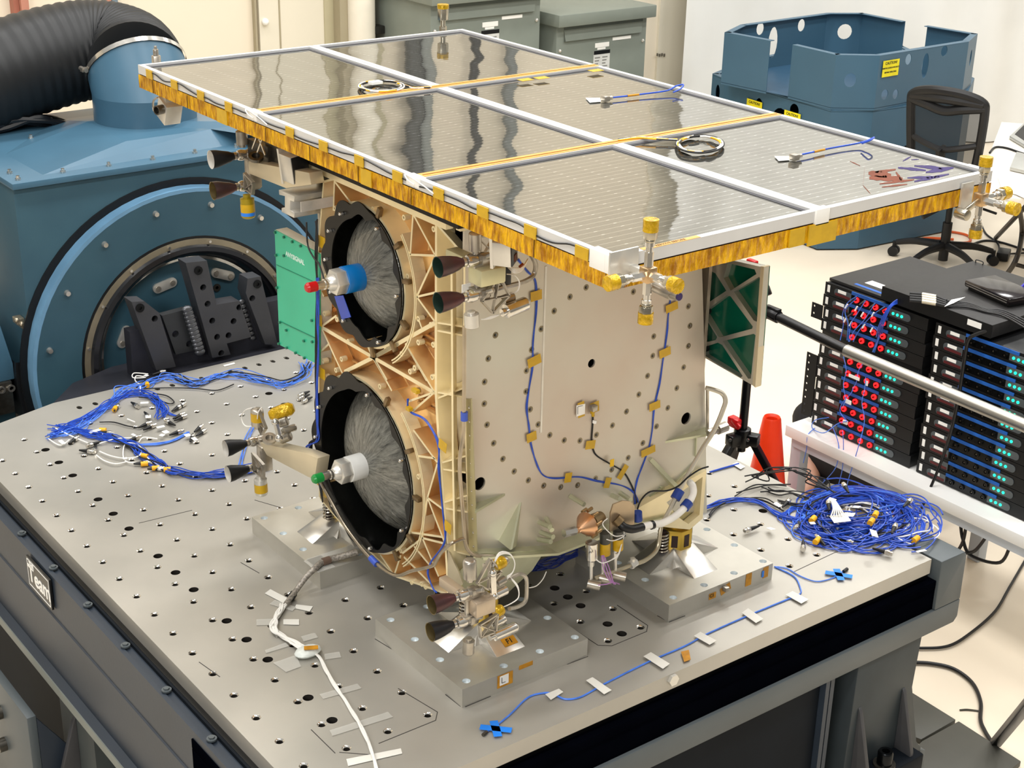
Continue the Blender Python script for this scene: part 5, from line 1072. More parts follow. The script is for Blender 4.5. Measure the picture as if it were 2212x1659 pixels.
for pts in ([(215, 912), (245, 912), (275, 920), (300, 924)], [(330, 850), (360, 855), (376, 868), (365, 872), (335, 862), (300, 858)], [(505, 830), (470, 843), (430, 840), (390, 838), (350, 838), (310, 840)], [(345, 800), (375, 812), (410, 828), (440, 822)]):
    mm.tube([P0(u, v, .006) for u, v in pts], .0019, 6, 6)
part('black_strands', mm, blackc, cl, None, 'stuff')
for u, v, a in ((345, 805, .1), (383, 881, .5), (388, 898, .35), (392, 902, .3), (392, 876, .5), (315, 917, .3), (325, 922, .3), (366, 913, 1.8), (383, 934, .15), (430, 925, .6), (436, 934, .5), (415, 945, .9), (200, 960, 3.3), (205, 970, 4.2), (293, 875, 4.8), (318, 897, 4.6), (292, 947, .2), (160, 950, .6), (190, 975, -.9), (310, 1000, -.4), (340, 1012, -.5), (252, 880, .9), (232, 935, -.8)):
    bnc(cl, u, v, a)
for u, v, a in ((248, 883, .9), (222, 929, -.7), (312, 1002, -.4), (336, 1011, -.4), (361, 1014, -.4), (318, 831, 1.2), (313, 985, -1)):
    c = P0(u, v, .009); d = V((cos(a), sin(a), 0)); part('yellow_tag', MB().cyl(c-d*.010, c+d*.010, .0072, n=12), mat('tag_yellow', '#f2b01a', .4), cl)
for u, v, w, h in ((347, 922, .03, .012), (358, 933, .02, .02), (350, 940, .016, .014), (405, 940, .02, .018), (420, 948, .016, .022), (205, 931, .045, .014), (320, 900, .02, .02), (134, 955, .014, .03), (290, 940, .010, .024), (316, 811, .014, .014), (312, 870, .03, .012), (270, 990, .014, .01)):
    part('paper_flag', MB().box(P0(u, v, .013), (w*.8, h, .001), Matrix.Rotation(R_.uniform(-.6, .6), 3, 'Z')), whitep, cl)
# small cluster of connectors near the left tank
cs = thing('connector_group', 'little group of three connectors on the table behind the lower left thrusters', 'connectors', P0(665, 858))
for u, v, a in ((655, 851, 3.4), (655, 858, 3.4), (662, 864, 3.5)): bnc(cs, u, v, a)
# tangle on the right side of the table
ct = thing('cable_tangle', 'big tangled pile of blue cables with connectors at the right of the table', 'cables', P0(1850, 1130))
def loops(n, cu, cv, ru, rv, m_, seed, r=.0021, hmax=.05, nm='coiled_cable', lab=None):
    rr = random.Random(seed); mm = MB()
    for k in range(n):
        a0 = rr.uniform(0, 6.28); tot = rr.uniform(3, 11); P = []; su = rr.uniform(.45, 1); sv = rr.uniform(.45, 1); ou = rr.gauss(0, 1)*ru*.16; ov = rr.gauss(0, 1)*rv*.16; hh = rr.uniform(.1, 1)**1.3
        f1, f2 = rr.uniform(0, 6), rr.uniform(0, 6)
        for i in range(int(tot*3.2)):
            a = a0+i/3.2; w = 1+.14*sin(2.3*a+f1)+.08*sin(3.7*a+f2)
            cc_ = 1-abs(ou)/ru*.3; u = cu+ou+ru*su*w*cos(a); v = cv+ov+rv*sv*w*sin(a)
            dome = max(0, 1-((u-cu)/ru)**2*.8-((v-cv)/rv)**2*.8)
            P.append(P0(u, v, 0)+V((0, 0, .004+hmax*hh*dome*(.75+.25*sin(1.7*a+f2)))))
        mm.tube(P, r, 5, 3)
    return part(nm, mm, m_, ct, lab, 'stuff')
loops(46, 1848, 1125, 128, 62, bluec, 31, lab='blue coiled cables'); loops(16, 1850, 1120, 125, 60, mat('deep_blue', '#12349a', .35), 32); loops(7, 1855, 1120, 125, 58, bluel, 33)
loops(6, 1840, 1125, 120, 55, blackc, 34); loops(7, 1850, 1120, 95, 45, whitec, 35, lab='white cables in the pile')
loops(7, 1955, 1140, 72, 50, bluec, 36, hmax=.02); loops(2, 1965, 1150, 60, 40, whitec, 38, hmax=.015)
bundle(ct, [(1525, 1105), (1560, 1090), (1600, 1083), (1640, 1090), (1680, 1110), (1720, 1125)], 6, .012, .0018, bluec, 'blue_strands', seed=41)
bundle(ct, [(1530, 1118), (1545, 1095), (1600, 1075), (1650, 1080), (1690, 1105)], 3, .01, .0018, blackc, 'black_strands', seed=42)
bundle(ct, [(1620, 1040), (1650, 1030), (1690, 1015), (1735, 1022), (1770, 1045), (1800, 1070)], 5, .03, .0019, blackc, 'black_strands', 'loose black cables behind the pile', seed=43, lift=[.01, .03, .06, .06, .03, .01])
bundle(ct, [(1640, 1060), (1680, 1062), (1720, 1070), (1760, 1080), (1730, 1095), (1680, 1085)], 4, .02, .0019, blackc, 'black_strands', seed=44)
bundle(ct, [(1590, 1075), (1630, 1055), (1660, 1045), (1700, 1050)], 2, .01, .0018, blackc, 'black_strands', seed=46)
for u, v, a in ((1735, 1180, 3.9), (1723, 1136, 3.5), (1770, 1165, 1.2), (1830, 1168, -1.4), (1853, 1163, -1.1), (1912, 1192, -1.2), (1932, 1140, .5), (1620, 1143, 3.1), (1826, 1052, 1), (1700, 1085, .4), (1790, 1090, .8), (1962, 1085, .3)):
    bnc(ct, u, v, a, .055, .012 if u < 1740 or v > 1160 else .05)
for u, v, a, hh in ((1765, 1168, .3, .012), (1756, 1122, .4, .03), (1882, 1127, .4, .04), (1891, 1112, .5, .04), (1978, 1165, .2, .012)):
    c = P0(u, v, hh); d = V((cos(a), sin(a), 0)); part('yellow_tag', MB().cyl(c-d*.012, c+d*.012, .0082, n=12), mat('tag_yellow', ''), ct)
for u, v, w, h in ((1815, 1120, .07, .03), (1830, 1112, .03, .04), (1888, 1152, .05, .018), (1797, 1080, .03, .02), (1665, 1142, .02, .028), (1850, 1095, .02, .02), (1990, 1190, .04, .01), (1755, 1130, .02, .012), (1680, 1090, .02, .02)):
    part('paper_flag', MB().box(P0(u, v, .055 if 1740 < u < 1940 else .014), (w*.7, h, .0012), Matrix.Rotation(R_.uniform(-.5, .9), 3, 'Z') @ Matrix.Rotation(R_.uniform(-.3, .3), 3, 'X')), whitep, ct)
mm = MB()
for k in range(6): mm.tube([P0(1795+k*2, 1078+k, .06), P0(1800+k*3, 1098, .07), P0(1810+k*6-15, 1115, .06)], .002, 5, 4)
part('white_strands', mm, whitec, ct, None, 'stuff')
# cable under the spacecraft
bu = thing('underside_cables', 'blue cables sagging below the spacecraft between the mounting blocks', 'cables', (1.0, .35, ZT))
mm = MB(); rr = random.Random(77)
for k in range(12): mm.tube([oy(1150+rr.uniform(-10, 10), 1225+rr.uniform(-8, 12), .28), oy(1190+rr.uniform(-8, 8), 1215+rr.uniform(-14, 14), .30), oy(1240, 1190+rr.uniform(-16, 14), .32), oy(1290, 1175+rr.uniform(-16, 14), .34), oy(1340, 1160+rr.uniform(-12, 12), .36)], .0024, 5, 6)
part('blue_strands', mm, mat('deep_blue', ''), bu, None, 'stuff')
# taped blue sensor lead along the front of the table
lead = [(1045, 1585), (1068, 1570), (1100, 1545), (1140, 1507), (1175, 1497), (1195, 1499), (1220, 1510), (1250, 1507), (1280, 1492), (1310, 1475), (1400, 1430), (1480, 1395), (1530, 1368), (1620, 1328), (1700, 1295), (1728, 1283), (1728, 1268), (1715, 1245), (1675, 1225)]
wl_ = single('sensor_lead', MB().tube([P0(u, v, .0025) for u, v in lead], .0021, 6, 6), bluel, 'long thin blue sensor lead taped along the front edge of the table', 'cable')
part('lead_tip', MB().cyl(P0(1052, 1581, .004), P0(1043, 1588, .004), .004, n=8), steeld, wl_)
wl2 = single('sensor_lead', MB().tube([P0(u, v, .0025) for u, v in ((1672, 1224), (1700, 1228), (1730, 1245), (1765, 1256), (1800, 1248), (1815, 1238), (1826, 1232))], .0016, 6, 6), bluel, 'short faint blue lead running from the right block to the blue tape cross', 'cable')
part('lead_tip', MB().cyl(P0(1822, 1235, .004), P0(1830, 1229, .004), .0045, n=8), black, wl2)
bt = mat('painters_tape', '#1d7fe8', .5, 0, .05); wt = mat('masking_tape', '#dddbd3', .5, 0, .03); ct_ = mat('clear_tape', '#d2d0c8', .25, 0, .03, alpha=.45)
def strip(name, quad, m_, lab, cat='tape', grp=None, h=.0012, **k):
    return single(name, MB().prism([P0(u, v, h) for u, v in quad], (0, 0, .0006)), m_, lab, cat, grp, **k)
def crossq(u, v, l1, l2, a):  # painter's tape cross
    c = P0(u, v, .005); mm = MB()
    for an, L in ((a, l1), (a+1.9, l2)):
        d = V((cos(an), sin(an), 0)); n = V((-d.y, d.x, 0))*.009; mm.prism([c-d*L-n, c+d*L-n, c+d*L+n, c-d*L+n], (0, 0, .0006))
    return mm
single('blue_tape_cross', crossq(1071, 1574, .034, .028, 2.35), bt, 'blue tape cross near the front corner of the table holding the lead tip', 'tape')
single('blue_tape_cross', crossq(1812, 1241, .034, .028, 2.2), bt, 'blue tape cross near the right corner of the table', 'tape')
T_ = [((1178, 1500), (1207, 1488), (1217, 1495), (1190, 1512)), ((1266, 1470), (1280, 1463), (1321, 1491), (1305, 1500)), ((1390, 1418), (1406, 1409), (1447, 1434), (1432, 1445)), ((1499, 1374), (1513, 1365), (1548, 1384), (1533, 1393)), ((1602, 1324), (1616, 1314), (1649, 1337), (1633, 1346)), ((1697, 1285), (1712, 1277), (1747, 1295), (1731, 1304))]
for i, q in enumerate(T_): strip('white_tape_strip', q, wt, 'short white tape over the blue lead on the front edge, %s from the left' % ordn(i), h=.005)
strip('amber_tape_scrap', ((1471, 1408), (1488, 1404), (1492, 1425), (1478, 1430)), kaptond, 'crumpled amber tape scrap on the front edge of the table', h=.004)
mm = MB(); c = P0(1478, 1432, .006); rr = random.Random(3)
hexb = oy(1452, 1467, Y0); single('hex_plug', MB().cyl(hexb, hexb+V((0, -.008, 0)), .0145, n=6), alu, 'hexagonal steel plug in the front side of the table top', 'plug')
strip('white_tape_strip', ((1582, 1003), (1592, 998), (1610, 1008), (1600, 1014)), wt, 'white tape at the far right edge of the table beside the tripod', h=.004)
single('sensor_lead', MB().tube([P0(1533, 1020), P0(1560, 1012), P0(1596, 1002)], .003, 6, 5), bluec, 'short blue cable taped at the far right edge of the table', 'cable')
strip('white_tape_strip', ((482, 789), (506, 783), (508, 786), (485, 792)), wt, 'thin white sticker near the far edge of the table below the adapter')
# white harness in front of the spacecraft
wh = thing('wire_harness', 'braided cable breaking out into white wires that run off the front of the table', 'harness', P0(640, 1350))
h3 = ZT+.047
part('braided_sleeve', MB().tube([oz(772, 1192, h3+.02), oz(735, 1203, h3+.012), oz(700, 1212, h3+.010), oz(680, 1228, h3+.008), oz(660, 1248, ZT+.04), oz(640, 1275, ZT+.02), oz(618, 1304, ZT+.012)], lambda t: .009-.0025*t, 12, 6), mat('braid', '#aaa297', .4, .3, .3, 200), wh, 'grey braided sleeve')
part('black_tie', MB().cyl(P0(634, 1283, .012), P0(628, 1292, .012), .0095, n=14), black, wh)
part('brown_sleeve', MB().cyl(oz(712, 1209, h3+.011), oz(697, 1214, h3+.011), .0098, n=14), mat('brown_sleeve', '#6a5548', .5), wh)
hp_ = [(612, 1307), (600, 1325), (592, 1345), (592, 1362), (610, 1376), (635, 1387), (655, 1400), (675, 1410)]
rr = random.Random(15); mm = MB()
for k in range(16):
    s = .011; mm.tube([P0(u+rr.uniform(-7, 7), v+rr.uniform(-4, 4), .004+rr.uniform(0, .010)) for u, v in hp_], .0022, 6, 5)
part('fanned_wires', mm, whitec, wh, 'fan of white wires', 'stuff')
mm = MB()
for k in range(7): mm.tube([P0(u+rr.uniform(-2.5, 2.5), v+rr.uniform(-1.5, 1.5), .004+rr.uniform(0, .006)) for u, v in ((672, 1405), (690, 1420), (705, 1448), (722, 1478), (742, 1508), (765, 1545), (785, 1580), (802, 1620), (814, 1665), (822, 1720))], .0026, 6, 5)
part('white_wires', mm, whitec, wh, 'white wires running to the front edge')
part('taped_joint', MB().sph(P0(665, 1407, .010), .030, 16, 8, (1.1, .75, .38)), mat('tape_wrap', '#dfe4de', .35, 0, .1, 30, .3, 60), wh, 'wad of clear tape around the joint')
part('amber_patch', MB().box(P0(672, 1399, .024), (.032, .014, .002), Matrix.Rotation(-.5, 3, 'Z')), kaptond, wh)
strips = [((572, 1282), (584, 1273), (628, 1296), (618, 1306), 'above the black tie of the harness'), ((582, 1305), (594, 1296), (640, 1312), (632, 1320), 'below the black tie of the harness'), ((640, 1306), (676, 1310), (669, 1321), (636, 1314), 'right of the black tie of the harness'), ((554, 1338), (590, 1337), (590, 1350), (554, 1351), 'left of the fanned white wires'), ((612, 1338), (646, 1338), (646, 1350), (612, 1349), 'right of the fanned white wires'),
          ((585, 1363), (596, 1359), (604, 1370), (598, 1378), 'small piece below the fanned wires'), ((650, 1375), (680, 1367), (687, 1377), (656, 1386), 'above right of the taped joint'), ((572, 1405), (618, 1388), (624, 1396), (575, 1411), 'left of the taped joint'), ((701, 1413), (733, 1408), (737, 1420), (702, 1425), 'right of the taped joint'), ((590, 1432), (640, 1415), (650, 1440), (618, 1452), 'below left of the taped joint'),
          ((690, 1500), (772, 1477), (781, 1487), (698, 1510), 'over the white wires in the middle of their run'), ((712, 1578), (838, 1538), (849, 1549), (718, 1590), 'second long piece over the white wires'), ((748, 1640), (866, 1617), (869, 1628), (752, 1655), 'nearest long piece at the end of the white wires')]
for q in strips: strip('clear_tape_strip', q[:4], ct_ if q[4][0] in 'lbos' or 'over' in q[4] or 'taped' in q[4] else wt, 'translucent tape strip %s' % q[4], h=.0015)
def ftape(u, v, w, d_, lab):
    c = oz(u, v, h3+.001); return single('clear_tape_strip', MB().bx(c.x-w/2, c.x+w/2, c.y-d_/2, c.y+d_/2, h3+.0006, h3+.0012), ct_, lab, 'tape')
ftape(725, 1200, .14, .05, 'clear tape over the braided sleeve on the back left block'); ftape(690, 1218, .05, .07, 'clear tape at the corner of the back left block')
# coils and taped sensors on the solar panels
ZS = ZP-.005
def coil(cu, cv, ru, rv, lab, tail):
    t = thing('coiled_leads', lab, 'cables', oz(cu, cv, ZS)); rr = random.Random(int(cu))
    for nm_, m_, n in (('white_lead', whitec, 4), ('black_lead', blackc, 5), ('yellow_lead', mat('tag_yellow', ''), 2)):
        mm = MB()
        for k in range(n):
            P = []; a0 = rr.uniform(0, 6); s = rr.uniform(.84, 1.02)
            for i in range(14): a = a0+i*.5; P.append(oz(cu+ru*s*cos(a), cv+rv*s*sin(a), ZS+.004+rr.uniform(0, .005)))
            mm.tube(P, .0022, 6, 4)
        for k in range(1 if m_ is whitec else 2): mm.tube([oz(u+rr.uniform(-2, 2), v+rr.uniform(-1.5, 1.5), ZS+.008) for u, v in tail], .0018, 5, 5)
        part(nm_, mm, m_, t)
    return t
t = coil(1512, 311, 52, 19, 'coil of white, black and yellow leads on the near right solar panel', [(1465, 302), (1420, 300), (1380, 298), (1335, 302)])
t = coil(824, 186, 50, 12, 'coil of white, black and yellow leads on the far left solar panel', [(860, 180), (880, 186), (900, 190), (930, 188)])
part('tie', MB().box(oz(811, 178, ZS+.01), (.03, .02, .006)), whitep, t)
def sensor_on(cu, cv, pts, lab):
    t = thing('taped_sensor', lab, 'sensor', oz(cu, cv, ZS))
    part('pad', MB().prism([oz(cu-15, cv-4, ZS+.001), oz(cu+16, cv-4, ZS+.001), oz(cu+18, cv+4, ZS+.001), oz(cu-6, cv+6, ZS+.001)], (0, 0, .001)), whitep, t, 'white label pad')
    q = oz(cu+28, cv-3, ZS+.007); part('sensor_cube', MB().box(q, (.016, .016, .012)).cyl(q, q+V((.02, .0, 0)), .005, n=8), steel, t, bevel=.001)
    part('lead', MB().tube([oz(u, v, ZS+h) for u, v, h in pts], .0020, 8, 6), bluec, t, 'blue lead'); a = oz(*pts[1][:2], ZS+pts[1][2]); b = oz(*pts[2][:2], ZS+pts[2][2])
    part('amber_sleeve', MB().cyl(a.lerp(b, .3), a.lerp(b, .8), .0028, n=8), kaptond, t)
sensor_on(1280, 216, [(1300, 213, .006), (1340, 209, .006), (1390, 203, .006), (1440, 196, .008), (1460, 186, .014), (1476, 183, .018), (1470, 192, .012), (1455, 199, .01)], 'taped sensor with blue lead on the middle right solar panel')
sensor_on(1688, 342, [(1715, 337, .006), (1745, 331, .006), (1790, 321, .006), (1850, 310, .007), (1872, 304, .012), (1888, 297, .02), (1880, 303, .02), (1862, 310, .01)], 'taped sensor with blue lead on the near right solar panel')
# orange and violet stains of the protective film
def blotch(m_, pts, nm, lab, seed):
    rr = random.Random(seed); mm = MB()
    for (u0, v0), (u1, v1), w in pts:
        n = 9; A_ = []; B_ = []
        for i in range(n+1):
            t_ = i/n; u = u0+(u1-u0)*t_; v = v0+(v1-v0)*t_; ww = w*(.35+.65*sin(pi*min(1, max(0, t_*.9+.05))))*(1+rr.uniform(-.25, .25)); A_.append(oz(u, v-ww, ZS-.0007)); B_.append(oz(u, v+ww, ZS-.0007))
        mm.add(A_+B_, [(i, i+1, n+2+i, n+1+i) for i in range(n)])
    return single(nm, mm, m_, lab, 'stain')
blotch(mat('rust_streak', '#6e3014', .45, 0, .1, spec=.15), [((1876, 374), (1925, 378), 7), ((1878, 384), (1950, 386), 6), ((1890, 372), (1935, 366), 3), ((1900, 397), (1975, 388), 2.5), ((1905, 404), (1960, 398), 1.6), ((1868, 362), (1864, 400), 2.0), ((1864, 400), (1880, 418), 1.2), ((1836, 348), (1858, 358), 1.0), ((1935, 372), (1950, 392), 4)], 'orange_smear', 'orange brown smear on the right corner of the solar array', 1)
blotch(mat('violet_streak', '#2a1a5a', .45, 0, .1, spec=.15), [((1940, 362), (2000, 368), 3.0), ((1975, 358), (2040, 364), 3.2), ((2000, 372), (2060, 362), 4.5), ((1960, 384), (2030, 382), 2.6), ((1975, 392), (2050, 376), 2.8), ((1950, 348), (1968, 338), 1.6), ((1968, 345), (1985, 344), 1.0)], 'violet_smear', 'violet smear on the right corner of the solar array', 2)
# ================= white bench with amplifier stacks
XB = 2.78; ZB = .452; XR = 2.87
benchm = mat('bench_white', '#e4e4e2', .4, 0, .02, 4); benchg = mat('bench_grey', '#bfc6cf', .45, 0, .03)
YL = oz(1697, 917, ZB).y; YRt = -.45
be = thing('bench', 'low white bench carrying two stacks of amplifiers', 'bench', (3.0, .5, 0))
part('bench_top', MB().bx(XB, 3.32, YRt, YL, ZB-.045, ZB), benchm, be, bevel=.004)
part('apron', MB().bx(XB+.02, XB+.04, YRt, YL-.02, ZB-.085, ZB-.045).bx(3.27, 3.29, YRt, YL-.02, ZB-.085, ZB-.045), benchg, be)
for y in (YL-.06, YL-.62, -.35): 
    part('leg', MB().bx(XB+.03, XB+.08, y-.0, y+.05, 0, ZB-.045), benchg, be, bevel=.003); part('leg', MB().bx(3.22, 3.27, y-.0, y+.05, 0, ZB-.045), benchg, be, bevel=.003)
rk = mat('rack_black', '#0e0f11', .42, 0, .1, 40); rkt = mat('rack_top', '#2b2a2a', .5, .2, .1, 60); win = mat('window_grey', '#5f6568', .25, .2, .15, 20); tpb = mat('blue_marking_tape', '#1c5fb8', .5, 0, .15, 30)
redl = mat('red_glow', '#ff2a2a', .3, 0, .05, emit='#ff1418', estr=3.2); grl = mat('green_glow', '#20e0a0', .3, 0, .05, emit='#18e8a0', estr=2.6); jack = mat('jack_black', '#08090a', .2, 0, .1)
_zt, _zb = ox(1802, 627, XR).z, ox(1783, 914, XR).z; U = (_zt-_zb)/11; W19 = .463; ZR = _zb-U/2
def pill(x, ya, yb, z, h, dx):
    P = []; r = h/2
    for k in range(9): a = pi/2+pi*k/8; P.append(V((x, ya-r*0-r*cos(a)*-1*-1-r if 0 else ya-r+(-r*cos(a)) , z+r*sin(a))))
    for k in range(9): a = -pi/2+pi*k/8; P.append(V((x, yb+r-r*cos(a), z+r*sin(a))))
    return MB().prism(P, (dx, 0, 0))
def amp(kind, lab, grp):
    """one amplifier in its own coordinates: front at x=0 facing -X, left end y=0, base z=0"""
    t = thing('amplifier', lab, 'amplifier', (0, 0, 0), grp)
    part('chassis', MB().bx(.0, .40, -W19, 0, .001, U-.0015), rk, t, local=True, bevel=.002)
    part('faceplate', MB().bx(-.004, .0, -W19-.002, .002, .001, U-.001), rk, t, local=True)
    part('window', pill(-.0065, -.044, -.392, U*.48, .026, .003), win, t, local=True, label='long grey rounded window')
    part('tape', MB().bx(-.0075, -.004, -.30 if kind == 'red' else -.335, -.125, U*.74, U*.98), tpb, t, 'strip of blue tape', local=True)
    part('sticker', MB().bx(-.0075, -.006, -.100, -.062, U*.5, U*.74), whitep, t, local=True)
    part('side_tag', MB().bx(-.0055, -.004, -.022, -.010, U*.25, U*.8), whitep, t, local=True)
    part('red_panel', MB().bx(-.007, -.006, -.12, -.05, U*.22, U*.42), mat('maroon', '#5a1c20', .4), t, local=True)
    part('jack_strip', MB().bx(-.0075, -.005, -.30, -.125, U*.2, U*.72), jack, t, local=True)
    for k in range(4):
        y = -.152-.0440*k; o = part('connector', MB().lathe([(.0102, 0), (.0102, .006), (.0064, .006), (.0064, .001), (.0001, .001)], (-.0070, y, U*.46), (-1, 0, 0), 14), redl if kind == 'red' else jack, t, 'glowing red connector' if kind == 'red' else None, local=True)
        part('pin', MB().cyl((-.007, y, U*.46), (-.017 if kind == 'red' else -.012, y, U*.46), .0032, n=8), jack if kind == 'red' else steeld, o, local=True)
    for k in range(3): part('indicator', MB().cyl((-.0066, -.317-.019*k, U*.46), (-.0085, -.317-.019*k, U*.46), .0052, n=10), grl, t, 'green indicator light', local=True)
    return t
yl0 = ox(1783, 640, XR).y; ztop = ox(1783, 606, XR).z
rowsL = [0, 1, 2, 3, 5, 6, 7, 8, 9, 10, 11]; proto = amp('red', '', 'amplifiers with glowing red connectors in the left stack')
names = ['topmost amplifier of the left stack', 'second amplifier from the top of the left stack', 'third amplifier from the top of the left stack', 'fourth amplifier from the top of the left stack, above the gap', 'amplifier just below the gap in the left stack', 'second amplifier below the gap in the left stack', 'third amplifier below the gap in the left stack', 'fifth amplifier from the bottom of the left stack' , 'third amplifier from the bottom of the left stack', 'second amplifier from the bottom of the left stack', 'bottom amplifier of the left stack, on the bench']
names[7] = 'fourth amplifier from the bottom of the left stack'
NR = 12
for i, r in enumerate(rowsL):
    o = proto if i == 0 else dup(proto, (0, 0, 0)); o.location = (XR, yl0+.004*sin(r*2.1), ZR+(NR-1-r)*U); o['label'] = names[i]+', with red connectors'
t = thing('spacer_shelf', 'black blank shelf filling the gap in the left amplifier stack', 'shelf', (XR, yl0, ZR+7*U)); part('chassis', MB().bx(XR+.003, XR+.4, yl0-W19, yl0, ZR+.001+7*U, ZR+8*U), rk, t, bevel=.002)
yr0 = ox(2022, 720, XR).y; proto2 = amp('blk', '', 'amplifiers with black connectors in the right stack')
for i in range(12):
    o = proto2 if i == 0 else dup(proto2, (0, 0, 0)); o.location = (XR, yr0+.004*sin(i*1.7), ZR+(11-i)*U)
    o['label'] = ('topmost' if i == 0 else 'bottom' if i == 11 else ordn(i)+' from the top')+' amplifier of the right stack, black connectors and green lights'
# rack ears
ear = mat('ear_black', '#111214', .45, .2)
for (u, v0, v1), lab in (((1768, 657, 690), 'upper black rack ear sticking out left of the left stack'), ((1757, 765, 905), 'long lower black rack ear left of the left stack')):
    a = ox(u, v0, XR-.006); b = ox(u, v1, XR-.006); y1 = ox(u-14, v0, XR-.006).y; y0 = yl0+.002
    cy_ = (y0+y1)/2; hz_ = [circle((XR-.006, y1-.012, z), .0042, 10, 'x') for z in [a.z-.012-.028*k for k in range(max(1, int((a.z-b.z)/.028)))]]
    single('rack_ear', MB().holes([[V((XR-.006, y1, a.z)), V((XR-.006, y0, a.z)), V((XR-.006, y0, b.z)), V((XR-.006, y1, b.z))]]+hz_, (.003, 0, 0)), ear, lab, 'rack ear')
# top boxes
zt0 = ZR+12*U
tl = thing('rack_unit', 'black rack unit with blue tape lying on top of the left stack', 'rack unit', (XR, yl0, zt0))
part('case', MB().bx(XR+.012, XR+.46, yl0-W19, yl0+.0, zt0+.0005, zt0+.012), rkt, tl, bevel=.001)
part('blue_tape', MB().bx(XR+.03, XR+.045, yl0-.34, yl0-.10, zt0+.012, zt0+.013), tpb, tl); q = oz(1897, 616, zt0+.013); part('sticker', MB().bx(q.x-.02, q.x+.02, q.y-.045, q.y+.045, zt0+.012, zt0+.0132), whitep, tl)
ZU = zt0+.013; a = oz(1909, 617, ZU+.047); b = oz(2143, 703, ZU+.047)
t = thing('computer_case', 'flat black 1U computer case bridging the two stacks', 'computer', (a.x, (a.y+b.y)/2, ZU))
x_ = (a.x+b.x)/2
part('case', MB().bx(x_, x_+.50, b.y, a.y, ZU, ZU+.047), rkt, t, bevel=.002); part('front', MB().bx(x_-.003, x_, b.y, a.y, ZU, ZU+.047), rk, t)
q = ox(2105, 700, x_-.003); part('sticker', MB().bx(x_-.004, x_-.003, q.y-.028, q.y+.028, q.z-.010, q.z+.010), whitep, t)
part('handle', MB().tube([(x_+.49, a.y-.02, ZU+.047), (x_+.49, a.y-.02, ZU+.058), (x_+.49, a.y-.05, ZU+.058), (x_+.49, a.y-.05, ZU+.047)], .002, 6, 3), black, t)
hd = oz(2120, 645, ZU+.047); R = Matrix.Rotation(-.18, 3, 'Z'); t = thing('portable_recorder', 'glossy dark portable recorder with two silver stripes on the black case', 'recorder', hd)
part('body', MB().box(hd+V((.08, -.02, .022)), (.14, .22, .026), R), mat('burgundy_black', '#1a1315', .12, .1, .1, spec=.7), t, bevel=.008); part('base', MB().box(hd+V((.085, -.02, .004)), (.12, .20, .012), R), black, t)
for k in range(2): part('stripe', MB().box(hd+V((.08, -.02, .018+.008*k))+R @ V((-.0705, 0, 0)), (.002, .20, .0025), R), chrome, t)
cbm = MB().tube([hd+V((.13, -.05, .02)), hd+V((.19, -.06, .05)), hd+V((.22, -.10, .05)), hd+V((.20, -.14, .01))], .005, 8, 6); single('data_cable', cbm, mat('indigo_cable', '#2a22a8', .35), 'indigo cable looping behind the portable recorder', 'cable')
# thick leads over the case
bn = thing('lead_splice', 'bunch of blue leads joined to black leads with pale connectors on the black case', 'cables', oz(2010, 643, ZU+.05))
mm = MB()
for k in range(4): mm.tube([ox(1893+k*4, 728-k*2, XR-.03), ox(1900+k*3, 700, XR-.05), ox(1918+k*2, 665, XR-.04), ox(1940, 646+k*3, x_+.00), ox(1965, 636+k*4, x_+.03)], .0022, 6, 6)
part('blue_lead', mm, bluec, bn); mm = MB(); mb2 = MB(); mb3 = MB()
for k in range(4):
    a = oz(1965, 634+k*5, ZU+.055); b = oz(1992, 636+k*5, ZU+.055); c = oz(2022, 641+k*5, ZU+.055); d = oz(2045, 650+k*4, ZU+.053); mm.cyl(a, b, .006, n=8); mb2.cyl(b, c, .0075, n=10); mm.cyl(c, d, .006, n=8)
    mb3.tube([d, oz(2090, 655+k*3, ZU+.052), oz(2130, 668+k*2, ZU+.052), oz(2170, 672+k*4, ZU+.052), oz(2230, 700+k*6, ZU+.04)], .0035, 7, 6)
part('boot', mm, black, bn); part('coupler', mb2, mat('pale_coupler', '#d8cfb8', .3, .5), bn); part('black_lead', mb3, blackc, bn)
single('white_tape_strip', MB().prism([oz(2040, 663, ZU+.058), oz(2055, 648, ZU+.058), oz(2085, 642, ZU+.058), (oz(2060, 655, ZU+.058))], (0, 0, .001)), whitep, 'white tape tag around the black leads on the computer case', 'tape')
# blue leads hanging on the left stack
lw = thing('hanging_leads', 'thin blue leads hanging across the front of the left amplifier stack', 'cables', (XR-.03, yl0-.1, ZB)); mm = MB(); mt_ = MB()
for i, pts in enumerate(([(1850, 640), (1830, 655), (1820, 680), (1822, 700), (1815, 735)], [(1850, 645), (1826, 670), (1832, 700), (1830, 735)], [(1869, 650), (1850, 680), (1838, 700), (1833, 738)], [(1890, 655), (1868, 690), (1845, 715), (1835, 738)], [(1911, 662), (1880, 685), (1855, 715), (1843, 738)], [(1822, 770), (1828, 800), (1822, 830), (1826, 862), (1820, 880)], [(1868, 780), (1855, 800), (1850, 825), (1843, 838), (1838, 850), (1820, 870), (1815, 890), (1830, 910)], [(1870, 815), (1868, 840), (1862, 870), (1867, 900), (1865, 925), (1850, 980), (1833, 1035), (1830, 1050)], [(1790, 902), (1760, 908), (1755, 925), (1780, 935), (1810, 915), (1830, 910)], [(1820, 930), (1822, 960), (1820, 1010), (1812, 1045)], [(1800, 925), (1812, 965), (1805, 1010), (1775, 1045)], [(1760, 925), (1745, 940), (1742, 970), (1735, 1000)], [(1880, 700), (1898, 720), (1893, 745), (1885, 760)])):
    mm.tube([ox(u, v, XR-.028-.004*(i % 3)-(.05 if v > 925 else 0)) for u, v in pts], .0017, 5, 6)
part('blue_lead', mm, bluel, lw)
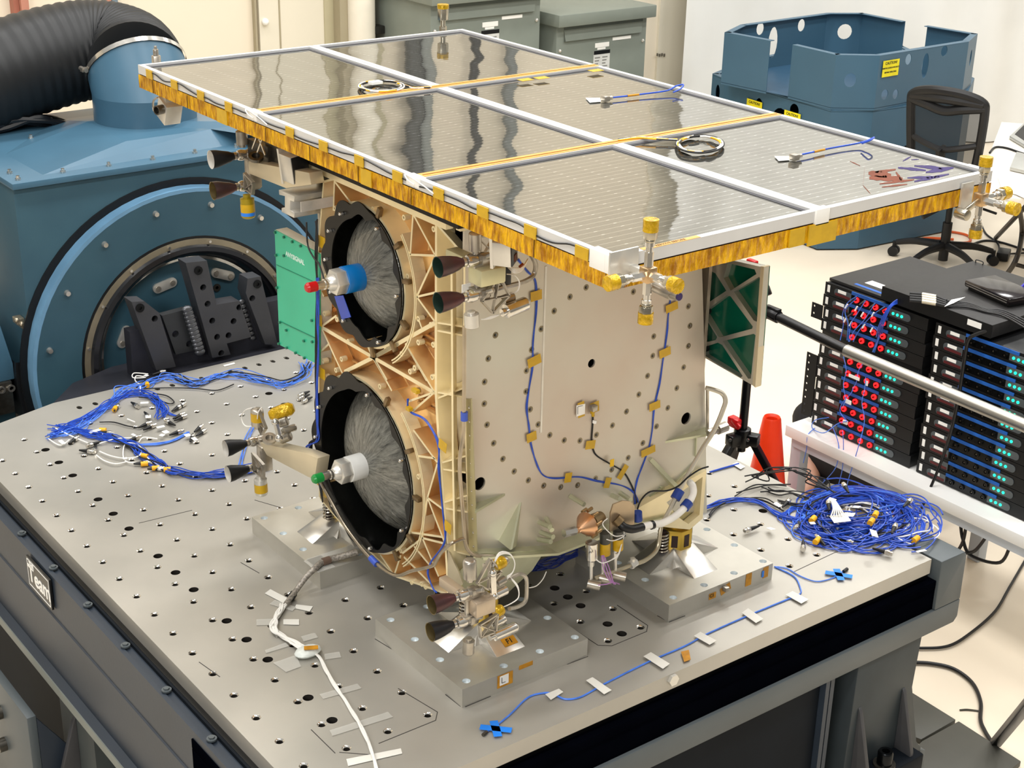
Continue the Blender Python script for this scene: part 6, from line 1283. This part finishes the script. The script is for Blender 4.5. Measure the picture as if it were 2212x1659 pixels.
mm = MB()
for u, v in ((1849, 643), (1869, 650), (1890, 657), (1911, 664), (1843, 676)): mm.cyl(ox(u, v, XR-.012), ox(u-12, v+8, XR-.035), .0055, .003, n=10)
part('boot', mm, black, lw); mm = MB()
for u, v in ((1831, 657), (1852, 662), (1865, 675), (1888, 675), (1828, 687), (1840, 695), (1868, 700), (1885, 708)): mm.cyl(ox(u, v, XR-.03), ox(u-5, v+9, XR-.032), .0032, n=8)
mm.box(ox(1845, 815, XR-.03), (.002, .05, .012)); mm.box(ox(1872, 828, XR-.03), (.002, .012, .018)); mm.box(ox(1832, 868, XR-.03), (.002, .03, .016)); mm.box(ox(1826, 912, XR-.03), (.006, .02, .014))
part('white_sleeve', mm, whitep, lw)
# blue vertical tape
single('blue_tape_strip', MB().prism([ox(1898, 722, XR-.009), ox(1903, 724, XR-.009), ox(1890, 762, XR-.009), ox(1884, 760, XR-.009)], (-.001, 0, 0)), tpb, 'vertical strip of blue tape across the upper part of the left stack', 'tape')
# black strap across the right stack
single('power_cable', MB().tube([ox(2143, 712, XR-.0), ox(2110, 722, XR-.02), ox(2092, 735, XR-.03), ox(2083, 780, XR-.03), ox(2072, 850, XR-.03), ox(2055, 930, XR-.03), ox(2032, 1000, XR-.03), ox(2005, 1065, XR-.06), ox(1985, 1110, XR-.1), ox(1972, 1140, XR-.12)], lambda t: .0065 if t < .6 else .005, 8, 6), blackc, 'thick black cable hanging down across the right amplifier stack', 'cable')
for k, pts in enumerate(([(2088, 1128), (2080, 1170), (2062, 1200)], [(2075, 1130), (2080, 1165), (2098, 1200), (2160, 1215), (2185, 1170)], [(2130, 1160), (2105, 1190), (2070, 1200), (2055, 1230)])):
    single('hanging_cable', MB().tube([ox(u, v, XB+.05) for u, v in pts], .006, 8, 7), blackc, ('straight' if k == 0 else 'widest looping' if k == 1 else 'short crossing')+' black cable hanging below the bench', 'cable')
# ================= tripod with boom arm
xt = 2.33; tri_ = thing('tripod_stand', 'black tripod stand with red levers and a long boom arm', 'tripod', (xt, ox(1603, 935, xt).y, 0))
hub = ox(1603, 945, xt); topp = ox(1618, 680, xt); yc = hub.y; blkp = mat('stand_black', '#0d0d10', .3, .2, .1)
part('column', MB().cyl((xt, yc, hub.z-.05), (xt, yc, topp.z), .0155, n=16), blkp, tri_)
part('hub', MB().cyl((xt, yc, hub.z-.03), (xt, yc, hub.z+.035), .03, n=12), blkp, tri_, bevel=.003)
for k, a in enumerate((radians(-62), radians(55), radians(175))):
    d = V((cos(a), sin(a), 0)); h0 = V((xt, yc, hub.z))+d*.035; f0 = V((xt, yc, .0))+d*.42
    part('leg', MB().bar(h0, f0+V((0, 0, .02)), .028, .022), blkp, tri_, bevel=.002); part('hinge', MB().box(h0, (.05, .04, .04), Matrix.Rotation(a, 3, 'Z')), blkp, tri_, bevel=.004); part('pin', MB().cyl(h0+V((-.03, -.01, .01)), h0+V((-.034, -.012, .01)), .006, n=10), chrome, tri_)
part('red_lever', MB().box(ox(1588, 912, xt-.02), (.03, .05, .035)).bar(ox(1582, 905, xt-.03), ox(1598, 925, xt-.03), .012, .02), redm, tri_, bevel=.004)
bz = ox(1655, 673, xt); bend = V((xt, -1.3, bz.z+.01)); s1 = ox(1825, 757, xt)
part('head', MB().box((xt, yc-.01, topp.z-.01), (.045, .05, .06)).cyl(ox(1648, 620, xt), ox(1655, 640, xt), .022, n=14), blkp, tri_, bevel=.004); part('red_knob', MB().box(ox(1625, 567, xt), (.02, .04, .02)).cyl(ox(1646, 672, xt), ox(1656, 676, xt), .025, n=16), redm, tri_, bevel=.004)
part('neck', MB().cyl((xt, yc, topp.z-.02), ox(1628, 575, xt), .016, n=14).cyl(ox(1645, 600, xt), ox(1648, 630, xt), .022, n=14), blkp, tri_)
p1 = ox(1652, 671, xt); p2 = ox(1828, 757, xt); p3 = ox(2290, 917+35, xt)
part('boom_arm', MB().cyl(p1, p2, .0165, n=18), blkp, tri_, 'ribbed black boom arm'); part('boom_clamp', MB().cyl(p1, p1.lerp(p2, .18), .021, n=18).box(p1.lerp(p2, .1)+V((0, 0, .02)), (.02, .06, .012)), blkp, tri_, bevel=.002); part('boom_tube', MB().cyl(p2, p3, .0195, n=22), mat('satin_tube', '#a8a6a0', .35, .85, .05), tri_, 'satin silver boom tube')
# ================= traffic cone
kx = 2.66; ct0 = ox(1668, 900, kx); cb0 = V((ct0.x, ct0.y, 0)); H = ct0.z
t = thing('traffic_cone', 'orange traffic cone on the floor behind the tripod', 'cone', cb0)
part('cone', MB().lathe([(.022, H-.01), (.026, H-.004), (.030, H), (.034, H-.008), (.105, .03), (.105, .02)], cb0, (0, 0, 1), 32, closed=False).lathe([(.022, H-.01), (.02, H-.06)], cb0, (0, 0, 1), 24, closed=False), mat('cone_orange', '#ea3a14', .35, 0, .04), t)
part('cone_base', MB().bx(cb0.x-.15, cb0.x+.15, cb0.y-.15, cb0.y+.15, 0, .025), mat('cone_orange', ''), t, bevel=.01)
# ================= blue enclosures
en_m = mat('enclosure_blue', '#3d5f75', .4, 0, .04, 3); en_in = mat('enclosure_inner', '#2c4d66', .45, 0, .04)
def encl(name, lab, zt, zb, rim, openings, holes_, floor_=True, dz=None):
    V_ = [oz(u, v, zt) for u, v in rim]; c = sum(V_, V((0, 0, 0)))/len(V_)
    t = thing(name, lab, 'enclosure', (c.x, c.y, zb)); n = len(V_)
    for i in range(n):
        if i in openings: continue
        p, q = V_[i], V_[(i+1) % n]; nn = V((-(q-p).y, (q-p).x, 0)).normalized(); nn = nn if nn.dot(c-p) > 0 else -nn
        L_ = [[p, q, V((q.x, q.y, zb)), V((p.x, p.y, zb))]]
        for (k, tt_, hz, rx, rz) in holes_:
            if k == i:
                m0 = p.lerp(q, tt_); e = (q-p).normalized(); L_.append([m0+e*(rx*cos(2*pi*s/16))+V((0, 0, -hz+rz*sin(2*pi*s/16))) for s in range(16)])
        part('wall', MB().holes(L_, nn*.004), en_m, t)
        part('rim', MB().prism([p, q, q+nn*.04, p+nn*.04], (0, 0, .004)), en_m, t)
    if floor_: part('floor_panel', MB().prism([V((p.x, p.y, zb+.01)) for p in V_], (0, 0, .004)), en_in, t)
    return t, V_
rimU = [(1712, 98), (1806, 120), (1901, 121.5), (2093, 91), (2112, 74), (2004, 56), (1956, 47), (1863, 28.7), (1786, 28.7), (1600, 54), (1565, 71), (1664, 89.5)]
zu = 1.17; tU, VU = encl('test_enclosure', 'upper blue octagonal sheet metal enclosure with round holes, stacked on another', zu, .855, rimU, (5, 11), [(1, .38, .14, .035, .04), (2, .32, .045, .028, .032), (2, .52, .10, .030, .075), (2, .72, .03, .030, .032), (2, .10, .23, .030, .03), (2, .22, .24, .025, .028), (3, .5, .12, .03, .05), (7, .45, .12, .05, .05), (8, .3, .055, .035, .04), (8, .62, .14, .045, .10), (8, .78, .04, .035, .04)])
p, q = VU[2], VU[3]; e = (q-p).normalized(); nn = V((e.y, -e.x, 0)); a = p.lerp(q, .035)+nn*.006; 
if nn.dot(CAM-p) < 0: nn = -nn; a = p.lerp(q, .035)+nn*.006
lbq = part('caution_label', MB().prism([a+V((0, 0, -.03)), a+e*.145+V((0, 0, -.03)), a+e*.145+V((0, 0, -.125)), a+V((0, 0, -.125))], nn*.001), mat('caution_yellow', '#f0e018', .5), tU, 'yellow caution label')
for s_, z_, sz in (('CAUTION!', -.047, .022), ('REMOVE LOCKDOWN BOLTS', -.075, .0115), ('BEFORE OPERATING', -.100, .0115)): part('lettering', textmesh(s_, sz, a+e*.072+nn*.0018+V((0, 0, z_)), e, (0, 0, 1), .0003, .0003), black, lbq)
zl = .85; rimL = [(1539.5, 157), (1560, 150), (1790, 126), (2110, 135), (2090, 222), (1886, 239), (1794, 239), (1620, 196)]
tL, VL = encl('test_enclosure', 'lower blue octagonal sheet metal enclosure standing on the floor', zl, .01, [(1539, 160), (1566, 172), (1795, 240), (1886, 240), (2085, 212), (2105, 170), (1950, 100), (1790, 95), (1610, 130)], (), [(0, .5, .1, .03, .05), (1, .35, .10, .035, .05), (1, .56, .16, .08, .09), (1, .68, .06, .04, .04), (3, .4, .3, .08, .06), (2, .3, .3, .07, .1)], False)
part('top_panel', MB().prism([V((p.x, p.y, zl-.006)) for p in VL], (0, 0, .004)), en_m, tL)
p, q = VL[1], VL[2]; e = (q-p).normalized(); nn = V((e.y, -e.x, 0)); nn = nn if nn.dot(CAM-p) > 0 else -nn
for t_ in (.24, .60):
    a = p.lerp(q, t_)+nn*.006; l = part('caution_label', MB().prism([a+V((0, 0, -.07)), a+e*.145+V((0, 0, -.07)), a+e*.145+V((0, 0, -.165)), a+V((0, 0, -.165))], nn*.001), mat('caution_yellow', ''), tL); part('lettering', textmesh('CAUTION!', .022, a+e*.072+nn*.0018+V((0, 0, -.088)), e, (0, 0, 1), .0003, .0003), black, l)
# ================= office chair
chm = mat('chair_black', '#111113', .5, 0, .1); chf = mat('chair_fabric', '#1c1820', .85, 0, .15, 40); mesh_m = mat('mesh_back', '#1c1e20', .8, 0, .1, alpha=.72)
cb_ = oz(2035, 572, 0); ch = thing('office_chair', 'black office swivel chair with mesh back standing near the blue enclosures', 'chair', cb_)
az = radians(18); F = Matrix.Rotation(az, 4, 'Z'); Mx = Matrix.Translation(cb_) @ F
def CB(): return MB(Mx)
for k in range(5):
    a = 2*pi*k/5+.35; d = V((cos(a), sin(a), 0)); part('base_leg', CB().tube([d*.03+V((0, 0, .12)), d*.17+V((0, 0, .115)), d*.29+V((0, 0, .085))], lambda t: .026-.010*t, 10, 4), chm, ch)
    w = d*.30; w.z = .03; n = V((-d.y, d.x, 0)); part('caster', CB().cyl(w-n*.026, w-n*.006, .030, n=18).cyl(w+n*.006, w+n*.026, .030, n=18).cyl(w+V((0, 0, .02)), w+V((0, 0, .06)), .012, n=10), chm, ch)
part('gas_lift', CB().cyl((0, 0, .03), (0, 0, .26), .028, n=18).cyl((0, 0, .26), (0, 0, .40), .018, n=14), chm, ch)
part('tilt_mechanism', CB().box((0.0, 0, .415), (.24, .16, .045)).cyl((-.02, -.09, .40), (-.02, -.28, .37), .008, n=8).cyl((.06, .09, .40), (.06, .26, .38), .008, n=8).cyl((.04, -.05, .40), (.04, -.05, .35), .035, n=14), chm, ch, bevel=.006)
part('lever', CB().bar((-.06, -.02, .40), (-.22, .08, .33), .02, .03), chm, ch, bevel=.004)
m = CB(); N_ = 24; R0 = []
for zz_, sc in ((.44, .93), (.455, 1.0), (.485, 1.0), (.505, .93)): R0 += [V((.03+.25*sc*(abs(cos(a))**.5)*(1 if cos(a) > 0 else -1), .245*sc*(abs(sin(a))**.5)*(1 if sin(a) > 0 else -1), zz_+(.0 if cos(a) < .5 else -.02))) for a in [2*pi*k/N_ for k in range(N_)]]
m.add(R0, [(k*N_+i, k*N_+(i+1) % N_, (k+1)*N_+(i+1) % N_, (k+1)*N_+i) for k in range(3) for i in range(N_)]+[tuple(range(N_))[::-1], tuple(range(3*N_, 4*N_))]); part('seat', m, chf, ch, sharp=1.2)
def bp3(y, z): return V((-.235-.10*((z-.5)/.55)+.10*(y/.23)**2*.6, y, z))
outer = [(-.17, .55), (-.195, .75), (-.21, .98), (-.195, 1.04), (-.11, 1.075), (0, 1.085), (.11, 1.075), (.195, 1.04), (.21, .98), (.195, .75), (.17, .55), (0, .53)]
part('back_frame', CB().tube([bp3(*p) for p in outer+[outer[0]]], .026, 10, 5, cap=False), chm, ch, bevel=0)
part('head_rail', CB().tube([bp3(-.21, 1.01), bp3(-.1, .995), bp3(0, .975), bp3(.1, .995), bp3(.21, 1.01)], .028, 10, 5).tube([bp3(-.2, 1.03), bp3(0, 1.045), bp3(.2, 1.03)], .03, 10, 5), chm, ch)
part('lumbar_frame', CB().tube([bp3(-.21, .80), bp3(-.1, .77), bp3(0, .75), bp3(.1, .77), bp3(.21, .80)], .018, 8, 5).tube([bp3(-.19, .58), bp3(-.1, .63), bp3(0, .66), bp3(.1, .63), bp3(.19, .58)], .018, 8, 5).bar(bp3(0, .76)+V((-.01, 0, 0)), bp3(0, .55)+V((-.01, 0, 0)), .02, .10, (1, 0, 0)), chm, ch)
part('back_post', CB().bar(bp3(0, .60)+V((-.02, 0, 0)), V((-.12, 0, .42)), .07, .03), chm, ch, bevel=.004)
m = CB(); ny, nz = 9, 11
G2 = [bp3(-.2+.4*i/ny, .57+.47*j/nz) for i in range(ny+1) for j in range(nz+1)]; m.add(G2, [(i*(nz+1)+j, (i+1)*(nz+1)+j, (i+1)*(nz+1)+j+1, i*(nz+1)+j+1) for i in range(ny) for j in range(nz)]); part('mesh_back', m, mesh_m, ch)
# ================= folding table with laptops at the right
zt_ = .74; q = [oz(2163, 263, zt_), oz(2330, 280, zt_), oz(2330, 470, zt_), oz(2128, 425, zt_)]
ft = thing('folding_table', 'white topped folding table cut by the right edge of the photo', 'table', (q[3].x+.3, q[3].y-.1, 0))
q = [oz(2163, 263, zt_), oz(2163, 263, zt_)+V((1.2, -1.5, 0)), oz(2105, 420, zt_)+V((1.2, -1.5, 0)), oz(2105, 420, zt_)]
part('table_top', MB().prism([p-V((0, 0, .03)) for p in q], (0, 0, .03)), mat('table_white', '#e3ddd2', .4, 0, .02), ft, bevel=.004)
legm = mat('leg_bronze', '#2d2823', .4, .4)
xL = 6.3
def fl(u, v, x=None): return ox(u, v, xL)
part('leg', MB().tube([oz(2200, 442, .68), ox(2208, 500, oz(2191, 570, .2).x), oz(2193, 565, .3), oz(2154, 617, .01)], .014, 8, 6), legm, ft, 'bronze coloured curved leg'); part('leg', MB().cyl(oz(2240, 420, .68), oz(2151, 514, .01), .014, n=8), legm, ft); part('cross_bar', MB().cyl(oz(2196, 572, .25), oz(2300, 600, .25), .012, n=8), legm, ft)
for (uv), lab, sc in (((2180, 300, 2215, 268, 2260, 300, 2230, 330), 'laptop with black screen edge at the back of the folding table', 1), ((2181, 368, 2195, 334, 2265, 352, 2250, 384), 'silver closed laptop in the middle of the folding table', 1)):
    P = [oz(uv[i], uv[i+1], zt_+.004) for i in range(0, 8, 2)]; lp = thing('laptop', lab, 'laptop', P[0]); part('base', MB().prism(P, (0, 0, .018)), mat('laptop_silver', '#b9bab6', .35, .5, .04), lp, bevel=.002)
    if 'screen' in lab: part('pad', MB().prism([oz(u, v, zt_+.0225) for u, v in ((2192, 290), (2212, 270), (2260, 290), (2225, 312))], (0, 0, .001)), black, lp)
    part('rubber_foot', MB().box(P[3], (.02, .02, .008)), black, lp)
single('paper_sheets', MB().prism([oz(u, v, zt_+.004) for u, v in ((2155, 384), (2220, 378), (2260, 440), (2165, 412))], (0, 0, .003)).prism([oz(u, v, zt_+.008) for u, v in ((2170, 392), (2225, 388), (2260, 450), (2190, 418))], (0, 0, .001)), whitep, 'white papers on the front of the folding table', 'papers')
single('charger_cable', MB().tube([oz(u, v, zt_+.006) for u, v in ((2138, 330), (2150, 318), (2175, 320), (2205, 330), (2240, 340))], .006, 8, 6), blackc, 'black charger cable on the folding table between the laptops', 'cable')
# ================= floor things
single('extension_cord', MB().tube([oz(u, v, .009) for u, v in ((1740, 515), (1770, 522), (1830, 524), (1890, 518), (1940, 508), (1985, 498), (2030, 498), (2075, 504), (2095, 512), (2092, 523), (2060, 524), (2000, 521), (1992, 516), (2010, 514), (2060, 517))], .008, 8, 6), mat('orange_cord', '#d8602c', .45), 'orange extension cord looping on the floor behind the office chair', 'cable')
single('floor_cable', MB().tube([oz(u, v, .007) for u, v in ((2118, 480), (2130, 505), (2155, 525), (2158, 545), (2150, 560))], .006, 8, 6), blackc, 'thin black cable dropping behind the office chair', 'cable'); single('floor_cable', MB().tube([oz(u, v, .007) for u, v in ((2095, 530), (2125, 520), (2160, 523), (2200, 535), (2240, 548))], .007, 8, 6), blackc, 'black cable on the floor right of the office chair', 'cable')
p = oz(2166, 560, 0); t = thing('power_adapter', 'small black power adapter on the floor beside the chair', 'adapter', p); part('case', MB().box(p+V((0, 0, .03)), (.12, .07, .05), Matrix.Rotation(.5, 3, 'Z')), black, t, bevel=.006); part('lead', MB().tube([p+V((.05, 0, .03)), oz(2185, 548, .01), oz(2230, 545, .01)], .006, 6, 5), blackc, t)
z1c = .012
single('floor_cable', MB().tube([oz(u, v, .01) for u, v in ((1950, 1396), (1990, 1400), (2050, 1395), (2100, 1365), (2150, 1320), (2180, 1270), (2212, 1215), (2250, 1150))], .0052, 8, 7), blackc, 'black cable sweeping up across the floor right of the table', 'cable')
single('floor_cable', MB().tube([oz(u, v, .01) for u, v in ((1960, 1431), (2010, 1433), (2060, 1445), (2100, 1475), (2118, 1515), (2118, 1555), (2128, 1580), (2142, 1605), (2150, 1640))], .0065, 8, 7), blackc, 'black cable curving down the floor to the dark platform', 'cable')
single('floor_scrap', MB().tube([oz(2073, 1534, .003), oz(2090, 1533, .004), oz(2114, 1536, .003)], .003, 6, 4), steeld, 'short dark wire scrap on the floor near the curving cable', 'scrap')
stp = mat('platform_grey', '#4c4b44', .55, .1, .06, 6)
A1 = oz(1995, 1508, .02); B1 = oz(2065, 1554, .02); A2 = oz(2071, 1557, .02); B2 = oz(2206, 1644, .02)
single('floor_plate', MB().prism([A1+V((-.5, 0, 0))*0+A1, B1, B1+V((-.9, -.0, 0)), A1+V((-.9, 0, 0))] if 0 else [oz(1970, 1495, .02), B1, oz(1990, 1597, .02), oz(1900, 1560, .02)], (0, 0, -.02)), stp, 'smaller dark grey floor plate at the foot of the table', 'plate', bevel=.003)
single('floor_plate', MB().prism([A2, B2, oz(2110, 1720, .02), oz(1940, 1650, .02), oz(1992, 1600, .02)], (0, 0, -.02)), stp, 'larger dark grey floor plate in the bottom right corner', 'plate', bevel=.003)
t = thing('stand_leg', 'black diagonal leg of a stand at the bottom right corner', 'stand', oz(2148, 1605, 0)); pp = oz(2150, 1606, .015); pq = ox(2300, 1425, pp.x-.35)
part('leg', MB().bar(pp, pq, .03, .022), blkp, t, bevel=.002)
# ================= person crouching behind the bench
skin = mat('skin', '#b98a72', .5, 0, .05, 10); cloth = mat('black_clothes', '#17161a', .85, 0, .1, 30)
def skinmesh(name, verts, edges, rad, m_, parent=None, label=None):
    me = bpy.data.meshes.new(name); o = bpy.data.objects.new(name, me); COL.objects.link(o)
    off = wloc(parent) if parent else V(verts[0])
    if parent: o.parent = parent
    else: o.location = off
    me.from_pydata([tuple(V(v)-off) for v in verts], edges, []); sk = o.modifiers.new('s', 'SKIN')
    for i, r in enumerate(rad):
        s = me.skin_vertices[0].data[i]; s.radius = (r, r) if isinstance(r, float) else r; s.use_root = i == 0
    me.materials.append(m_); sk.use_smooth_shade = True; ss = o.modifiers.new('u', 'SUBSURF'); ss.levels = 2; ss.render_levels = 2
    return o
px = 3.52
pel = ox(1822, 990, 3.24); kneeL = ox(1742, 872, 3.30); ankL = ox(1753, 1055, 3.08); kneeR = ox(1968, 1035, 3.06); ankR = ox(1938, 1152, 3.0); yk = pel.y
chest = pel+V((.27, -.16, .28)); neck = chest+V((.03, -.05, .13)); head = neck+V((-.01, -.03, .085))
shL = chest+V((.0, .16, .06)); shR = chest+V((-.02, -.16, .06)); elL = shL+V((-.06, .06, -.2)); haL = elL+V((-.2, -.06, -.02)); elR = shR+V((-.06, -.1, -.18)); haR = elR+V((-.2, .06, -.02))
vs = [pel, pel.lerp(chest, .5), chest, neck, head-V((0, 0, .02)), pel+V((-.02, .10, 0)), kneeL, ankL, ankL+V((-.13, 0, -.04)), pel+V((-.02, -.10, 0)), kneeR, ankR, ankR+V((-.13, 0, -.04)), shL, elL, haL, shR, elR, haR]
ed = [(0, 1), (1, 2), (2, 3), (3, 4), (0, 5), (5, 6), (6, 7), (7, 8), (0, 9), (9, 10), (10, 11), (11, 12), (2, 13), (13, 14), (14, 15), (2, 16), (16, 17), (17, 18)]
per = skinmesh('person', vs, ed, [.13, .125, .14, .055, .07, .09, .062, .04, .035, .09, .062, .04, .035, .065, .045, .03, .065, .045, .03], skin); per['label'] = 'person in black clothes crouching behind the bench, mostly hidden by the amplifiers'; per['category'] = 'person'
skinmesh('shorts', [pel, pel+V((-.02, .10, 0)), kneeL+V((.01, -.005, .01)), pel+V((-.02, -.10, 0)), kneeR.lerp(pel+V((-.02, -.10, 0)), .12), pel.lerp(chest, .25)], [(0, 1), (1, 2), (0, 3), (3, 4), (0, 5)], [.15, .12, .085, .11, .085, .145], cloth, per)
skinmesh('shirt', [pel.lerp(chest, .3), pel.lerp(chest, .6), chest, neck.lerp(chest, .3), shL, shL.lerp(elL, .7), shR, shR.lerp(elR, .7)], [(0, 1), (1, 2), (2, 3), (2, 4), (4, 5), (2, 6), (6, 7)], [.145, .145, .16, .07, .08, .06, .08, .06], cloth, per)
for a, nm_ in ((ankL, 'shoe'), (ankR, 'shoe')): skinmesh(nm_, [a+V((.03, 0, -.03)), a+V((-.07, 0, -.04)), a+V((-.16, 0, -.045)), a+V((0, 0, .03))], [(0, 1), (1, 2), (0, 3)], [.05, .046, .036, .048], mat('shoe_black', '#131214', .6), per)
skinmesh('hair', [head+V((.03, 0, .03)), head+V((-.02, 0, .06))], [(0, 1)], [.10, .085], mat('dark_hair', '#1a1412', .7), per)
mm = MB().sph(head, .085, 20, 14, (1, .82, 1.15)); f_ = V((-1, 0, -.2)).normalized()
part('head', mm, skin, per); part('nose', MB().sph(head+f_*.088, .013, 8, 6), skin, per); part('ear', MB().sph(head+V((0, .072, 0)), .018, 8, 6, (.7, .4, 1.2)).sph(head-V((0, .072, 0)), .018, 8, 6, (.7, .4, 1.2)), skin, per)
for s_ in (-1, 1): part('eye', MB().sph(head+V((-.076, .028*s_, .012)), .010, 10, 8), white, per)
part('mouth', MB().box(head+V((-.078, 0, -.04)), (.008, .035, .008)), mat('lips', '#8a5046', .5), per)
for hnd, elb in ((haL, elL), (haR, elR)):
    d = (hnd-elb).normalized(); n = d.cross(V((0, 0, 1))).normalized(); vs_ = [hnd+d*.02]; ed_ = []; rd = [.026]
    for k in range(4):
        b_ = hnd+d*.07+n*(-.027+.018*k); L_ = (.034, .04, .038, .03)[k]; i0 = len(vs_); vs_ += [b_, b_+d*L_+V((0, 0, -.006)), b_+d*L_*1.7+V((0, 0, -.022))]; ed_ += [(0, i0), (i0, i0+1), (i0+1, i0+2)]; rd += [.010, .009, .007]
    i0 = len(vs_); vs_ += [hnd+d*.035+n*.035, hnd+d*.07+n*.055+V((0, 0, -.01))]; ed_ += [(0, i0), (i0, i0+1)]; rd += [.012, .009]; skinmesh('hand', vs_, ed_, rd, skin, per)
# ================= light
w = bpy.data.worlds.new('world'); scn.world = w; w.use_nodes = True; nt = w.node_tree; bgn = nt.nodes['Background']
tcw = nt.nodes.new('ShaderNodeTexCoord'); sw_ = nt.nodes.new('ShaderNodeSeparateXYZ'); nt.links.new(tcw.outputs['Generated'], sw_.inputs[0]); rp = nt.nodes.new('ShaderNodeValToRGB')
rp.color_ramp.elements[0].position = .30; rp.color_ramp.elements[0].color = lin('#5c5750'); rp.color_ramp.elements[1].position = .85; rp.color_ramp.elements[1].color = lin('#f4f4f0')
e_ = rp.color_ramp.elements.new(.55); e_.color = lin('#b3aea4')
mpw = nt.nodes.new('ShaderNodeMath'); mpw.operation = 'MULTIPLY_ADD'; mpw.inputs[1].default_value = .5; mpw.inputs[2].default_value = .5; nt.links.new(sw_.outputs[2], mpw.inputs[0]); nt.links.new(mpw.outputs[0], rp.inputs[0]); nt.links.new(rp.outputs[0], bgn.inputs[0]); bgn.inputs[1].default_value = .62
def area(loc, rot, sx_, sy_, pw, col=(1, .98, .95)):
    l = bpy.data.lights.new('lamp', 'AREA'); l.shape = 'RECTANGLE'; l.size = sx_; l.size_y = sy_; l.energy = pw; l.color = col; o = bpy.data.objects.new('ceiling_or_fill_lamp', l); COL.objects.link(o); o.location = loc; o.rotation_euler = rot
for x in (-1.5, 1.6, 4.6, 7.6):
    for y in (-1.8, 1.2, 4.0): area((x, y, 6.6), (0, 0, 0), 1.6, .5, 98)
area((-4.5, -3.5, 4.2), (radians(60), 0, radians(-50)), 2.5, 1.6, 190, (1, .98, .96))

def split_loose(names, cap=100):
    for o in [x for x in scn.objects if x.type == 'MESH' and x.name.split('.')[0] in names and not x.get('kind') == 'stuff']:
        me = o.data; n = len(me.vertices); par = list(range(n))
        def find(i):
            while par[i] != i: par[i] = par[par[i]]; i = par[i]
            return i
        for p in me.polygons:
            vs = list(p.vertices); a = find(vs[0])
            for v in vs[1:]: par[find(v)] = a
        # keep pieces whose vertices coincide together
        seen = {}
        for i, v in enumerate(me.vertices):
            k = (round(v.co.x, 5), round(v.co.y, 5), round(v.co.z, 5))
            if k in seen: par[find(i)] = find(seen[k])
            else: seen[k] = i
        gr = {}
        for p in me.polygons: gr.setdefault(find(p.vertices[0]), []).append(p)
        # pieces nested in one another (head on a shank) stay one: merge by centre distance
        items = []
        for ps in gr.values():
            c = sum((p.center for p in ps), V((0, 0, 0)))/len(ps); items.append([c, ps])
        out = []
        for c, ps in items:
            for q in out:
                if (q[0]-c).length < .011: q[1] += ps; break
            else: out.append([c, list(ps)])
        if len(out) < 2 or len(out) > cap: continue
        for k, (c, ps) in enumerate(out):
            idx = {}; vv = []; ff = []
            for p in ps:
                f = []
                for v in p.vertices:
                    if v not in idx: idx[v] = len(vv); vv.append(tuple(me.vertices[v].co))
                    f.append(idx[v])
                ff.append(f)
            m2 = bpy.data.meshes.new(me.name); m2.from_pydata(vv, [], ff); m2.materials.append(me.materials[0])
            m2.polygons.foreach_set('use_smooth', [True]*len(m2.polygons)); m2.update(); m2.set_sharp_from_angle(angle=.6)
            d = bpy.data.objects.new(o.name.split('.')[0], m2); COL.objects.link(d); d.parent = o.parent; d.location = o.location
            for key in o.keys(): 
                if key in ('label', 'category', 'group', 'kind'): d[key] = o[key]
        bpy.data.objects.remove(o)
split_loose({'isogrid_rib', 'rib_edge', 'scribed_line', 'standoff', 'hole_rim', 'hole_well', 'smooth_patch', 'film_seam', 'stiffener', 'rivet', 'bolt_hole', 'coupler', 'boot', 'white_sleeve', 'feed_pipe', 'lead_wire', 'black_lead', 'blue_lead', 'sticker', 'amber_tag', 'sensor_cable', 'wire_loom', 'violet_wire', 'white_wire', 'strut', 'white_wires', 'side_panel_', 'tape_patch', 'clamp_teeth_', 'window', 'ear'})
